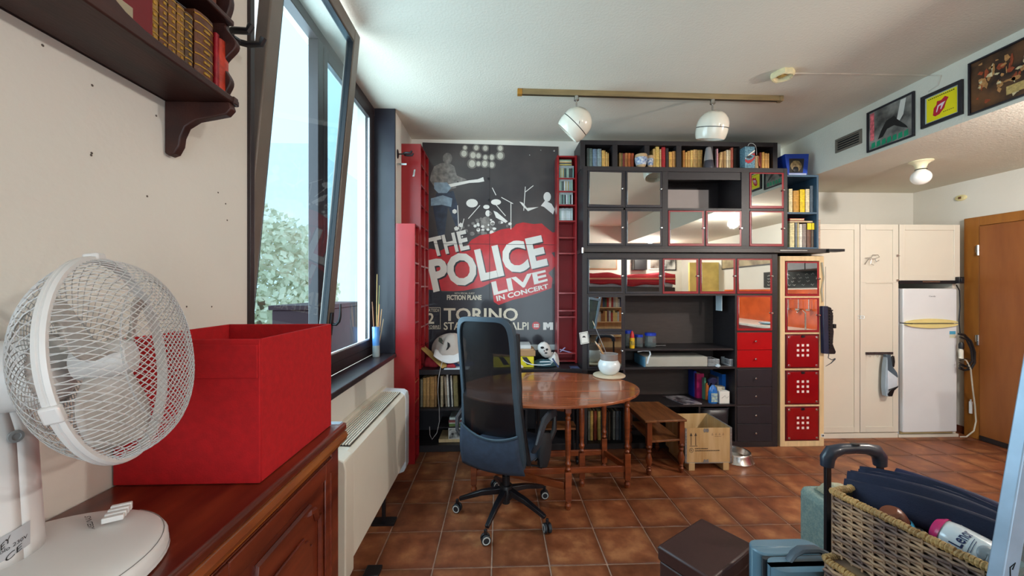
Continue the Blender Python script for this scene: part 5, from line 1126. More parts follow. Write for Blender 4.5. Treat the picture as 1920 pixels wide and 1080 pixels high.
# pot on round board
b0 = onZ(1142, 703, .752); pt_ = (b0.x, b0.y, .7425)
bo_ = thing('round_board', 'round pale wooden board under the white pot', 'board', pt_)
mk('disc', MB().lathe([(0, 0), (.128, 0), (.134, .005), (.134, .012), (.128, .016), (0, .016)], pt_, 40), mat('pale_board', '#cdbba0', .5, var=.06, vs=8, stretch=(1, 5, 1)), bo_)
pc_ = (b0.x, b0.y, .759); pot = thing('ceramic_pot', 'round white pot with a grey-brown neck holding brushes on the table', 'pot', pc_)
mk('body', MB().lathe([(0, 0), (.045, 0), (.06, .008), (.083, .035), (.093, .068), (.09, .095), (.075, .118), (.071, .122)], pc_, 40), mat('pot_white', '#dde2e2', .18, var=.01, coat=.5), pot)
mk('neck', MB().lathe([(.071, .121), (.0725, .13), (.0725, .165), (.075, .172), (.072, .176), (.068, .172), (.066, .12), (0, .03)], pc_, 40), mat('pot_taupe', '#8d827c', .3, var=.04, coat=.3), pot)
pb = Vector(pc_)
for i, (tx_, tz_, h, lb_, r_) in enumerate((((-.10), .30, '#b98a5c', 'short wooden paintbrush leaning in the white pot', .0035), ((-.075), .275, '#caa070', 'second wooden paintbrush leaning in the white pot', .003), ((-.028 - .085), .47, '#8c9094', 'long thin metal rod standing in the white pot', .0025))):
    a = pb + Vector((.03 + .005 * i, .01 * i, .035)); b = pb + Vector((tx_ - .02, -.0 + .03 * (i == 2), tz_ - .02))
    w_ = thing('paintbrush' if i < 2 else 'metal_rod', lb_, 'brush' if i < 2 else 'rod', a)
    mk('handle', MB().tube([a, a.lerp(b, .9)], r_, 6), mat('stick' + h[1:], h, .45), w_)
    mk('tip', MB().tube([a.lerp(b, .9), a.lerp(b, .93), b], [r_ * 1.1, r_ * 1.5, r_ * .5], 6), mat('bristle', '#d8c6a8' if i < 2 else '#9a9ea2', .7), w_)

# ------------------------------------------------------------------ OLD STOOL, CRATE, BOWL
OAK = mat('stool_wood', '#865530', .42, col2='#64381c', vs=5, stretch=(6, 1, 2), coat=.15); OAKL = mat('stool_leg_wood', '#7a3e20', .35, col2='#5a2a14', vs=6)
stl = thing('wooden_stool', 'oblong old wooden stool with turned legs and a lower shelf', 'stool', (1.33, 3.2, 0))
mk('top', MB().prism([(1.15, 2.98, .425), (1.495, 3.0, .425), (1.47, 3.49, .425), (1.145, 3.49, .425)], (0, 0, .017)), OAK, stl, bevel=.004)
for x, y in ((1.192, 3.015), (1.468, 3.045), (1.19, 3.46), (1.445, 3.46)):
    mb = MB().lathe([(0, 0), (.012, 0), (.02, .02), (.021, .04), (.013, .052), (.019, .06), (.013, .07), (.024, .1), (.026, .13), (.018, .16), (.012, .175), (.021, .19), (.015, .205), (.026, .225), (.02, .24), (.0, .242)], (x, y, 0), 16).box(x - .02, y - .02, .24, x + .02, y + .02, .425)
    mk('leg', mb, OAKL, stl, bevel=.002)
mk('lower_shelf', MB().prism([(1.2, 3.0, .26), (1.46, 3.03, .26), (1.44, 3.45, .26), (1.2, 3.45, .26)], (0, 0, .016)), OAK, stl, bevel=.003)
mk('apron', MB().box(1.212, 3.452, .36, 1.425, 3.468, .424), OAKL, stl); mk('apron', MB().prism([(1.185, 3.04, .37), (1.20, 3.04, .37), (1.20, 3.44, .37), (1.185, 3.44, .37)], (0, 0, .054)), OAKL, stl)

PINE = mat('plywood', '#cdb083', .6, col2='#b8935e', vs=3, stretch=(7, 7, .8)); ZINC = mat('zinc_strip', '#9ea2a4', .4, metal=.7, var=.08)
cr = thing('wooden_crate', 'open pale plywood crate with arrows printed on its front, on two battens', 'crate', (1.7, 3.2, 0))
CX0, CX1, CY0, CY1 = 1.515, 1.905, 3.075, 3.44
mk('front_panel', MB().box(CX0, CY0, .062, CX1, CY0 + .008, .345), PINE, cr); mk('rear_panel', MB().box(CX0, CY1 - .008, .062, CX1, CY1, .345), PINE, cr)
for x in (CX0, CX1 - .008): mk('side_panel', MB().box(x, CY0 + .008, .062, x + .008, CY1 - .008, .345), PINE, cr)
mk('bottom_panel', MB().box(CX0 + .008, CY0 + .008, .062, CX1 - .008, CY1 - .008, .07), PINE, cr)
for x in (CX0 + .03, CX1 - .075): mk('batten', MB().box(x, CY0 - .004, .0, x + .05, CY1, .062), PINE, cr, bevel=.002)
for x, s in ((CX0, 1), (CX1, -1)):
    mk('corner_strip', MB().box(x - .0015 * s, CY0 - .0015, .06, x + .016 * s, CY0, .345).box(x - .0015 * s, CY0 - .0015, .06, x, CY0 + .02, .345), ZINC, cr)
    rv = MB()
    for k in range(11): rv.lathe([(0, 0), (.0035, 0), (.0025, .002), (0, .002)], n=8, M=Matrix.Rotation(R(90), 3, 'X')).tf(Matrix.Translation((x + .008 * s, CY0 - .0015, .08 + k * .025)), len(rv.v) - 18)
    mk('rivets', rv, CHROME, cr)
mk('edge_strip', MB().box(CX0, CY0 - .0015, .058, CX1, CY0 + .01, .066), ZINC, cr); mk('edge_strip', MB().box(CX1 - .009, CY0, .345, CX1 + .001, CY1, .348), ZINC, cr)
pr_ = MB(); cy = CY0 - .0008
for x in (1.565, 1.603):
    pr_.poly([(x - .0025, cy, .205), (x + .0025, cy, .205), (x + .0025, cy, .285), (x - .0025, cy, .285)]).poly([(x - .011, cy, .282), (x + .011, cy, .282), (x, cy, .31)])
pr_.poly([(1.552, cy, .198), (1.618, cy, .198), (1.618, cy, .202), (1.552, cy, .202)])
for x in (1.735, 1.765, 1.795, 1.825): pr_.poly([(x, cy, .288), (x + .014, cy, .288), (x + .014, cy, .292), (x, cy, .292)]).poly([(x + .003, cy, .299), (x + .011, cy, .299), (x + .011, cy, .302), (x + .003, cy, .302)])
pr_.poly([(1.76, cy, .275), (1.815, cy, .275), (1.815, cy, .277), (1.76, cy, .277)])
pr_.tube([(1.568 + .016 * math.cos(a), cy, .165 + .018 * math.sin(a)) for a in [6.283 * k / 20 for k in range(20)]], .0014, 4, closed=True)
mk('stencil_marks', pr_, mat('stencil', '#4a4038', .8), cr)
STN = mat('stencil', '#4a4038', .8)
letters('stencil_lettering', 'R', [(1.562, cy, .173), (1.574, cy, .173), (1.574, cy, .157), (1.562, cy, .157)], STN, cr, .0004)
sm = MB(); rnq = random.Random(4)
for z_, x_end in ((.178, 1.70), (.161, 1.80)):
    x = 1.597
    while x < x_end: w_ = rnq.uniform(.004, .007); sm.poly([(x, cy, z_ - .004), (x + w_, cy, z_ - .004), (x + w_, cy, z_ + rnq.uniform(.002, .005)), (x, cy, z_ + .004)]); x += w_ + .0022
mk('worn_print', sm, STN, cr, kind='stuff')
for z, q in ((.325, 1), (.072, -1)):
    mk('butterfly_clip', MB().prism([(1.665, cy, z), (1.675, cy, z + .02), (1.69, cy, z + .012), (1.705, cy, z + .02), (1.713, cy, z), (1.705, cy, z - .016), (1.69, cy, z - .008), (1.675, cy, z - .016)], (0, -.002, 0)), ZINC, cr)
bw = thing('pet_bowl', 'shiny steel pet bowl on the tiles beside the crate', 'bowl', (2.055, 3.27, 0))
mk('bowl', MB().lathe([(0, .002), (.11, .002), (.142, 0), (.146, .004), (.14, .012), (.125, .06), (.122, .07), (.117, .074), (.11, .07), (.1, .02), (0, .014)], (2.055, 3.27, 0), 44), STEEL, bw)

# ------------------------------------------------------------------ WARDROBE AND FRIDGE
WY = 3.68; WT = 2.125
wd = thing('wardrobe', 'cream built-in wardrobe with two tall doors left of the fridge', 'wardrobe', (3.5, WY, 0))
mk('carcass', MB().box(3.066, WY + .02, .05, 3.965, 4.23, WT), CREAMP, wd); mk('plinth', MB().box(3.066, WY - .0, 0, 3.965, 4.2, .05), CREAMP, wd, bevel=.002)
def panel_door(parent, x0, x1, z0, z1, split=None):
    d = mk('door', MB().box(x0, WY, z0, x1, WY + .02, z1), CREAMP, parent, bevel=.002)
    bw_ = .055; zs_ = [(z0, z1)] if not split else [(z0, split), (split, z1)]
    fm = MB()
    for a, b in zs_:
        fm.box(x0, WY - .008, a, x0 + bw_, WY, b).box(x1 - bw_, WY - .008, a, x1, WY, b).box(x0 + bw_, WY - .008, a, x1 - bw_, WY, a + (bw_ if a == z0 else .01)).box(x0 + bw_, WY - .008, b - (bw_ if b == z1 else .01), x1 - bw_, WY, b)
    mk('door_frame_rails', fm, CREAMP, d, bevel=.002); return d
dL = panel_door(wd, 3.07, 3.566, .06, WT - .004); dR = panel_door(wd, 3.572, 3.962, .06, WT - .004, split=1.545)
for x, d in ((3.553, dL), (3.588, dR)): mk('pull', MB().tube([(x - .008, WY - .009, 1.215), (x + .008, WY - .022, 1.215), (x + .008, WY - .022, 1.19), (x - .008, WY - .009, 1.19)], .003, 6), CHROME, d)
for z in (1.555, 1.80): mk('latch', MB().box(3.935, WY - .016, z, 3.955, WY - .008, z + .02).tube([(3.94, WY - .02, z + .008), (3.965, WY - .02, z + .008)], .003, 6), CHROME, dR)
br2 = thing('wardrobe_bridge', 'cream cupboard bridging over the fridge', 'cupboard', (4.28, WY, 1.55))
mk('carcass', MB().box(3.97, WY + .02, 1.56, 4.60, 4.23, WT).box(4.565, WY + .03, 0, 4.60, 4.23, 1.56).box(3.966, WY + .03, 0, 3.978, 4.23, 1.56), CREAMP, br2)
db = mk('door', MB().box(3.972, WY, 1.565, 4.598, WY + .02, WT - .004), CREAMP, br2, bevel=.002)
mk('door_frame_rails', MB().box(3.972, WY - .008, 1.565, 4.03, WY, 2.121).box(4.54, WY - .008, 1.565, 4.598, WY, 2.121).box(4.03, WY - .008, 1.565, 4.54, WY, 1.62).box(4.03, WY - .008, 2.066, 4.54, WY, 2.121), CREAMP, db, bevel=.002)
mk('plinth', MB().box(3.978, WY + .005, 0, 4.60, 4.2, .028), CREAMP, br2)
bk = mk('air_grille', MB().box(3.972, WY - .012, 1.532, 4.56, WY + .04, 1.565), BLACKP, br2, bevel=.002); mk('grille_handle', MB().box(4.2, WY - .018, 1.547, 4.38, WY - .012, 1.557), STEEL, bk)
sock = thing('black_adapter', 'black plug block at the lower right corner of the bridge cupboard', 'plug', (4.57, WY, 1.55))
mk('block', MB().box(4.545, WY - .045, 1.535, 4.60, WY - .009, 1.60), BLACKP, sock, bevel=.004); mk('pin_housing', MB().box(4.555, WY - .055, 1.55, 4.585, WY - .045, 1.585), BLACKP, sock, bevel=.002)
FR = mat('fridge_white', '#dfe2e4', .3, var=.015); FC = mat('fridge_cream', '#e2d28c', .4, var=.05)
fg = thing('fridge', 'white two-door fridge-freezer with yellowed handles', 'fridge', (4.26, 3.7, .03))
mk('cabinet', MB().box(3.995, 3.70, .03, 4.545, 4.20, 1.485), mat('fridge_side', '#c9cfd8', .4, var=.02), fg, bevel=.006)
fl = mk('lower_door', MB().box(3.993, 3.655, .06, 4.547, 3.698, 1.135), FR, fg, bevel=.008); fu = mk('freezer_door', MB().box(3.993, 3.655, 1.145, 4.547, 3.698, 1.485), FR, fg, bevel=.008)
def hb(zc, s):
    n = 16; pts = [(4.0, 3.656, zc), (4.54, 3.656, zc)] + [(4.54 - .54 * k / n, 3.656, zc + s * (.006 + .034 * math.sin(math.pi * k / n) ** .6)) for k in range(n + 1)]
    return MB().prism(pts, (0, -.022, 0))
mk('handle', hb(1.146, 1), FC, fu, angle=60); mk('handle', hb(1.134, -1), FC, fl, angle=60)
mk('handle_slot', MB().box(4.06, 3.628, 1.137, 4.48, 3.65, 1.143), mat('slot_grey', '#7c7358', .5), fl)
letters('brand_lettering', 'Candy', [(4.255, 3.654, 1.415), (4.325, 3.654, 1.415), (4.325, 3.654, 1.398), (4.255, 3.654, 1.398)], mat('logo_dark', '#4c5058', .5), fu, .0006, .01)
mk('energy_sticker', MB().box(4.468, 3.6535, 1.03, 4.53, 3.655, 1.062), mat('sticker_blue', '#4a9cc0', .4), fl); mk('energy_sticker', MB().box(4.468, 3.6535, .995, 4.53, 3.655, 1.03), mat('sticker_beige', '#cfcdb4', .4), fl)
for x in (4.03, 4.5): mk('foot', MB().lathe([(0, 0), (.016, 0), (.016, .03), (0, .03)], (x, 3.74, .0285), 12), BLACKP, fg)
mk('toe_gap', MB().box(4.0, 3.69, .035, 4.54, 3.70, .06), mat('yellow_seal', '#d0c088', .6), fg)
# hanging things on the wardrobe doors
def at_w(px, py, d=.012): return onY(px, py, WY - d)
rk = thing('hook_rail', 'short dark hook rail low on the right wardrobe door', 'hook rail', at_w(1651, 664))
a, b = at_w(1623, 665), at_w(1674, 660); mk('rail', MB().box(a.x, WY - .018, a.z, b.x, WY - .0085, b.z), mat('rail_dark', '#3a3030', .5, var=.5, vs=60), rk, bevel=.002)
for px in (1627, 1641, 1657, 1671): q = at_w(px, 665, .018); mk('hook', MB().tube([q, q + Vector((0, -.006, -.018)), q + Vector((.004, -.02, -.02)), q + Vector((.008, -.024, -.008))], .0025, 6), CHROME, rk)
hv = thing('hand_vacuum', 'small grey and white handheld vacuum hanging from the hook rail', 'vacuum cleaner', at_w(1663, 700))
def wp(pts, m, name, th=.05, d=.03): mk(name, MB().prism([tuple(at_w(x, y, d)) for x, y in pts], (0, -th, 0)), m, hv, bevel=.006)
wp([(1655, 664), (1663, 664), (1666, 685), (1675, 697), (1677, 705), (1672, 712), (1655, 690)], mat('vac_grey', '#4b5a66', .35), 'handle', .04)
wp([(1655, 668), (1652, 690), (1651, 725), (1653, 741), (1658, 741), (1656, 700)], mat('vac_light', '#9aaab6', .35), 'side_shell', .05)
wp([(1655, 692), (1673, 706), (1673, 722), (1659, 727), (1655, 728)], mat('vac_white', '#c3ccd4', .3), 'dust_cup', .055)
wp([(1655, 741), (1653, 736), (1660, 728), (1675, 720), (1675, 724), (1668, 730), (1664, 741)], BLACKP, 'nozzle', .05)
bh = thing('black_brush', 'small black oval brush hanging beside the handheld vacuum', 'brush', at_w(1674, 678))
mk('pad', MB().lathe([(0, .06), (.014, .05), (.02, 0), (.014, -.05), (0, -.06)], at_w(1674, 678, .03), 14, sy=.6), BLACKP, bh)
wh = thing('wire_hooks', 'bent wire hooks stuck high on the right wardrobe door', 'hook', at_w(1634, 486)); q = at_w(1634, 486)
mb = MB().tube([at_w(x, y, .02) for x, y in ((1622, 484), (1634, 483), (1636, 478), (1646, 478), (1649, 482), (1642, 485), (1628, 486))], .003, 6)
for pts in (((1628, 486), (1624, 492), (1622, 496)), ((1634, 486), (1632, 495), (1638, 497)), ((1641, 485), (1643, 491), (1648, 488))): mb.tube([at_w(x, y, .022) for x, y in pts], .003, 6)
mk('wires', mb, STEEL, wh)
ps_ = thing('black_strip', 'long black ridged strip with cords hanging at the edge of the left wardrobe door', 'hanging bag', onY(1554, 620, 3.5))
QX = lambda px, py: onY(px, py, 3.47)
mk('flat_back', MB().prism([tuple(QX(x, y)) for x, y in ((1543, 574), (1553, 574), (1555, 664), (1545, 663))], (0, .036, 0)), mat('strip_blue', '#20283e', .4), ps_, bevel=.004)
mk('ridged_body', MB().prism([tuple(QX(x, y)) for x, y in ((1551, 574), (1559, 577), (1563, 592), (1562, 610), (1564, 622), (1562, 645), (1568, 660), (1566, 664), (1553, 664))], (0, .038, 0)), BLACKP, ps_, bevel=.005)
rd = MB()
for k in range(14): p = QX(1557.5, 582 + k * 5.4); rd.box(p.x - .016, 3.462, p.z - .006, p.x + .016, 3.47, p.z + .006)
mk('ridge', rd, mat('ridge_black', '#0e0e12', .6), ps_); p = QX(1568, 612); mk('side_knob', MB().box(p.x - .012, 3.48, p.z - .02, p.x + .012, 3.51, p.z + .02), BLACKP, ps_, bevel=.004)
mk('cord', MB().tube([QX(x, y) for x, y in ((1554, 664), (1553, 671), (1560, 675), (1566, 672))], .004, 6).tube([QX(x, y) for x, y in ((1566, 673), (1558, 681), (1548, 687))], [.006, .004, .002], 6), mat('cord_grey', '#3a3c42', .5), ps_)
mk('hanger', MB().tube([QX(1548, 575), QX(1548, 500) + Vector((0, .0, 0))], .0015, 4), BLACKP, ps_)
strp = MB().tube([onY(x, y, 3.50) for x, y in ((1541, 492), (1544.5, 520), (1540.5, 545), (1543, 566))], [.012, .010, .012, .008], 6, sq=(1, .3))
tag(mk('cream_strap', strp, mat('strap_cream', '#cdbfa4', .8), None), 'cream fabric strap hanging down the birch tower side', 'strap')
# cables by the fridge
cc_ = thing('cable_coil', 'thick coil of black cable hanging between fridge and door frame', 'cable', (4.66, 3.66, 1.0))
DY = lambda px, py, Y_: onY(px, py, Y_)
mk('black_coil', MB().tube([DY(x, y, 3.6) for x, y in ((1798, 626), (1808, 628), (1820, 640), (1827, 660), (1827, 680), (1820, 692), (1808, 694), (1799, 690))], .011, 8).tube([DY(x, y, 3.59) for x, y in ((1800, 632), (1812, 636), (1821, 655), (1823, 676), (1814, 688), (1800, 684))], .008, 8), BLACKP, cc_)
mk('thin_loops', MB().tube([DY(x, y, 3.58) for x, y in ((1798, 680), (1812, 686), (1822, 676), (1812, 672), (1799, 676))], .004, 6).tube([DY(x, y, 3.57) for x, y in ((1798, 686), (1810, 694), (1818, 688))], .004, 6), BLACKP, cc_)
mk('white_socket', MB().lathe([(0, 0), (.017, 0), (.017, .08), (.012, .085), (.012, .1), (0, .1)], DY(1802, 672, 3.6), 14), mat('socket_white', '#dcd8c8', .4), cc_)
mk('black_plug', MB().lathe([(.008, 0), (.02, .01), (.02, .05), (.012, .07), (0, .07)], DY(1802.5, 655, 3.6), 14), BLACKP, cc_)
gc = MB().tube([DY(x, y, Y_) for x, y, Y_ in ((1802, 671, 3.6), (1812, 676, 3.58), (1820, 692, 3.58), (1824, 730, 3.6), (1828, 760, 3.62), (1830, 790, 3.60), (1826, 808, 3.57), (1812, 819, 3.55), (1800, 819, 3.58))], .006, 8)
tag(mk('grey_power_cable', gc, mat('cable_beige', '#b5ad9c', .5), None), 'beige-grey power cable dropping from the socket to the floor by the door', 'cable')
bc2 = MB().tube([DY(x, y, 3.63) for x, y in ((1793, 534), (1799, 545), (1800, 575), (1798, 600), (1800, 626))], .005, 8)
tag(mk('black_power_cable', bc2, BLACKP, None), 'thin black cable running down the fridge side from the plug block', 'cable')
ws = thing('cable_clip_box', 'small white cable box low on the door frame', 'junction box', (4.70, 3.66, .3)); p = DY(1831, 786, 3.62); mk('body', MB().box(4.686, 3.65, .24, 4.705, 3.67, .36), WHITEP, ws, bevel=.003); mk('cable_entry', MB().lathe([(0, 0), (.006, 0), (.006, .02), (0, .02)], (4.695, 3.66, .36), 10), WHITEP, ws)
# ------------------------------------------------------------------ CREDENZA UNDER THE WINDOW
CZ = 1.037; CFX = -.53
cz_ = thing('credenza', 'dark mahogany credenza with panelled doors along the left wall', 'cabinet', (-.7, .6, 0))
mk('top', MB().box(XL + .002, -.55, CZ - .028, -.515, 1.318, CZ), MAHOG, cz_, bevel=.009)
mk('top_moulding', MB().tube([(-.525, -.55, CZ - .04), (-.525, 1.300, CZ - .04), (XL + .01, 1.300, CZ - .04)], .018, 8).box(XL + .01, -.55, CZ - .075, -.532, 1.298, CZ - .03), mat('mahogany_edge', '#96541e', .3, col2='#743612', vs=4, stretch=(5, .8, 5), coat=.35), cz_)
mk('carcass', MB().box(XL + .01, -.55, .06, CFX - .022, 1.285, CZ - .07), MAHOG, cz_); mk('plinth', MB().box(XL + .01, -.55, 0, CFX + .012, 1.298, .075), MAHOG, cz_, bevel=.006)
for y0, y1 in ((1.235, 1.287), (.70, .712), (.10, .15)): mk('stile', MB().box(CFX - .022, y0, .075, CFX - .002, y1, CZ - .07), MAHOG, cz_, bevel=.003)
def cdoor(y0, y1):
    z0, z1 = .085, CZ - .082; d = mk('door', MB().box(CFX - .022, y0, z0, CFX - .004, y1, z1), MAHOG, cz_, bevel=.002)
    X = CFX; e = .05; g_ = MB()
    g_.box(X - .004, y0, z0, X + .004, y0 + e, z1).box(X - .004, y1 - e, z0, X + .004, y1, z1).box(X - .004, y0 + e, z0, X + .004, y1 - e, z0 + e).box(X - .004, y0 + e, z1 - e, X + .004, y1 - e, z1)
    mk('door_rails', g_, MAHOG, d, bevel=.003)
    a, b, c, f = y0 + e + .03, y1 - e - .03, z0 + e + .03, z1 - e - .03; k = .05
    out = [(a, c), (b, c), (b, f - k * 1.1), (b - k * .35, f - k * 1.1), (b - k * .6, f - k * .5), (b - k * 1.2, f - k * .35), (b - k * 1.2, f), (a + k * 1.2, f), (a + k * 1.2, f - k * .35), (a + k * .6, f - k * .5), (a + k * .35, f - k * 1.1), (a, f - k * 1.1)]
    mk('raised_moulding', MB().tube([(X - .002, y, z) for y, z in out], .009, 6, closed=True), MAHOG, d)
    cy_, cz2 = (a + b) / 2, (c + f) / 2
    mk('raised_field', MB().prism([(X - .004, cy_ + (y - cy_) * .72, cz2 + (z - cz2) * .82) for y, z in out], (.008, 0, 0)), MAHOG, d, bevel=.003)
    for yy in (y0 + .018, y1 - .018): mk('reed', MB().tube([(X + .004, yy, z0 + .03), (X + .004, yy, z1 - .04)], .004, 6), MAHOG, d)
cdoor(.715, 1.232); cdoor(.153, .697)
ped = MB().lathe([(0, -.09), (.012, -.08), (.02, -.03), (.022, 0), (.02, .03), (.012, .08), (0, .09)], n=12).tf(Matrix.Translation((-.56, 1.289, .84)) @ Matrix.Diagonal((1, .6, 1, 1)))
mk('carved_boss', ped, MAHOG, cz_)
mk('metal_hinge_strip', MB().box(-.60, 1.288, CZ - .002, -.53, 1.316, CZ + .001), mat('grey_strip', '#9aa6b0', .4, metal=.4), cz_)

# red fabric box, open on top
RF = mat('felt_red', '#a9060f', .85, var=.1, vs=60, bump=.25, bs=300); RFI = mat('felt_red_inside', '#900812', .9, var=.08, vs=60)
rb = thing('storage_box', 'bright red fabric storage box, open on top, on the credenza', 'box', (-.72, 1.08, CZ + .001))
rx0, rx1, ry0, ry1, rz0, rz1 = XL + .006, -.553, .904, 1.282, CZ + .001, CZ + .335
mk('front_wall', MB().box(rx0, ry0, rz0, rx1, ry0 + .006, rz1), RF, rb, bevel=.0025); mk('rear_wall', MB().box(rx0, ry1 - .006, rz0, rx1, ry1, rz1), RF, rb, bevel=.0025)
mk('side_wall', MB().box(rx0, ry0 + .006, rz0, rx0 + .006, ry1 - .006, rz1), RF, rb, bevel=.0025); mk('side_wall', MB().box(rx1 - .006, ry0 + .006, rz0, rx1, ry1 - .006, rz1), RF, rb, bevel=.0025)
mk('bottom', MB().box(rx0 + .006, ry0 + .006, rz0, rx1 - .006, ry1 - .006, rz0 + .006), RFI, rb)
mk('front_band', MB().box(rx0 + .004, ry0 - .003, rz1 - .09, rx1 - .004, ry0, rz1 - .012), RF, rb, bevel=.0015)

# ------------------------------------------------------------------ TABLE FAN
FC_ = Vector((-.631, .651, 1.375)); az, el = .377, .152
N_ = Vector((math.cos(el) * math.cos(az), math.cos(el) * math.sin(az), math.sin(el))); U_ = Vector((-math.sin(az), math.cos(az), 0)); V_ = N_.cross(U_)
FM = Matrix((U_, V_, N_)).transposed()
FW = mat('fan_wire', '#bcbdbd', .3, var=.02); FPL = mat('fan_plastic', '#d9d9d8', .35, var=.015); FBL = mat('fan_blade', '#b9b4af', .4, var=.02)
fan = thing('table_fan', 'white table fan with a mesh cage standing on the credenza', 'fan', (-.715, .60, CZ))
def W(r, a, h): return FC_ + FM @ Vector((r * math.cos(a), r * math.sin(a), h))
def guard(name, depth, sgn, r0):
    mb = MB(); Rr = .162; NS = 52
    for d in (1, -1):
        for k in range(NS):
            a0 = 2 * math.pi * k / NS; pts = []
            for i in range(15):
                t = i / 14; r = r0 + (Rr - r0) * t; u = r / Rr
                h = sgn * depth * max(0, 1 - u ** 3.6) ** .62
                pts.append(W(r, a0 + d * 1.15 * t, h))
            mb.tube(pts, .0008, 3)
    return mk(name, mb, FW, fan, angle=60)
def net_guard(name, depth):
    mb = MB(); Rr = .162; sp = .0082
    for ang in (R(24), R(-38)):
        d = Vector((math.cos(ang), math.sin(ang))); n_ = Vector((-d.y, d.x)); k = -int(Rr / sp)
        while k * sp < Rr:
            off = k * sp; half = math.sqrt(max(0, Rr * Rr - off * off)); k += 1
            if half < .02: continue
            pts = []
            for i in range(19):
                s = -math.cos(math.pi * i / 18) * half; q = d * s + n_ * off; r = q.length
                h = depth * max(0, 1 - (r / Rr) ** 4.2) ** .55
                pts.append(FC_ + FM @ Vector((q.x, q.y, h)))
            mb.tube(pts, .0008, 3)
    return mk(name, mb, FW, fan, angle=60)
net_guard('front_guard', .078); guard('rear_guard', .074, -1, .055)
def ringt(r, h, rad, n=56): return MB().tube([W(r, 2 * math.pi * k / n, h) for k in range(n)], rad, 6, closed=True)
mk('rim_band', MB().lathe([(.160, -.007), (.1665, -.007), (.168, -.002), (.166, .0), (.168, .002), (.1665, .007), (.160, .007), (.159, -.007)], FC_, 72, M=FM), FPL, fan)
def prof_h(r, depth): return depth * max(0, 1 - (r / .162) ** 3.6) ** .62
mk('guard_ring', ringt(.12, prof_h(.12, .078) - .001, .0014), FW, fan); mk('guard_ring', ringt(.10, -prof_h(.10, .074), .0014), FW, fan)
mk('motor_housing', MB().lathe([(0, -.20), (.03, -.198), (.048, -.18), (.054, -.14), (.056, -.085), (.05, -.07), (.03, -.062), (0, -.06)], FC_, 32, M=FM), FPL, fan)
mk('rear_plate', MB().lathe([(.058, -.074), (.058, -.079), (.02, -.079)], FC_, 28, M=FM), FPL, fan)
hb_ = mk('hub', MB().lathe([(0, -.045), (.026, -.045), (.03, -.03), (.03, .01), (.024, .022), (0, .026)], FC_, 28, M=FM), FPL, fan)
for k in range(3):
    a0 = R([12, 130, 252][k])
    def bl(u, v):
        r = .024 + (.143 - .024) * v; half = R(37) * (math.sin(math.pi * min(1, v * .75 + .18)) ** .7) * (1 if v < .9 else math.sqrt(max(.02, 1 - ((v - .9) / .1) ** 2 * .75)))
        a = a0 + (u * 2 - 1) * half + .3 * v
        return W(r, a, -.012 + (u * 2 - 1) * (.024 - .006 * v) + .004)
    mk('blade', MB().grid(bl, 10, 10), FBL, fan, solid=.0022)
cl_ = Vector(W(.17, R(200), 0))
for a in (R(196), R(90)): c = W(.1665, a, 0); mk('rim_clip', MB().box(-.006, -.012, -.010, .006, .012, .010).tf(Matrix.Translation(c) @ (FM @ Matrix.Rotation(a, 3, 'Z')).to_4x4()), FPL, fan, bevel=.003)
# column and base
def colf(u, v):
    a = 2 * math.pi * u; z = CZ + .045 + .235 * v; w_ = .056 - .004 * v - .012 * max(0, v - .8) * 5
    return (-.772 + w_ * math.cos(a) * 1.0 - .01 * v, .60 + w_ * 1.05 * math.sin(a), z)
mk('column', MB().grid(colf, 32, 10), FPL, fan, solid=.004)
mk('neck', MB().tube([(-.79, .60, CZ + .262), (-.785, .602, 1.34), FC_ + N_ * (-.15)], [.042, .034, .03], 14), FPL, fan)
mk('column_top', MB().lathe([(.047, 0), (.044, .012), (.03, .02), (0, .022)], (-.782, .60, CZ + .278), 24), FPL, fan)
sp1 = onX(34, 812, -.735); dcp = (Vector((0, 0, CAM_H)) - sp1).normalized()
kx = Vector((-.772 - .01, .60, 0)); ang = R(-62); kp = Vector((-.7228, .597, 1.268)); ang = R(-8)
Mk = Vector((math.cos(ang), math.sin(ang), .05)).normalized().to_track_quat('Z', 'Y').to_matrix()
mk('tilt_screw', MB().lathe([(0, 0), (.0095, 0), (.009, .002), (.0055, .0025), (.005, .001), (0, .001)], kp, 24, M=Mk), mat('screw_grey', '#8e9192', .4), fan)
def base_f(u, v):
    a = 2 * math.pi * u; r = math.sin(v * math.pi / 2); k = .165 * (r ** .8)
    return (-.715 + k * math.cos(a), .598 + k * math.sin(a), CZ + .006 + .040 * (math.cos(v * math.pi / 2) ** .45))
mk('base', MB().grid(base_f, 56, 12), FPL, fan, angle=60)
mk('base_foot', MB().lathe([(0, 0), (.158, 0), (.166, .003), (.1655, .008)], (-.715, .598, CZ + .0005), 56), FPL, fan)
mk('base_seam', MB().tube([Vector(base_f(.02 + .36 * i / 20 - .16, .80)) + Vector((0, 0, .0006)) for i in range(21)], .0006, 4), mat('seam_grey', '#8a8a88', .6), fan)
# speed keys and lettering on the base
kc = onZ(218, 968, CZ + .048)
kd = Vector((.86, .5, 0)); kn = Vector((-.5, .86, 0))
for i in range(4):
    c = kc + kn * (i - 1.5) * .011 + kd * (.001 * i)
    mk('speed_key', MB().prism([c - kd * .014 - kn * .004, c + kd * .014 - kn * .004, c + kd * .014 + kn * .004, c - kd * .014 + kn * .004], (0, 0, .009 + .0015 * i)), FPL, fan, bevel=.0012)
tq = [onZ(x, y, CZ + .0475) for x, y in ((178, 993), (170, 968), (158, 969), (166, 992))]
letters('base_lettering', 'SYNTESY', [tq[2], tq[1], tq[0], tq[3]][0:4] if False else [tq[1], tq[0], tq[3], tq[2]], mat('print_black', '#202022', .6), fan, .0006, .01)
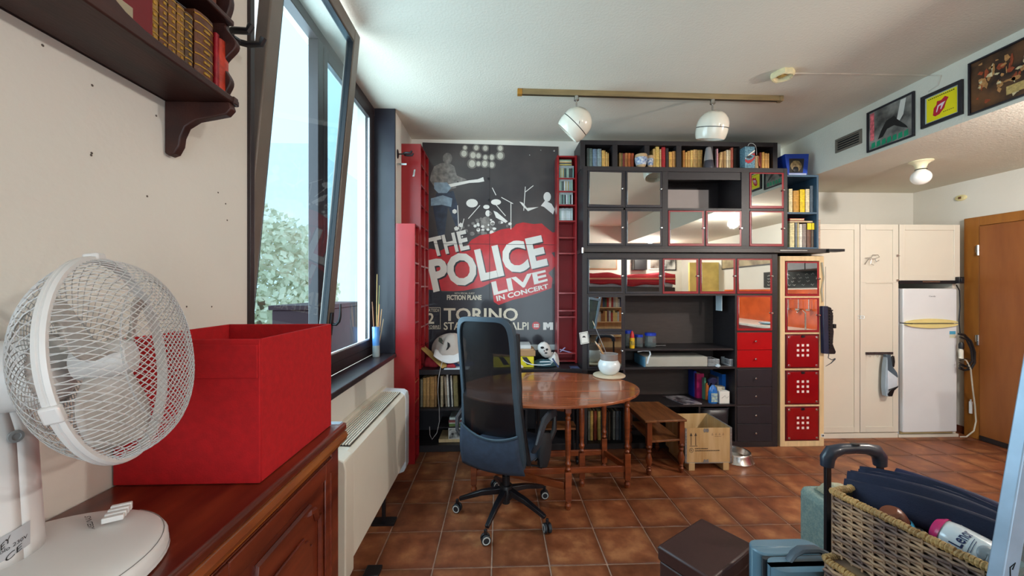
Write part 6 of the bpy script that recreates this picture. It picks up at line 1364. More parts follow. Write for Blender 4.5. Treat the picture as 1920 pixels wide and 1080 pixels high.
# rating plate, wrapped on the column foot
def colp(ang, z, d=.0008): w_ = .0565 + d; return Vector((-.772 + w_ * math.cos(ang) - .002, .60 + w_ * 1.05 * math.sin(ang), z))
lbm = MB(); lbm.grid(lambda u, v: colp(R(-50 + 58 * u), 1.088 + .036 * v + .012 * u, .0028), 10, 1); mk('rating_plate', lbm, mat('label_silver', '#b9bdc2', .35, metal=.2), fan)
LT = mat('print_black', '#202022', .6)
def wraptxt(txt, a0, a1, z0, z1, bold=0):
    o = letters('plate_lettering', txt, [(0, 0, 1), (1, 0, 1), (1, 0, 0), (0, 0, 0)], LT, fan, 0, bold)
    w0 = wloc(fan)
    for v in o.data.vertices:
        c = Vector(v.co) + w0; u = c.x; t = c.z; v.co = colp(a0 + (a1 - a0) * u, z0 + (z1 - z0) * t + .012 * (.2 + .8 * u), .0034) - w0
wraptxt('EY', R(-22), R(-13), 1.108, 1.117, .01); wraptxt('CE', R(-18), R(-2), 1.088, 1.097, 0); wraptxt('Tavolo 230V', R(-34), R(4), 1.1005, 1.106, 0)

# ------------------------------------------------------------------ CARVED WALL SHELF AND OLD BOOKS
SW = mat('old_dark_wood', '#3f1f18', .5, col2='#2b1412', vs=6, stretch=(3, .7, 3), bump=.15, bs=60)
wsf = thing('wall_shelf', 'dark carved wooden wall shelf high on the left wall', 'wall shelf', (XL, .5, 1.987))
sx0, sx1 = XL + .001, -.716; Z1 = 1.987; Z2 = 2.203
mk('lower_board', MB().box(sx0, -.45, Z1, sx1, 1.082, Z1 + .017), SW, wsf, bevel=.004)
mk('upper_board', MB().box(sx0, -.45, Z2, sx1 - .006, 1.07, Z2 + .014), SW, wsf, bevel=.003)
lipp = [(-.45, Z1 + .01), (1.075, Z1 + .01), (1.075, Z1 + .018), (.92, Z1 + .020), (.80, Z1 + .026), (.76, Z1 + .034), (.73, Z1 + .048), (.68, Z1 + .052), (.60, Z1 + .054), (.55, Z1 + .064), (-.45, Z1 + .066)]
mk('carved_lip', MB().prism([(sx1 - .012, y, z) for y, z in lipp], (.012, 0, 0)), SW, wsf, bevel=.003)
sc_ = [(sx1 + .004, Z1), (sx1 + .002, Z1 + .02)]
for zb0, zt0 in ((Z1 + .02, Z2), (Z2, Z2 + .3)):
    n = 24
    for i in range(n + 1):
        t = i / n; sc_.append((sx1 - .012 - .012 * math.cos(t * 4 * math.pi + .5) - .008 * math.sin(2 * math.pi * t), zb0 + (zt0 - zb0) * t))
sc_ += [(sx0, Z2 + .3), (sx0, Z1)]
mk('scalloped_end', MB().prism([(x, 1.056, z) for x, z in sc_], (0, .018, 0)), SW, wsf, bevel=.0025)
brk = [(sx0, Z1), (sx1 - .004, Z1), (sx1 + .002, Z1 - .018), (sx1 - .012, Z1 - .034), (sx1 - .05, Z1 - .042), (sx1 - .09, Z1 - .05), (sx1 - .118, Z1 - .068), (sx1 - .130, Z1 - .095), (sx1 - .133, Z1 - .118), (sx1 - .145, Z1 - .140), (sx1 - .160, Z1 - .146), (sx0, Z1 - .138)]
mk('bracket', MB().prism([(x, 1.045, z) for x, z in brk], (0, .022, 0)), SW, wsf, bevel=.003)
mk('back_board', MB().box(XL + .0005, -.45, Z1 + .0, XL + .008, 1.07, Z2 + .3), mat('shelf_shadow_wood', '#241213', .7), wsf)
def wbook(px0, px1, h, hc, label, depth=.12, bands=True, X=-.737, title=False):
    y0, y1 = onX(px0, 200, X).y, onX(px1, 200, X).y; w_ = abs(y1 - y0) - .0008; y0 = min(y0, y1)
    t = thing('antique_book', label, 'book', (X, y0, Z1 + .0175), group='old leather books on the wall shelf'); z0 = Z1 + .0175; rr = w_ * .12
    pts = [(X - rr, y0), (X - rr * .3, y0 + w_ * .15), (X, y0 + w_ * .5), (X - rr * .3, y0 + w_ * .85), (X - rr, y0 + w_), (X - rr - .006, y0 + w_), (X - rr - .006, y0)]
    lm = mat('leather' + hc[1:], hc, .42, var=.3, vs=35, bump=.3, bs=160)
    mk('spine', MB().prism([(x, y, z0) for x, y in pts], (0, 0, h)), lm, t, angle=50)
    mk('cover', MB().box(X - depth, y0, z0, X - rr - .005, y0 + .003, z0 + h).box(X - depth, y0 + w_ - .003, z0, X - rr - .005, y0 + w_, z0 + h), lm, t)
    mk('pages', MB().box(X - depth + .004, y0 + .0031, z0 + .002, X - rr - .006, y0 + w_ - .0031, z0 + h - .004), PAGES, t)
    if bands:
        gb = MB()
        for f in (.05, .2, .36, .52, .68, .82, .94):
            gb.prism([(x + .0012, y, z0 + h * f) for x, y in pts[:5]] + [(X - rr - .003, y0 + w_, z0 + h * f), (X - rr - .003, y0, z0 + h * f)], (0, 0, .003))
        for f in (.12, .28, .44, .60, .75): gb.prism([(X + .0012, y0 + w_ * .35, z0 + h * f), (X + .0014, y0 + w_ * .65, z0 + h * f), (X - .002, y0 + w_ * .65, z0 + h * f), (X - .002, y0 + w_ * .35, z0 + h * f)], (0, 0, .006))
        mk('gilt_tooling', gb, mat('gilt_bright', '#b98c34', .35, metal=.6, var=.2, vs=80), t)
wbook(413, 432, .148, '#b03018', 'thin orange-red book, rightmost on the wall shelf', bands=False)
wbook(405.5, 412.5, .152, '#8f1420', 'slim dark red book left of the orange-red one', bands=False)
wbook(370, 405, .168, '#5a3420', 'thick brown book with gilt panels on the wall shelf', title=True)
wbook(348.5, 363.5, .138, '#4a3018', 'narrow dark brown gilt volume beside the gap on the wall shelf')
wbook(333.5, 347.5, .140, '#7a5426', 'fourth of the gilt volumes counting from the red album')
wbook(317.5, 332.5, .142, '#6a4422', 'third of the gilt volumes counting from the red album')
wbook(300.5, 316.5, .146, '#5c3620', 'second of the gilt volumes counting from the red album')
wbook(280, 299.5, .155, '#94702e', 'pale gold volume next to the big red album')
al = thing('red_album', 'large dark red album standing beside the gilt volumes', 'book', (-.74, .83, Z1 + .0175)); ya, yb2 = .735, .838
mk('cover', MB().box(-.86, yb2 - .004, Z1 + .0175, -.735, yb2, Z1 + .20).box(-.86, ya, Z1 + .0175, -.735, ya + .004, Z1 + .20).box(-.739, ya + .004, Z1 + .0175, -.735, yb2 - .004, Z1 + .20), mat('album_red', '#6c1018', .6, var=.1), al, bevel=.001)
mk('pages', MB().box(-.855, ya + .0045, Z1 + .02, -.7395, yb2 - .0045, Z1 + .196), PAGES, al)
cdp_ = thing('blank_card', 'cream rounded card leaning against the red album', 'card', (-.733, .76, Z1 + .0175)); mk('card', MB().box(-.7335, .735, Z1 + .0175, -.731, .79, Z1 + .062), mat('card_cream', '#a49a80', .6), cdp_, bevel=.0008)
wt_ = thing('white_booklet', 'off-white booklet standing left of the red album on the wall shelf', 'book', (-.74, .7, Z1 + .0175)); mk('booklet', MB().box(-.85, .70, Z1 + .0175, -.74, .728, Z1 + .17), PAPER, wt_, bevel=.001)
tk = thing('iron_ornament', 'small black iron ornament at the left of the wall shelf', 'ornament', (-.735, .66, Z1 + .0175))
mk('foot', MB().lathe([(0, 0), (.016, 0), (.014, .006), (.006, .01), (.005, .07), (.012, .08), (0, .085)], (-.74, .675, Z1 + .0175), 14), BLACKP, tk); mk('arm', MB().tube([(-.74, .675, Z1 + .07), (-.74, .65, Z1 + .09), (-.74, .63, Z1 + .07)], .006, 8), BLACKP, tk)
for i, (y0, y1, hc) in enumerate(((.985, 1.03, '#6a3424'), (.945, .983, '#7a4a2c'), (.91, .943, '#54281c'))):
    o = mk('book', MB().box(0, 0, 0, .11, y1 - y0 - .001, .15), bookmat(hc), None, local=True, bevel=.003); o.location = (-.85, y0, Z2 + .0145); tag(o, f"{['reddish', 'tan', 'dark'][i]} leather book on the upper board of the wall shelf", 'book', 'books on the upper wall shelf board')
tag(mk('thin_cable', MB().tube([(-.86, .80, Z2 - .004), (-.80, .90, Z2 - .010), (-.76, 1.0, Z2 - .03), (-.78, 1.045, Z2 - .05)], .0018, 5), mat('cord_grey', '#5a5a5c', .6), None), 'thin grey wire looping under the upper board of the wall shelf', 'wire')

# ------------------------------------------------------------------ FAN-COIL HEATER UNDER THE WINDOW
FCU = mat('heater_cream', '#ddd6c6', .38, var=.015); FCB = mat('heater_white', '#d3d8dc', .35, var=.01)
ht = thing('fan_coil_heater', 'long cream wall heater with a slatted top below the window', 'heater', (XL, 2.3, .2))
HX = -.69; HY0, HY1 = 1.74, 2.945; HB, HTp = .215, .72
prof = [(XL + .001, HB), (HX - .0, HB), (HX, HTp - .05), (HX - .008, HTp - .018), (HX - .03, HTp), (XL + .001, HTp + .012)]
mk('front_casing', MB().prism([(x, HY0 + .10, z) for x, z in prof], (0, HY1 - HY0 - .2, 0)), FCU, ht, bevel=.003)
for y0, y1 in ((HY0, HY0 + .099), (HY1 - .099, HY1)):
    pf = [(XL + .001, .12), (HX - .05, .12), (HX - .012, .135), (HX + .002, .165), (HX + .003, HTp - .05), (HX - .004, HTp - .012), (HX - .03, HTp + .004), (XL + .001, HTp + .015)]
    mk('end_cap', MB().prism([(x, y0, z) for x, z in pf], (0, y1 - y0, 0)), FCB if y0 > 2 else FCU, ht, bevel=.006)
mk('grille_bed', MB().box(XL + .035, HY0 + .14, HTp + .0035, HX - .032, HY1 - .12, HTp + .0085), BLACKP, ht)
for i in range(9):
    x = XL + .04 + i * .0145; mk('slat', MB().box(x, HY0 + .14, HTp + .006, x + .0075, HY1 - .12, HTp + .0145), FCU, ht, bevel=.001)
mk('rear_ledge', MB().box(XL + .001, HY0, HTp + .005, XL + .03, HY1, HTp + .022), FCU, ht, bevel=.003)
tag(mk('floor_bracket', MB().box(-.80, 2.42, 0, -.66, 2.50, .012).box(-.74, 2.44, .012, -.72, 2.46, .20), BLACKP, None), 'black bracket on the floor under the heater', 'bracket')
tag(mk('floor_plug', MB().box(-.70, 1.98, 0, -.62, 2.06, .02), BLACKP, None, bevel=.004), 'black flat plug on the floor by the near end of the heater', 'plug')

# ------------------------------------------------------------------ BRUSHES IN A VASE ON THE SILL
vc = (-.985, 3.10, WZ0)
vs_ = thing('glass_vase', 'blue-and-clear glass vase full of sticks on the window sill', 'vase', vc)
mk('lower_glass', MB().lathe([(0, 0), (.027, 0), (.029, .008), (.028, .09)], vc, 24, sx=1, sy=1), mat('vase_smoke', '#9aa6a8', .08, var=.1, coat=.6), vs_)
mk('upper_glass', MB().lathe([(.028, .09), (.0285, .15), (.031, .24), (.028, .24), (.026, .15)], vc, 24), mat('vase_blue', '#2a62b4', .08, col2='#6aa0d0', vs=4, coat=.6), vs_)
rn = random.Random(9)
for i, (dx, dy, L, hc, w_) in enumerate(((.005, 0, .66, '#a88a54', .0035), (.012, .01, .57, '#8a8a50', .003), (-.014, -.01, .44, '#8a5a3c', .004), (-.02, .01, .40, '#6a4a38', .003), (.0, .012, .33, '#b07a4c', .004), (.02, -.008, .42, '#c8824c', .004), (.028, .0, .38, '#d0a070', .0035), (.022, .012, .35, '#4a3a38', .003), (.035, .004, .30, '#a88e70', .004))):
    a = Vector((vc[0] + dx * .3, vc[1] + dy * .4, vc[2] + .012 + .002 * i)); b = Vector((vc[0] + dx * 1.6, vc[1] + dy * 2.4 , vc[2] + L))
    tag(mk('stick', MB().tube([a, a.lerp(b, .7), b], [w_, w_, w_ * .7], 6), mat('twig' + hc[1:], hc, .55), None), ['tallest tan stick in the sill vase', 'tall olive stick in the sill vase', 'reddish stick at the left side of the sill vase', 'leftmost dark stick in the sill vase', 'short tan brush in the middle of the sill vase', 'orange-tan brush at the right of the sill vase', 'pale brush right of the orange-tan one', 'short dark stick in the sill vase', 'rightmost greyish brush in the sill vase'][i], 'brush', 'sticks and brushes in the sill vase')
# ------------------------------------------------------------------ FOREGROUND RIGHT
ot = thing('ottoman', 'dark brown faux-leather storage ottoman with a lid, in the foreground', 'ottoman', (.955, 1.60, 0), 0)
OB = mat('brown_leatherette', '#3a2320', .42, var=.08, vs=60, bump=.15, bs=500)
cA, cB = Vector((.669, 1.602, 0)), Vector((.96, 1.789, 0)); ex = (cB - cA).normalized(); ey = Vector((ex.y, -ex.x, 0)); S_ = .346
def ob(x0, y0, z0, x1, y1, z1):
    return MB().box(x0, y0, z0, x1, y1, z1).tf(Matrix((( ex.x, ey.x, 0, cA.x), (ex.y, ey.y, 0, cA.y), (0, 0, 1, 0), (0, 0, 0, 1))))
def fixn(mb): mb.f = [f[::-1] for f in mb.f]; return mb
mk('body', fixn(ob(.006, .006, 0, S_ - .006, .23, .335)), OB, ot, bevel=.008); mk('lid', fixn(ob(0, 0, .337, S_, .236, .40)), OB, ot, bevel=.01)
mk('lid_seam', MB().tube([cA + ex * a + ey * b + Vector((0, 0, .39)) for a, b in ((.002, .002), (S_ - .002, .002), (S_ - .002, .234), (.002, .234))], .0025, 5, closed=True), mat('leather_piping', '#2a1a1a', .4), ot)

# grey-blue cabin case
def rbox(x0, y0, z0, x1, y1, z1, r, n=6):
    """box with rounded vertical corners"""
    pts = []
    for cx, cy, a0 in ((x1 - r, y1 - r, 0), (x0 + r, y1 - r, 90), (x0 + r, y0 + r, 180), (x1 - r, y0 + r, 270)):
        for k in range(n + 1): a = R(a0 + 90 * k / n); pts.append((cx + r * math.cos(a), cy + r * math.sin(a), z0))
    return MB().prism(pts, (0, 0, z1 - z0))
SB = mat('case_blue', '#5f7f90', .3, var=.05, coat=.2); SD = mat('case_dark', '#2c3136', .4)
cs_ = thing('cabin_case', 'grey-blue hard cabin suitcase with a dark handle, left of the wicker basket', 'suitcase', (1.08, 1.42, 0))
mk('shell', rbox(.972, 1.31, .04, 1.235, 1.388, .492, .045), SB, cs_, bevel=.028); mk('shell', rbox(.972, 1.40, .04, 1.235, 1.49, .492, .045), SB, cs_, bevel=.028)
mk('zip_band', rbox(.979, 1.384, .05, 1.228, 1.404, .486, .01), SD, cs_, bevel=.006)
for x in (1.04, 1.10, 1.17): mk('groove', MB().box(x - .008, 1.3085, .1, x + .008, 1.311, .44), SD, cs_)
mk('carry_handle', MB().tube([(1.06, 1.37, .488), (1.08, 1.37, .515), (1.11, 1.375, .526), (1.17, 1.375, .526), (1.205, 1.37, .512), (1.215, 1.37, .488)], [.012, .014, .016, .016, .014, .012], 8, sq=(.7, 1.2)), mat('handle_slate', '#46525c', .45), cs_)
for x in (1.03, 1.18):
    for y in (1.34, 1.46): mk('wheel', MB().lathe([(0, -.011), (.02, -.011), (.021, 0), (.02, .011), (0, .011)], (x, y, .021), 14, M=Matrix.Rotation(R(90), 3, 'Y')).box(x - .006, y - .006, .02, x + .006, y + .006, .045), SD, cs_)
# upright trolley case behind the baskets
tc = thing('trolley_case', 'dark trolley suitcase behind the wicker baskets, its pull handle raised', 'suitcase', (1.53, 1.47, 0))
mk('body', rbox(1.39, 1.36, .04, 1.68, 1.575, .52, .04), mat('case_charcoal', '#24262c', .5, var=.1), tc, bevel=.02)
HN = mat('grip_slate', '#2b3340', .35, var=.05, coat=.2)
for x in (1.40, 1.632): mk('pull_bar', MB().box(x - .011, 1.58, .04, x + .011, 1.596, .765), BLACKP, tc, bevel=.002)
gp = [(1.398, 1.588, .73), (1.400, 1.588, .765), (1.418, 1.588, .791), (1.46, 1.588, .802), (1.515, 1.588, .804), (1.568, 1.588, .802), (1.612, 1.588, .791), (1.630, 1.588, .765), (1.632, 1.588, .73)]
mk('grip', MB().tube(gp, [.022, .025, .025, .020, .019, .020, .025, .025, .022], 12, sq=(1, 1.15)), HN, tc)
mk('grip_button', MB().lathe([(0, 0), (.02, 0), (.018, .006), (0, .007)], (1.515, 1.582, .821), 20, sx=1, sy=.6), BLACKP, tc)
for x in (1.44, 1.62): mk('wheel', MB().lathe([(0, -.011), (.02, -.011), (.021, 0), (.02, .011), (0, .011)], (x, 1.47, .021), 14, M=Matrix.Rotation(R(90), 3, 'Y')).box(x - .006, 1.464, .02, x + .006, 1.476, .045), SD, tc)
# teal towelling stool
TW = mat('teal_towelling', '#93a298', .95, col2='#7a908c', vs=90, bump=1.2, bs=220)
tq_ = thing('towelling_pouf', 'soft pouf in worn grey-green towelling behind the left edge of the basket', 'pouf', (1.75, 1.9, 0))
mk('cushion', rbox(1.60, 1.76, .0, 1.90, 2.02, .43, .06), TW, tq_, bevel=.03); mk('cream_patch', MB().grid(lambda u, v: (1.66 + .12 * u, 1.80 + .16 * v, .434 + .07 * math.sin(math.pi * u) * math.sin(math.pi * v) ** .5 + .01 * math.sin(9 * u)), 10, 8), mat('towel_cream', '#b5ae94', .95, var=.1, vs=90, bump=1, bs=220), tq_, solid=.006)

# wicker baskets
def wick_mat(name, a, b):
    return mat(name, a, .6, col2=b, vs=11, stretch=(1, 1, 2.5), bump=.2, bs=150)
WK = wick_mat('wicker', '#b08d6c', '#65504a'); WR = wick_mat('wicker_rim', '#c29c62', '#8e7048')
def basket(name, label, x0, x1, y0, y1, z0, z1, lid=False, nrow=20):
    t = thing(name, label, 'basket', ((x0 + x1) / 2, (y0 + y1) / 2, z0)); rd = random.Random(3)
    per = [(x0, y0), (x0, y1), (x1, y1), (x1, y0)]; L = [y1 - y0, x1 - x0, y1 - y0, x1 - x0]; tot = sum(L)
    def at(s):
        s %= tot
        for i in range(4):
            if s <= L[i]: a, b = per[i], per[(i + 1) % 4]; d = Vector((b[0] - a[0], b[1] - a[1])) / L[i]; return Vector((a[0], a[1])) + d * s, Vector((-d.y, d.x)), i
            s -= L[i]
    sp_n = round(tot / .030); stake = MB(); st = MB(); pts_n = sp_n * 2
    for k in range(sp_n):
        p, nn, _ = at((k + .5) * tot / sp_n); stake.tube([(p.x, p.y, z0), (p.x, p.y, z1)], .0032, 5)
    h = (z1 - z0 - .02) / nrow
    for r in range(nrow):
        ph = r % 2; z = z0 + .006 + h * (r + .5); pts = []
        for k in range(pts_n):
            p, nn, _ = at((k + .5) * tot / pts_n); o = (.0062 if (k // 1 + 2 * ph + (1 if k % 2 else 0)) % 4 < 2 else -.0062) if k % 2 == 0 else 0
            o = .0058 * math.sin(math.pi * (k / 2 + ph)) if k % 2 == 0 else 0
            o = .0060 * math.cos(math.pi * (k // 2 + ph)) if k % 2 == 0 else 0
            pts.append((p.x - nn.x * o, p.y - nn.y * o, z + rd.uniform(-.0012, .0012)))
        st.tube(pts, h * .47, 5, closed=True)
    mk('stakes', stake, WK, t, kind='stuff'); mk('woven_strands', st, WK, t, kind='stuff', angle=80)
    mk('lining', MB().box(x0 + .006, y0 + .006, z0, x0 + .008, y1 - .006, z1 - .01).box(x1 - .008, y0 + .006, z0, x1 - .006, y1 - .006, z1 - .01).box(x0 + .008, y1 - .008, z0, x1 - .008, y1 - .006, z1 - .01).box(x0 + .008, y0 + .006, z0, x1 - .008, y0 + .008, z1 - .01).box(x0 + .006, y0 + .006, z0, x1 - .006, y1 - .006, z0 + .006), mat('basket_dark', '#2a221c', .9), t)
    rim = MB(); seg = round(tot / .0095)
    for k in range(seg):
        p, nn, side = at((k + .5) * tot / seg); d = Vector((nn.y, -nn.x)); w_ = tot / seg * .46
        c = Vector((p.x, p.y, z1)); sk = rd.uniform(-.002, .002)
        rim.tube([c - Vector((d.x, d.y, 0)) * w_ + Vector((0, 0, sk)), c + Vector((0, 0, sk * .3)), c + Vector((d.x, d.y, 0)) * w_ - Vector((0, 0, sk))], [.0100, .0126 + rd.uniform(-.0008, .0008), .0100], 8)
    mk('wrapped_rim', rim, WR, t, kind='stuff')
    if lid: mk('inner_lid', MB().box(x0 + .01, y0 + .01, z1 - .012, x1 - .01, y1 - .01, z1 - .002), WK, t)
    return t
basket('wicker_basket', 'lower wicker basket, mostly cut off by the bottom edge, under the full one', 1.098, 1.52, .865, 1.265, .0, .575, lid=True, nrow=40)
basket('wicker_basket', 'upper wicker basket filled with umbrellas and detergent bottles', 1.128, 1.50, .86, 1.262, .590, .80, nrow=18)
# contents
NV = mat('navy_cloth', '#161c34', .8, var=.15, vs=8, bump=.15, bs=250); NV2 = mat('navy_violet', '#1c1d3c', .7, var=.1)
um = thing('umbrella', 'navy folded fabric umbrella lying across the upper basket', 'umbrella', (1.35, 1.1, .8))
A0, A1 = Vector((1.295, 1.335, .80)), Vector((1.47, .88, .80))
def fold(A, B, wid, hgt, waves, z0, seed, tip=.25):
    A, B = Vector(A), Vector(B); d = (B - A); s_ = Vector((d.y, -d.x, 0)).normalized()
    def f(u, v):
        t = v; w_ = wid * (tip + (1 - tip) * math.sin(math.pi * min(1, .18 + t * .8)) ** .7); x = (u * 2 - 1)
        z = z0 + hgt * (1 - x * x) ** .6 * math.sin(math.pi * (.22 + .7 * t)) + .016 * math.sin(waves * x * 3 + seed + 2.2 * t) * (1 - t * .4) + .05 * t * 0
        return A + d * t + s_ * (x * w_ + .01 * math.sin(5 * t + seed)) + Vector((0, 0, z))
    return MB().grid(f, 26, 18)
mk('canopy', fold((1.27, 1.31, .77), (1.46, .88, .755), .095, .075, 3.3, 0, 1), NV, um, solid=.004, angle=60)
mk('flap', fold((1.31, 1.30, .80), (1.47, .95, .79), .05, .05, 4, 0, 2.4), NV, um, solid=.004, angle=60)
um2 = thing('umbrella', 'dark blue flat folded umbrella right of the other one in the upper basket', 'umbrella', (1.46, 1.1, .8))
mk('canopy', fold((1.455, 1.27, .80), (1.50, .90, .775), .05, .04, 1.1, 0, .3, .5), NV2, um2, solid=.004, angle=60)
# brown-capped bottle
def oriented(c, ax):
    return Matrix.Translation(c) @ Vector(ax).normalized().to_track_quat('Z', 'Y').to_matrix().to_4x4()
bt2 = thing('capped_bottle', 'white bottle with a round brown cap and blue collar in the basket', 'bottle', (1.25, 1.1, .76)); cM = oriented((1.215, 1.125, .745), (-.35, .25, .75))
mk('cap', MB().lathe([(0, .06), (.022, .058), (.03, .05), (.033, .035), (.033, .02), (0, .02)], n=24, sx=1.15).tf(cM), mat('cap_brown', '#7c4630', .35), bt2)
mk('collar', MB().lathe([(.034, .018), (.037, .010), (.036, -.004), (0, -.004)], n=24, sx=1.15).tf(cM), mat('collar_blue', '#3ba6d4', .35), bt2)
mk('body', MB().lathe([(.03, -.004), (.036, -.02), (.038, -.06), (0, -.062)], n=24).tf(oriented((1.232, 1.105, .742), (-.35, .25, .75))), mat('bottle_white', '#d8dce0', .35), bt2)
# softener bottle lying towards the viewer
LBc, LBa = Vector((1.268, .995, .765)), Vector((.12, -.62, -.12)).normalized()
lm_ = oriented(LBc, LBa); lb2 = thing('softener_bottle', 'white and clear softener bottle lying in the basket, its label facing up', 'bottle', LBc)
q2 = (lm_.to_3x3().inverted() @ Vector((0, 0, 1)))
mk('body', MB().lathe([(0, -.075), (.03, -.072), (.044, -.055), (.049, -.03), (.049, .02), (.044, .055), (.033, .085), (.022, .10), (0, .102)], n=36, sx=1.05, sy=.8).tf(lm_), mat('bottle_clear_white', '#d4dce2', .15, var=.04, coat=.6), lb2)
mk('pink_base', MB().lathe([(0, -.077), (.031, -.074), (.0455, -.058), (.0465, -.053), (.0445, -.060)], n=36, sx=1.06, sy=.82).tf(lm_), mat('base_pink', '#c02c68', .3), lb2)
mk('cap', MB().lathe([(.024, .098), (.026, .102), (.026, .135), (.022, .14), (0, .14)], n=24).tf(lm_), mat('cap_ice', '#a8d4e8', .15, coat=.6), lb2)
def labp(s, t, d=.0012):
    """label coordinates: s across the bottle, t along the axis; on the upper side"""
    ax = LBa; up = (Vector((0, 0, 1)) - ax * ax.z).normalized(); sd = ax.cross(up)
    tab = [(-.075, .0), (-.072, .03), (-.055, .044), (-.03, .049), (.02, .049), (.055, .044), (.085, .033), (.10, .022)]
    r = .049
    for (a, ra), (b, rb_) in zip(tab, tab[1:]):
        if a <= t <= b: r = ra + (rb_ - ra) * (t - a) / (b - a)
    ang = s / .049; camdir = (Vector((0, 0, CAM_H)) - LBc); camdir = (camdir - ax * camdir.dot(ax)).normalized(); c2 = ax.cross(camdir)
    dv_ = camdir * math.cos(ang) + c2 * math.sin(ang)
    # ellipse radii of the body in its own frame
    loc = lm_.to_3x3().inverted() @ dv_; k = 1 / math.sqrt((loc.x / 1.05) ** 2 + (loc.y / .8) ** 2)
    return LBc + ax * t + dv_ * (r * k + d)
mk('oval_patch', MB().grid(lambda u, v: labp((v) * .026 * math.cos(6.283 * u), .038 + v * .02 * math.sin(6.283 * u), .001), 24, 3), mat('label_grey', '#8c949c', .35), lb2, solid=.0005)
o = letters('label_lettering', 'Lenor', [(0, 0, 1), (1, 0, 1), (1, 0, 0), (0, 0, 0)], mat('print_navy', '#1c2a58', .5), lb2, 0, .015)
w0 = wloc(lb2)
for v in o.data.vertices:
    c = Vector(v.co) + w0; v.co = labp(-.010 - (c.x - .5) * .062, -.014 - (c.z - .5) * .026 + (c.x - .5) * .006, .0014) - w0
fp = MB()
for k in range(2): fp.grid(lambda u, v, k=k: labp((u - .5) * (.05 - .012 * k), .006 + .005 * k + .0012 * v, .0013), 10, 1)
mk('fine_print', fp, mat('print_navy', '#1c2a58', .5), lb2, kind='stuff')
mk('flower_motif', MB().grid(lambda u, v: labp(.012 + v * .02 * (.6 + .4 * math.cos(5 * 6.283 * u)) * math.cos(6.283 * u), .068 + v * .018 * (.6 + .4 * math.cos(5 * 6.283 * u)) * math.sin(6.283 * u), .0016), 40, 2), mat('flower_cyan', '#7cc6e6', .4, var=.1), lb2, solid=.0004)

# the two baskets and what lies in them stand a little askew
PIV = Vector((1.126, 1.27, 0)); RM = Matrix.Translation(PIV) @ Matrix.Rotation(R(12), 4, 'Z') @ Matrix.Translation(-PIV)
for o in list(COL.objects):
    if o.parent is None and any(o.name.startswith(k) for k in ('wicker_basket', 'umbrella', 'capped_bottle', 'softener_bottle')):
        o.location = RM @ o.location; o.rotation_euler = (0, 0, R(12))

# leaning framed glass at the right edge
gf = thing('glazed_door', 'leaning pale blue metal frame with a glass pane at the right edge', 'frame', (.93, .80, 0))
dz = Vector((1.148 - 1.077, 0, 1.262 - .862)); dz.normalize(); b0_ = Vector((1.077, .79, .862)) - dz * (.862 / dz.z); 
def leanb(u0, u1, h0, h1, y0, y1):
    n1 = Vector((dz.z, 0, -dz.x)); P4 = [b0_ + dz * h0 + n1 * u0, b0_ + dz * h0 + n1 * u1, b0_ + dz * h1 + n1 * u1, b0_ + dz * h1 + n1 * u0]
    return MB().prism([p + Vector((0, y0 - .79, 0)) for p in P4], (0, y1 - y0, 0))
ALU = mat('alu_paleblue', '#93a7bb', .35, var=.08, vs=14, metal=.2)
mk('stile', leanb(0, .036, .012, 1.42, .785, .812), ALU, gf, bevel=.003)
mk('stile', leanb(.48, .516, .0, 1.42, .785, .812).tf(Matrix.Translation((0, 0, .09))), ALU, gf, bevel=.003)
mk('top_rail', leanb(.036, .48, 1.38, 1.42, .785, .812), ALU, gf, bevel=.003); mk('bottom_rail', leanb(.036, .48, .10, .14, .785, .812), ALU, gf, bevel=.003)
mk('inner_bead', leanb(.036, .041, .14, 1.38, .79, .806), mat('bead_dark', '#3a4650', .4), gf)
mk('pane', leanb(.041, .478, .14, 1.38, .797, .801), glass_mat('teal_glass', '#8fb4b6', 1.0, .12), gf)
mk('scratch', MB().tube([b0_ + dz * .90 + Vector((.018, -.0055, 0)), b0_ + dz * .915 + Vector((.022, -.0055, 0)), b0_ + dz * .905 + Vector((.012, -.0055, 0)), b0_ + dz * .885 + Vector((.016, -.0055, 0))], .0011, 4), INK, gf)

# ------------------------------------------------------------------ BEHIND THE VIEWER (met only in the mirror doors)
lf = thing('loft_bed', 'dark loft bed with a red blanket, seen in the left mirror doors', 'bed', (2.9, -2.0, 0))
mk('bed_frame', MB().box(1.9, -2.59, 1.38, 4.1, -1.6, 1.56), BLKWOOD, lf, bevel=.01)
for x in (1.93, 4.05):
    for y in (-2.56, -1.63): mk('post', MB().box(x - .03, y - .03, 0, x + .03, y + .03, 1.38), BLKWOOD, lf)
mk('mattress', MB().box(1.93, -2.56, 1.56, 4.07, -1.63, 1.68), mat('sheet_grey', '#8a8c96', .9, var=.1), lf, bevel=.03)
mk('blanket', MB().grid(lambda u, v: (1.9 + 2.2 * u, -1.60 - .9 * max(0, v - .35) / .65, 1.62 + .24 * min(1, v / .35) + .025 * math.sin(9 * u) + .02 * math.sin(23 * u + 3 * v)), 40, 14), mat('blanket_red', '#a81c2a', .85, col2='#7c101e', vs=3, stretch=(.2, .2, 9)), lf, solid=.02, angle=60)
mk('blanket_stripe', MB().box(1.9, -1.585, 1.74, 4.1, -1.575, 1.77), mat('stripe_sand', '#b88a6c', .85), lf)
bsr = thing('rear_bookcase', 'bookcase under the loft bed, reflected in the small mirror door', 'bookcase', (2.4, -2.4, 0))
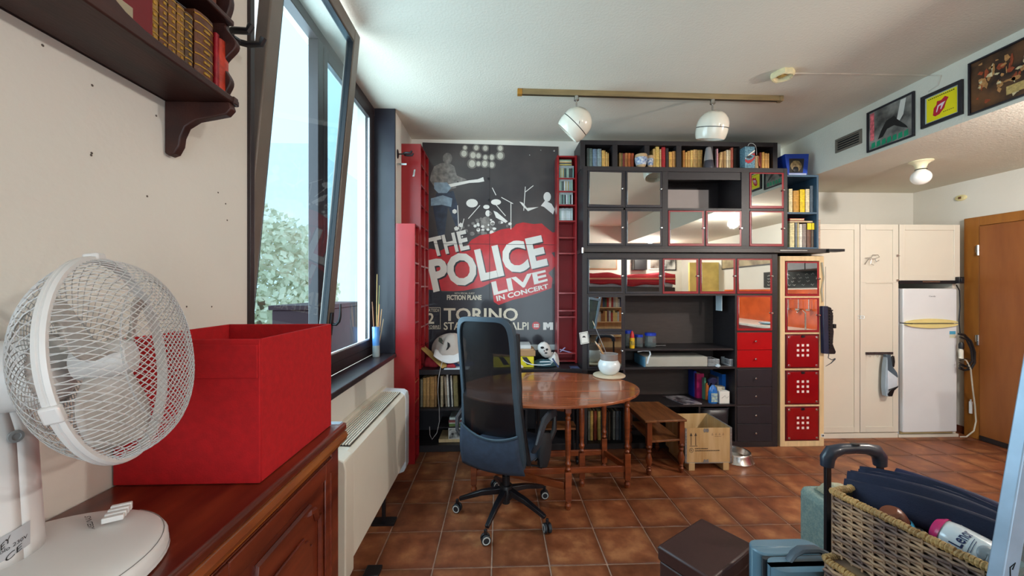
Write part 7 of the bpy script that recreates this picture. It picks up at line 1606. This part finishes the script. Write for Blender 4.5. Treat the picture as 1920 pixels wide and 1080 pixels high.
mk('case', MB().box(1.97, -2.55, 0, 1.99, -2.25, 1.36).box(3.9, -2.55, 0, 3.92, -2.25, 1.36).box(1.99, -2.55, 0, 3.9, -2.53, 1.36).box(1.99, -2.53, .30, 3.9, -2.25, .32).box(1.99, -2.53, .65, 3.9, -2.25, .67).box(1.99, -2.53, 1.0, 3.9, -2.25, 1.02).box(1.99, -2.55, 1.34, 3.9, -2.25, 1.36), BIRCH, bsr)
rn = random.Random(21); x = 1.78
pal = ['#9c2424', '#c8b070', '#3a5a40', '#d8d0b8', '#2a3a5a', '#8a5a30', '#b0b4b0', '#5a2a30', '#c87838']
for zsh in (.67, 1.02):
    x = 2.12; i = 0
    while x < 2.98:
        w_ = rn.uniform(.045, .06); h = rn.uniform(.2, .28); hc = rn.choice(pal)
        o = mk('book', MB().box(0, 0, 0, w_ - .002, .2, h), bookmat(hc), None, local=True); o.location = (x, -2.48, zsh + .0005)
        tag(o, f"{cname(hc)} book, {ORD[i]} on the {'lower' if zsh < .9 else 'upper'} shelf of the rear bookcase", 'book', 'books in the rear bookcase'); x += w_; i += 1
sk2 = thing('loudspeaker', 'black wall loudspeaker, seen in a mirror door', 'speaker', (3.45, -2.59, 2.6))
mk('cabinet', MB().box(3.30, -2.595, 2.0, 3.62, -2.36, 2.54), BLACKP, sk2, bevel=.01)
for i, (x0, x1, z0, z1, lab, m1_, m2_) in enumerate(((1.95, 3.05, 2.02, 2.44, 'wood-framed landscape hanging over the loft bed, seen in a mirror door', GOLDFR, mat('land_print', '#8f8d80', .6, var=.25, vs=2)), (3.75, 4.12, 2.02, 2.52, 'white poster with a dark figure, seen in a mirror door', PAPER, mat('poster_pale', '#c8c4ba', .6, col2='#4a3a30', vs=3)), (4.2, 4.6, 2.0, 2.52, 'black and white poster, seen in a mirror door', BLKFACE, mat('poster_bw', '#d0d0cc', .6, col2='#2a2a2a', vs=5)))):
    t = thing('rear_picture', lab, 'picture', (x0, -2.59, z0)); mk('frame', MB().box(x0, -2.597, z0, x1, -2.57, z1), m1_, t); mk('print', MB().box(x0 + .03, -2.57, z0 + .03, x1 - .03, -2.566, z1 - .03), m2_, t)
lpic = thing('panorama_picture', 'long low framed picture on the right wall, seen in two mirror doors', 'picture', (XR, .0, 2.0))
mk('frame', MB().box(XR - .02, -1.1, 1.93, XR - .001, .9, 2.16), BLKFACE, lpic); mk('print', MB().box(XR - .023, -1.07, 1.95, XR - .02, .87, 2.14), mat('pano', '#b8a880', .5, col2='#6a5a40', vs=3), lpic)
dw = thing('grey_cupboard', 'dark grey wall cupboard on the right wall, seen in a mirror door', 'cupboard', (XR, 1.6, 1.6)); mk('carcass', MB().box(XR - .33, 1.15, 1.78, XR - .002, 2.2, 2.15), mat('cup_grey', '#5a5a5c', .5), dw, bevel=.004); mk('door', MB().box(XR - .345, 1.16, 1.785, XR - .331, 1.66, 2.145).box(XR - .345, 1.68, 1.785, XR - .331, 2.19, 2.145), mat('cup_grey', '#5a5a5c', .5), dw, bevel=.003)
kt = thing('kitchen_counter', 'red kitchen base units along the right wall, seen in the red-framed mirrors', 'kitchen unit', (4.4, 1, 0))
mk('base_unit', MB().box(4.15, -1.0, .08, XR - .002, 2.5, .86), mat('kitchen_red', '#a3181c', .3), kt, bevel=.003); mk('worktop', MB().box(4.12, -1.0, .86, XR - .002, 2.5, .90), mat('worktop', '#d8d4cc', .3), kt, bevel=.004)
mk('splashback', MB().box(XR - .02, -1.0, .90, XR - .002, 2.5, 1.50), mat('orange_tile', '#c4562a', .25, var=.15, vs=5), kt)
mk('tap', MB().tube([(4.55, 1.5, .9), (4.55, 1.5, 1.15), (4.5, 1.5, 1.2), (4.42, 1.5, 1.16)], .012, 8), CHROME, kt)
bp_ = thing('blue_plate', 'pale blue plate on the kitchen worktop, seen in a mirror door', 'plate', (4.4, .9, .9)); mk('dish', MB().lathe([(0, 0), (.08, 0), (.15, .02), (.15, .026), (.08, .008), (0, .008)], (4.4, .9, .9005), 28), mat('plate_blue', '#8cc0d8', .2), bp_)
for i, y in enumerate((1.0, 1.2, 1.4)):
    t = thing('ladle', f"kitchen ladle, {ORD[i]} from the rear over the worktop, only reflected", 'ladle', (XR - .03, y, 1.4), group='ladles over the worktop'); mk('handle', MB().tube([(XR - .06, y, 1.44), (XR - .06, y, 1.2)], .006, 6), STEEL, t); mk('bowl', MB().lathe([(0, 0), (.03, .01), (.04, .035), (.038, .035), (0, .006)], (XR - .07, y, 1.165), 14), STEEL, t)
bbd = thing('blackboard', 'blackboard with chalk marks on the right wall, seen in a mirror door', 'blackboard', (XR, 1.2, 1.55))
mk('slate', MB().box(XR - .02, .35, 1.53, XR - .002, 1.95, 1.80), mat('slate', '#2c2f2e', .7, var=.1), bbd); 
chm = MB(); rn = random.Random(2)
for r_ in range(4):
    y = .45
    while y < 1.8: chm.tube([(XR - .0215, y + .012 * q, 1.57 + .055 * r_ + .012 * math.sin(q * 1.7 + r_)) for q in range(6)], .002, 4); y += rn.uniform(.09, .2)
mk('chalk_marks', chm, mat('chalk', '#d8d8d4', .9), bbd, kind='stuff')
yw = thing('yellow_screen', 'tall yellow panel standing behind the viewer, seen in a mirror door', 'panel', (4.5, -1.3, 0)); mk('panel', MB().box(4.25, -1.3, 0, XR - .002, -1.24, 2.1), mat('panel_yellow', '#d8c070', .6), yw)
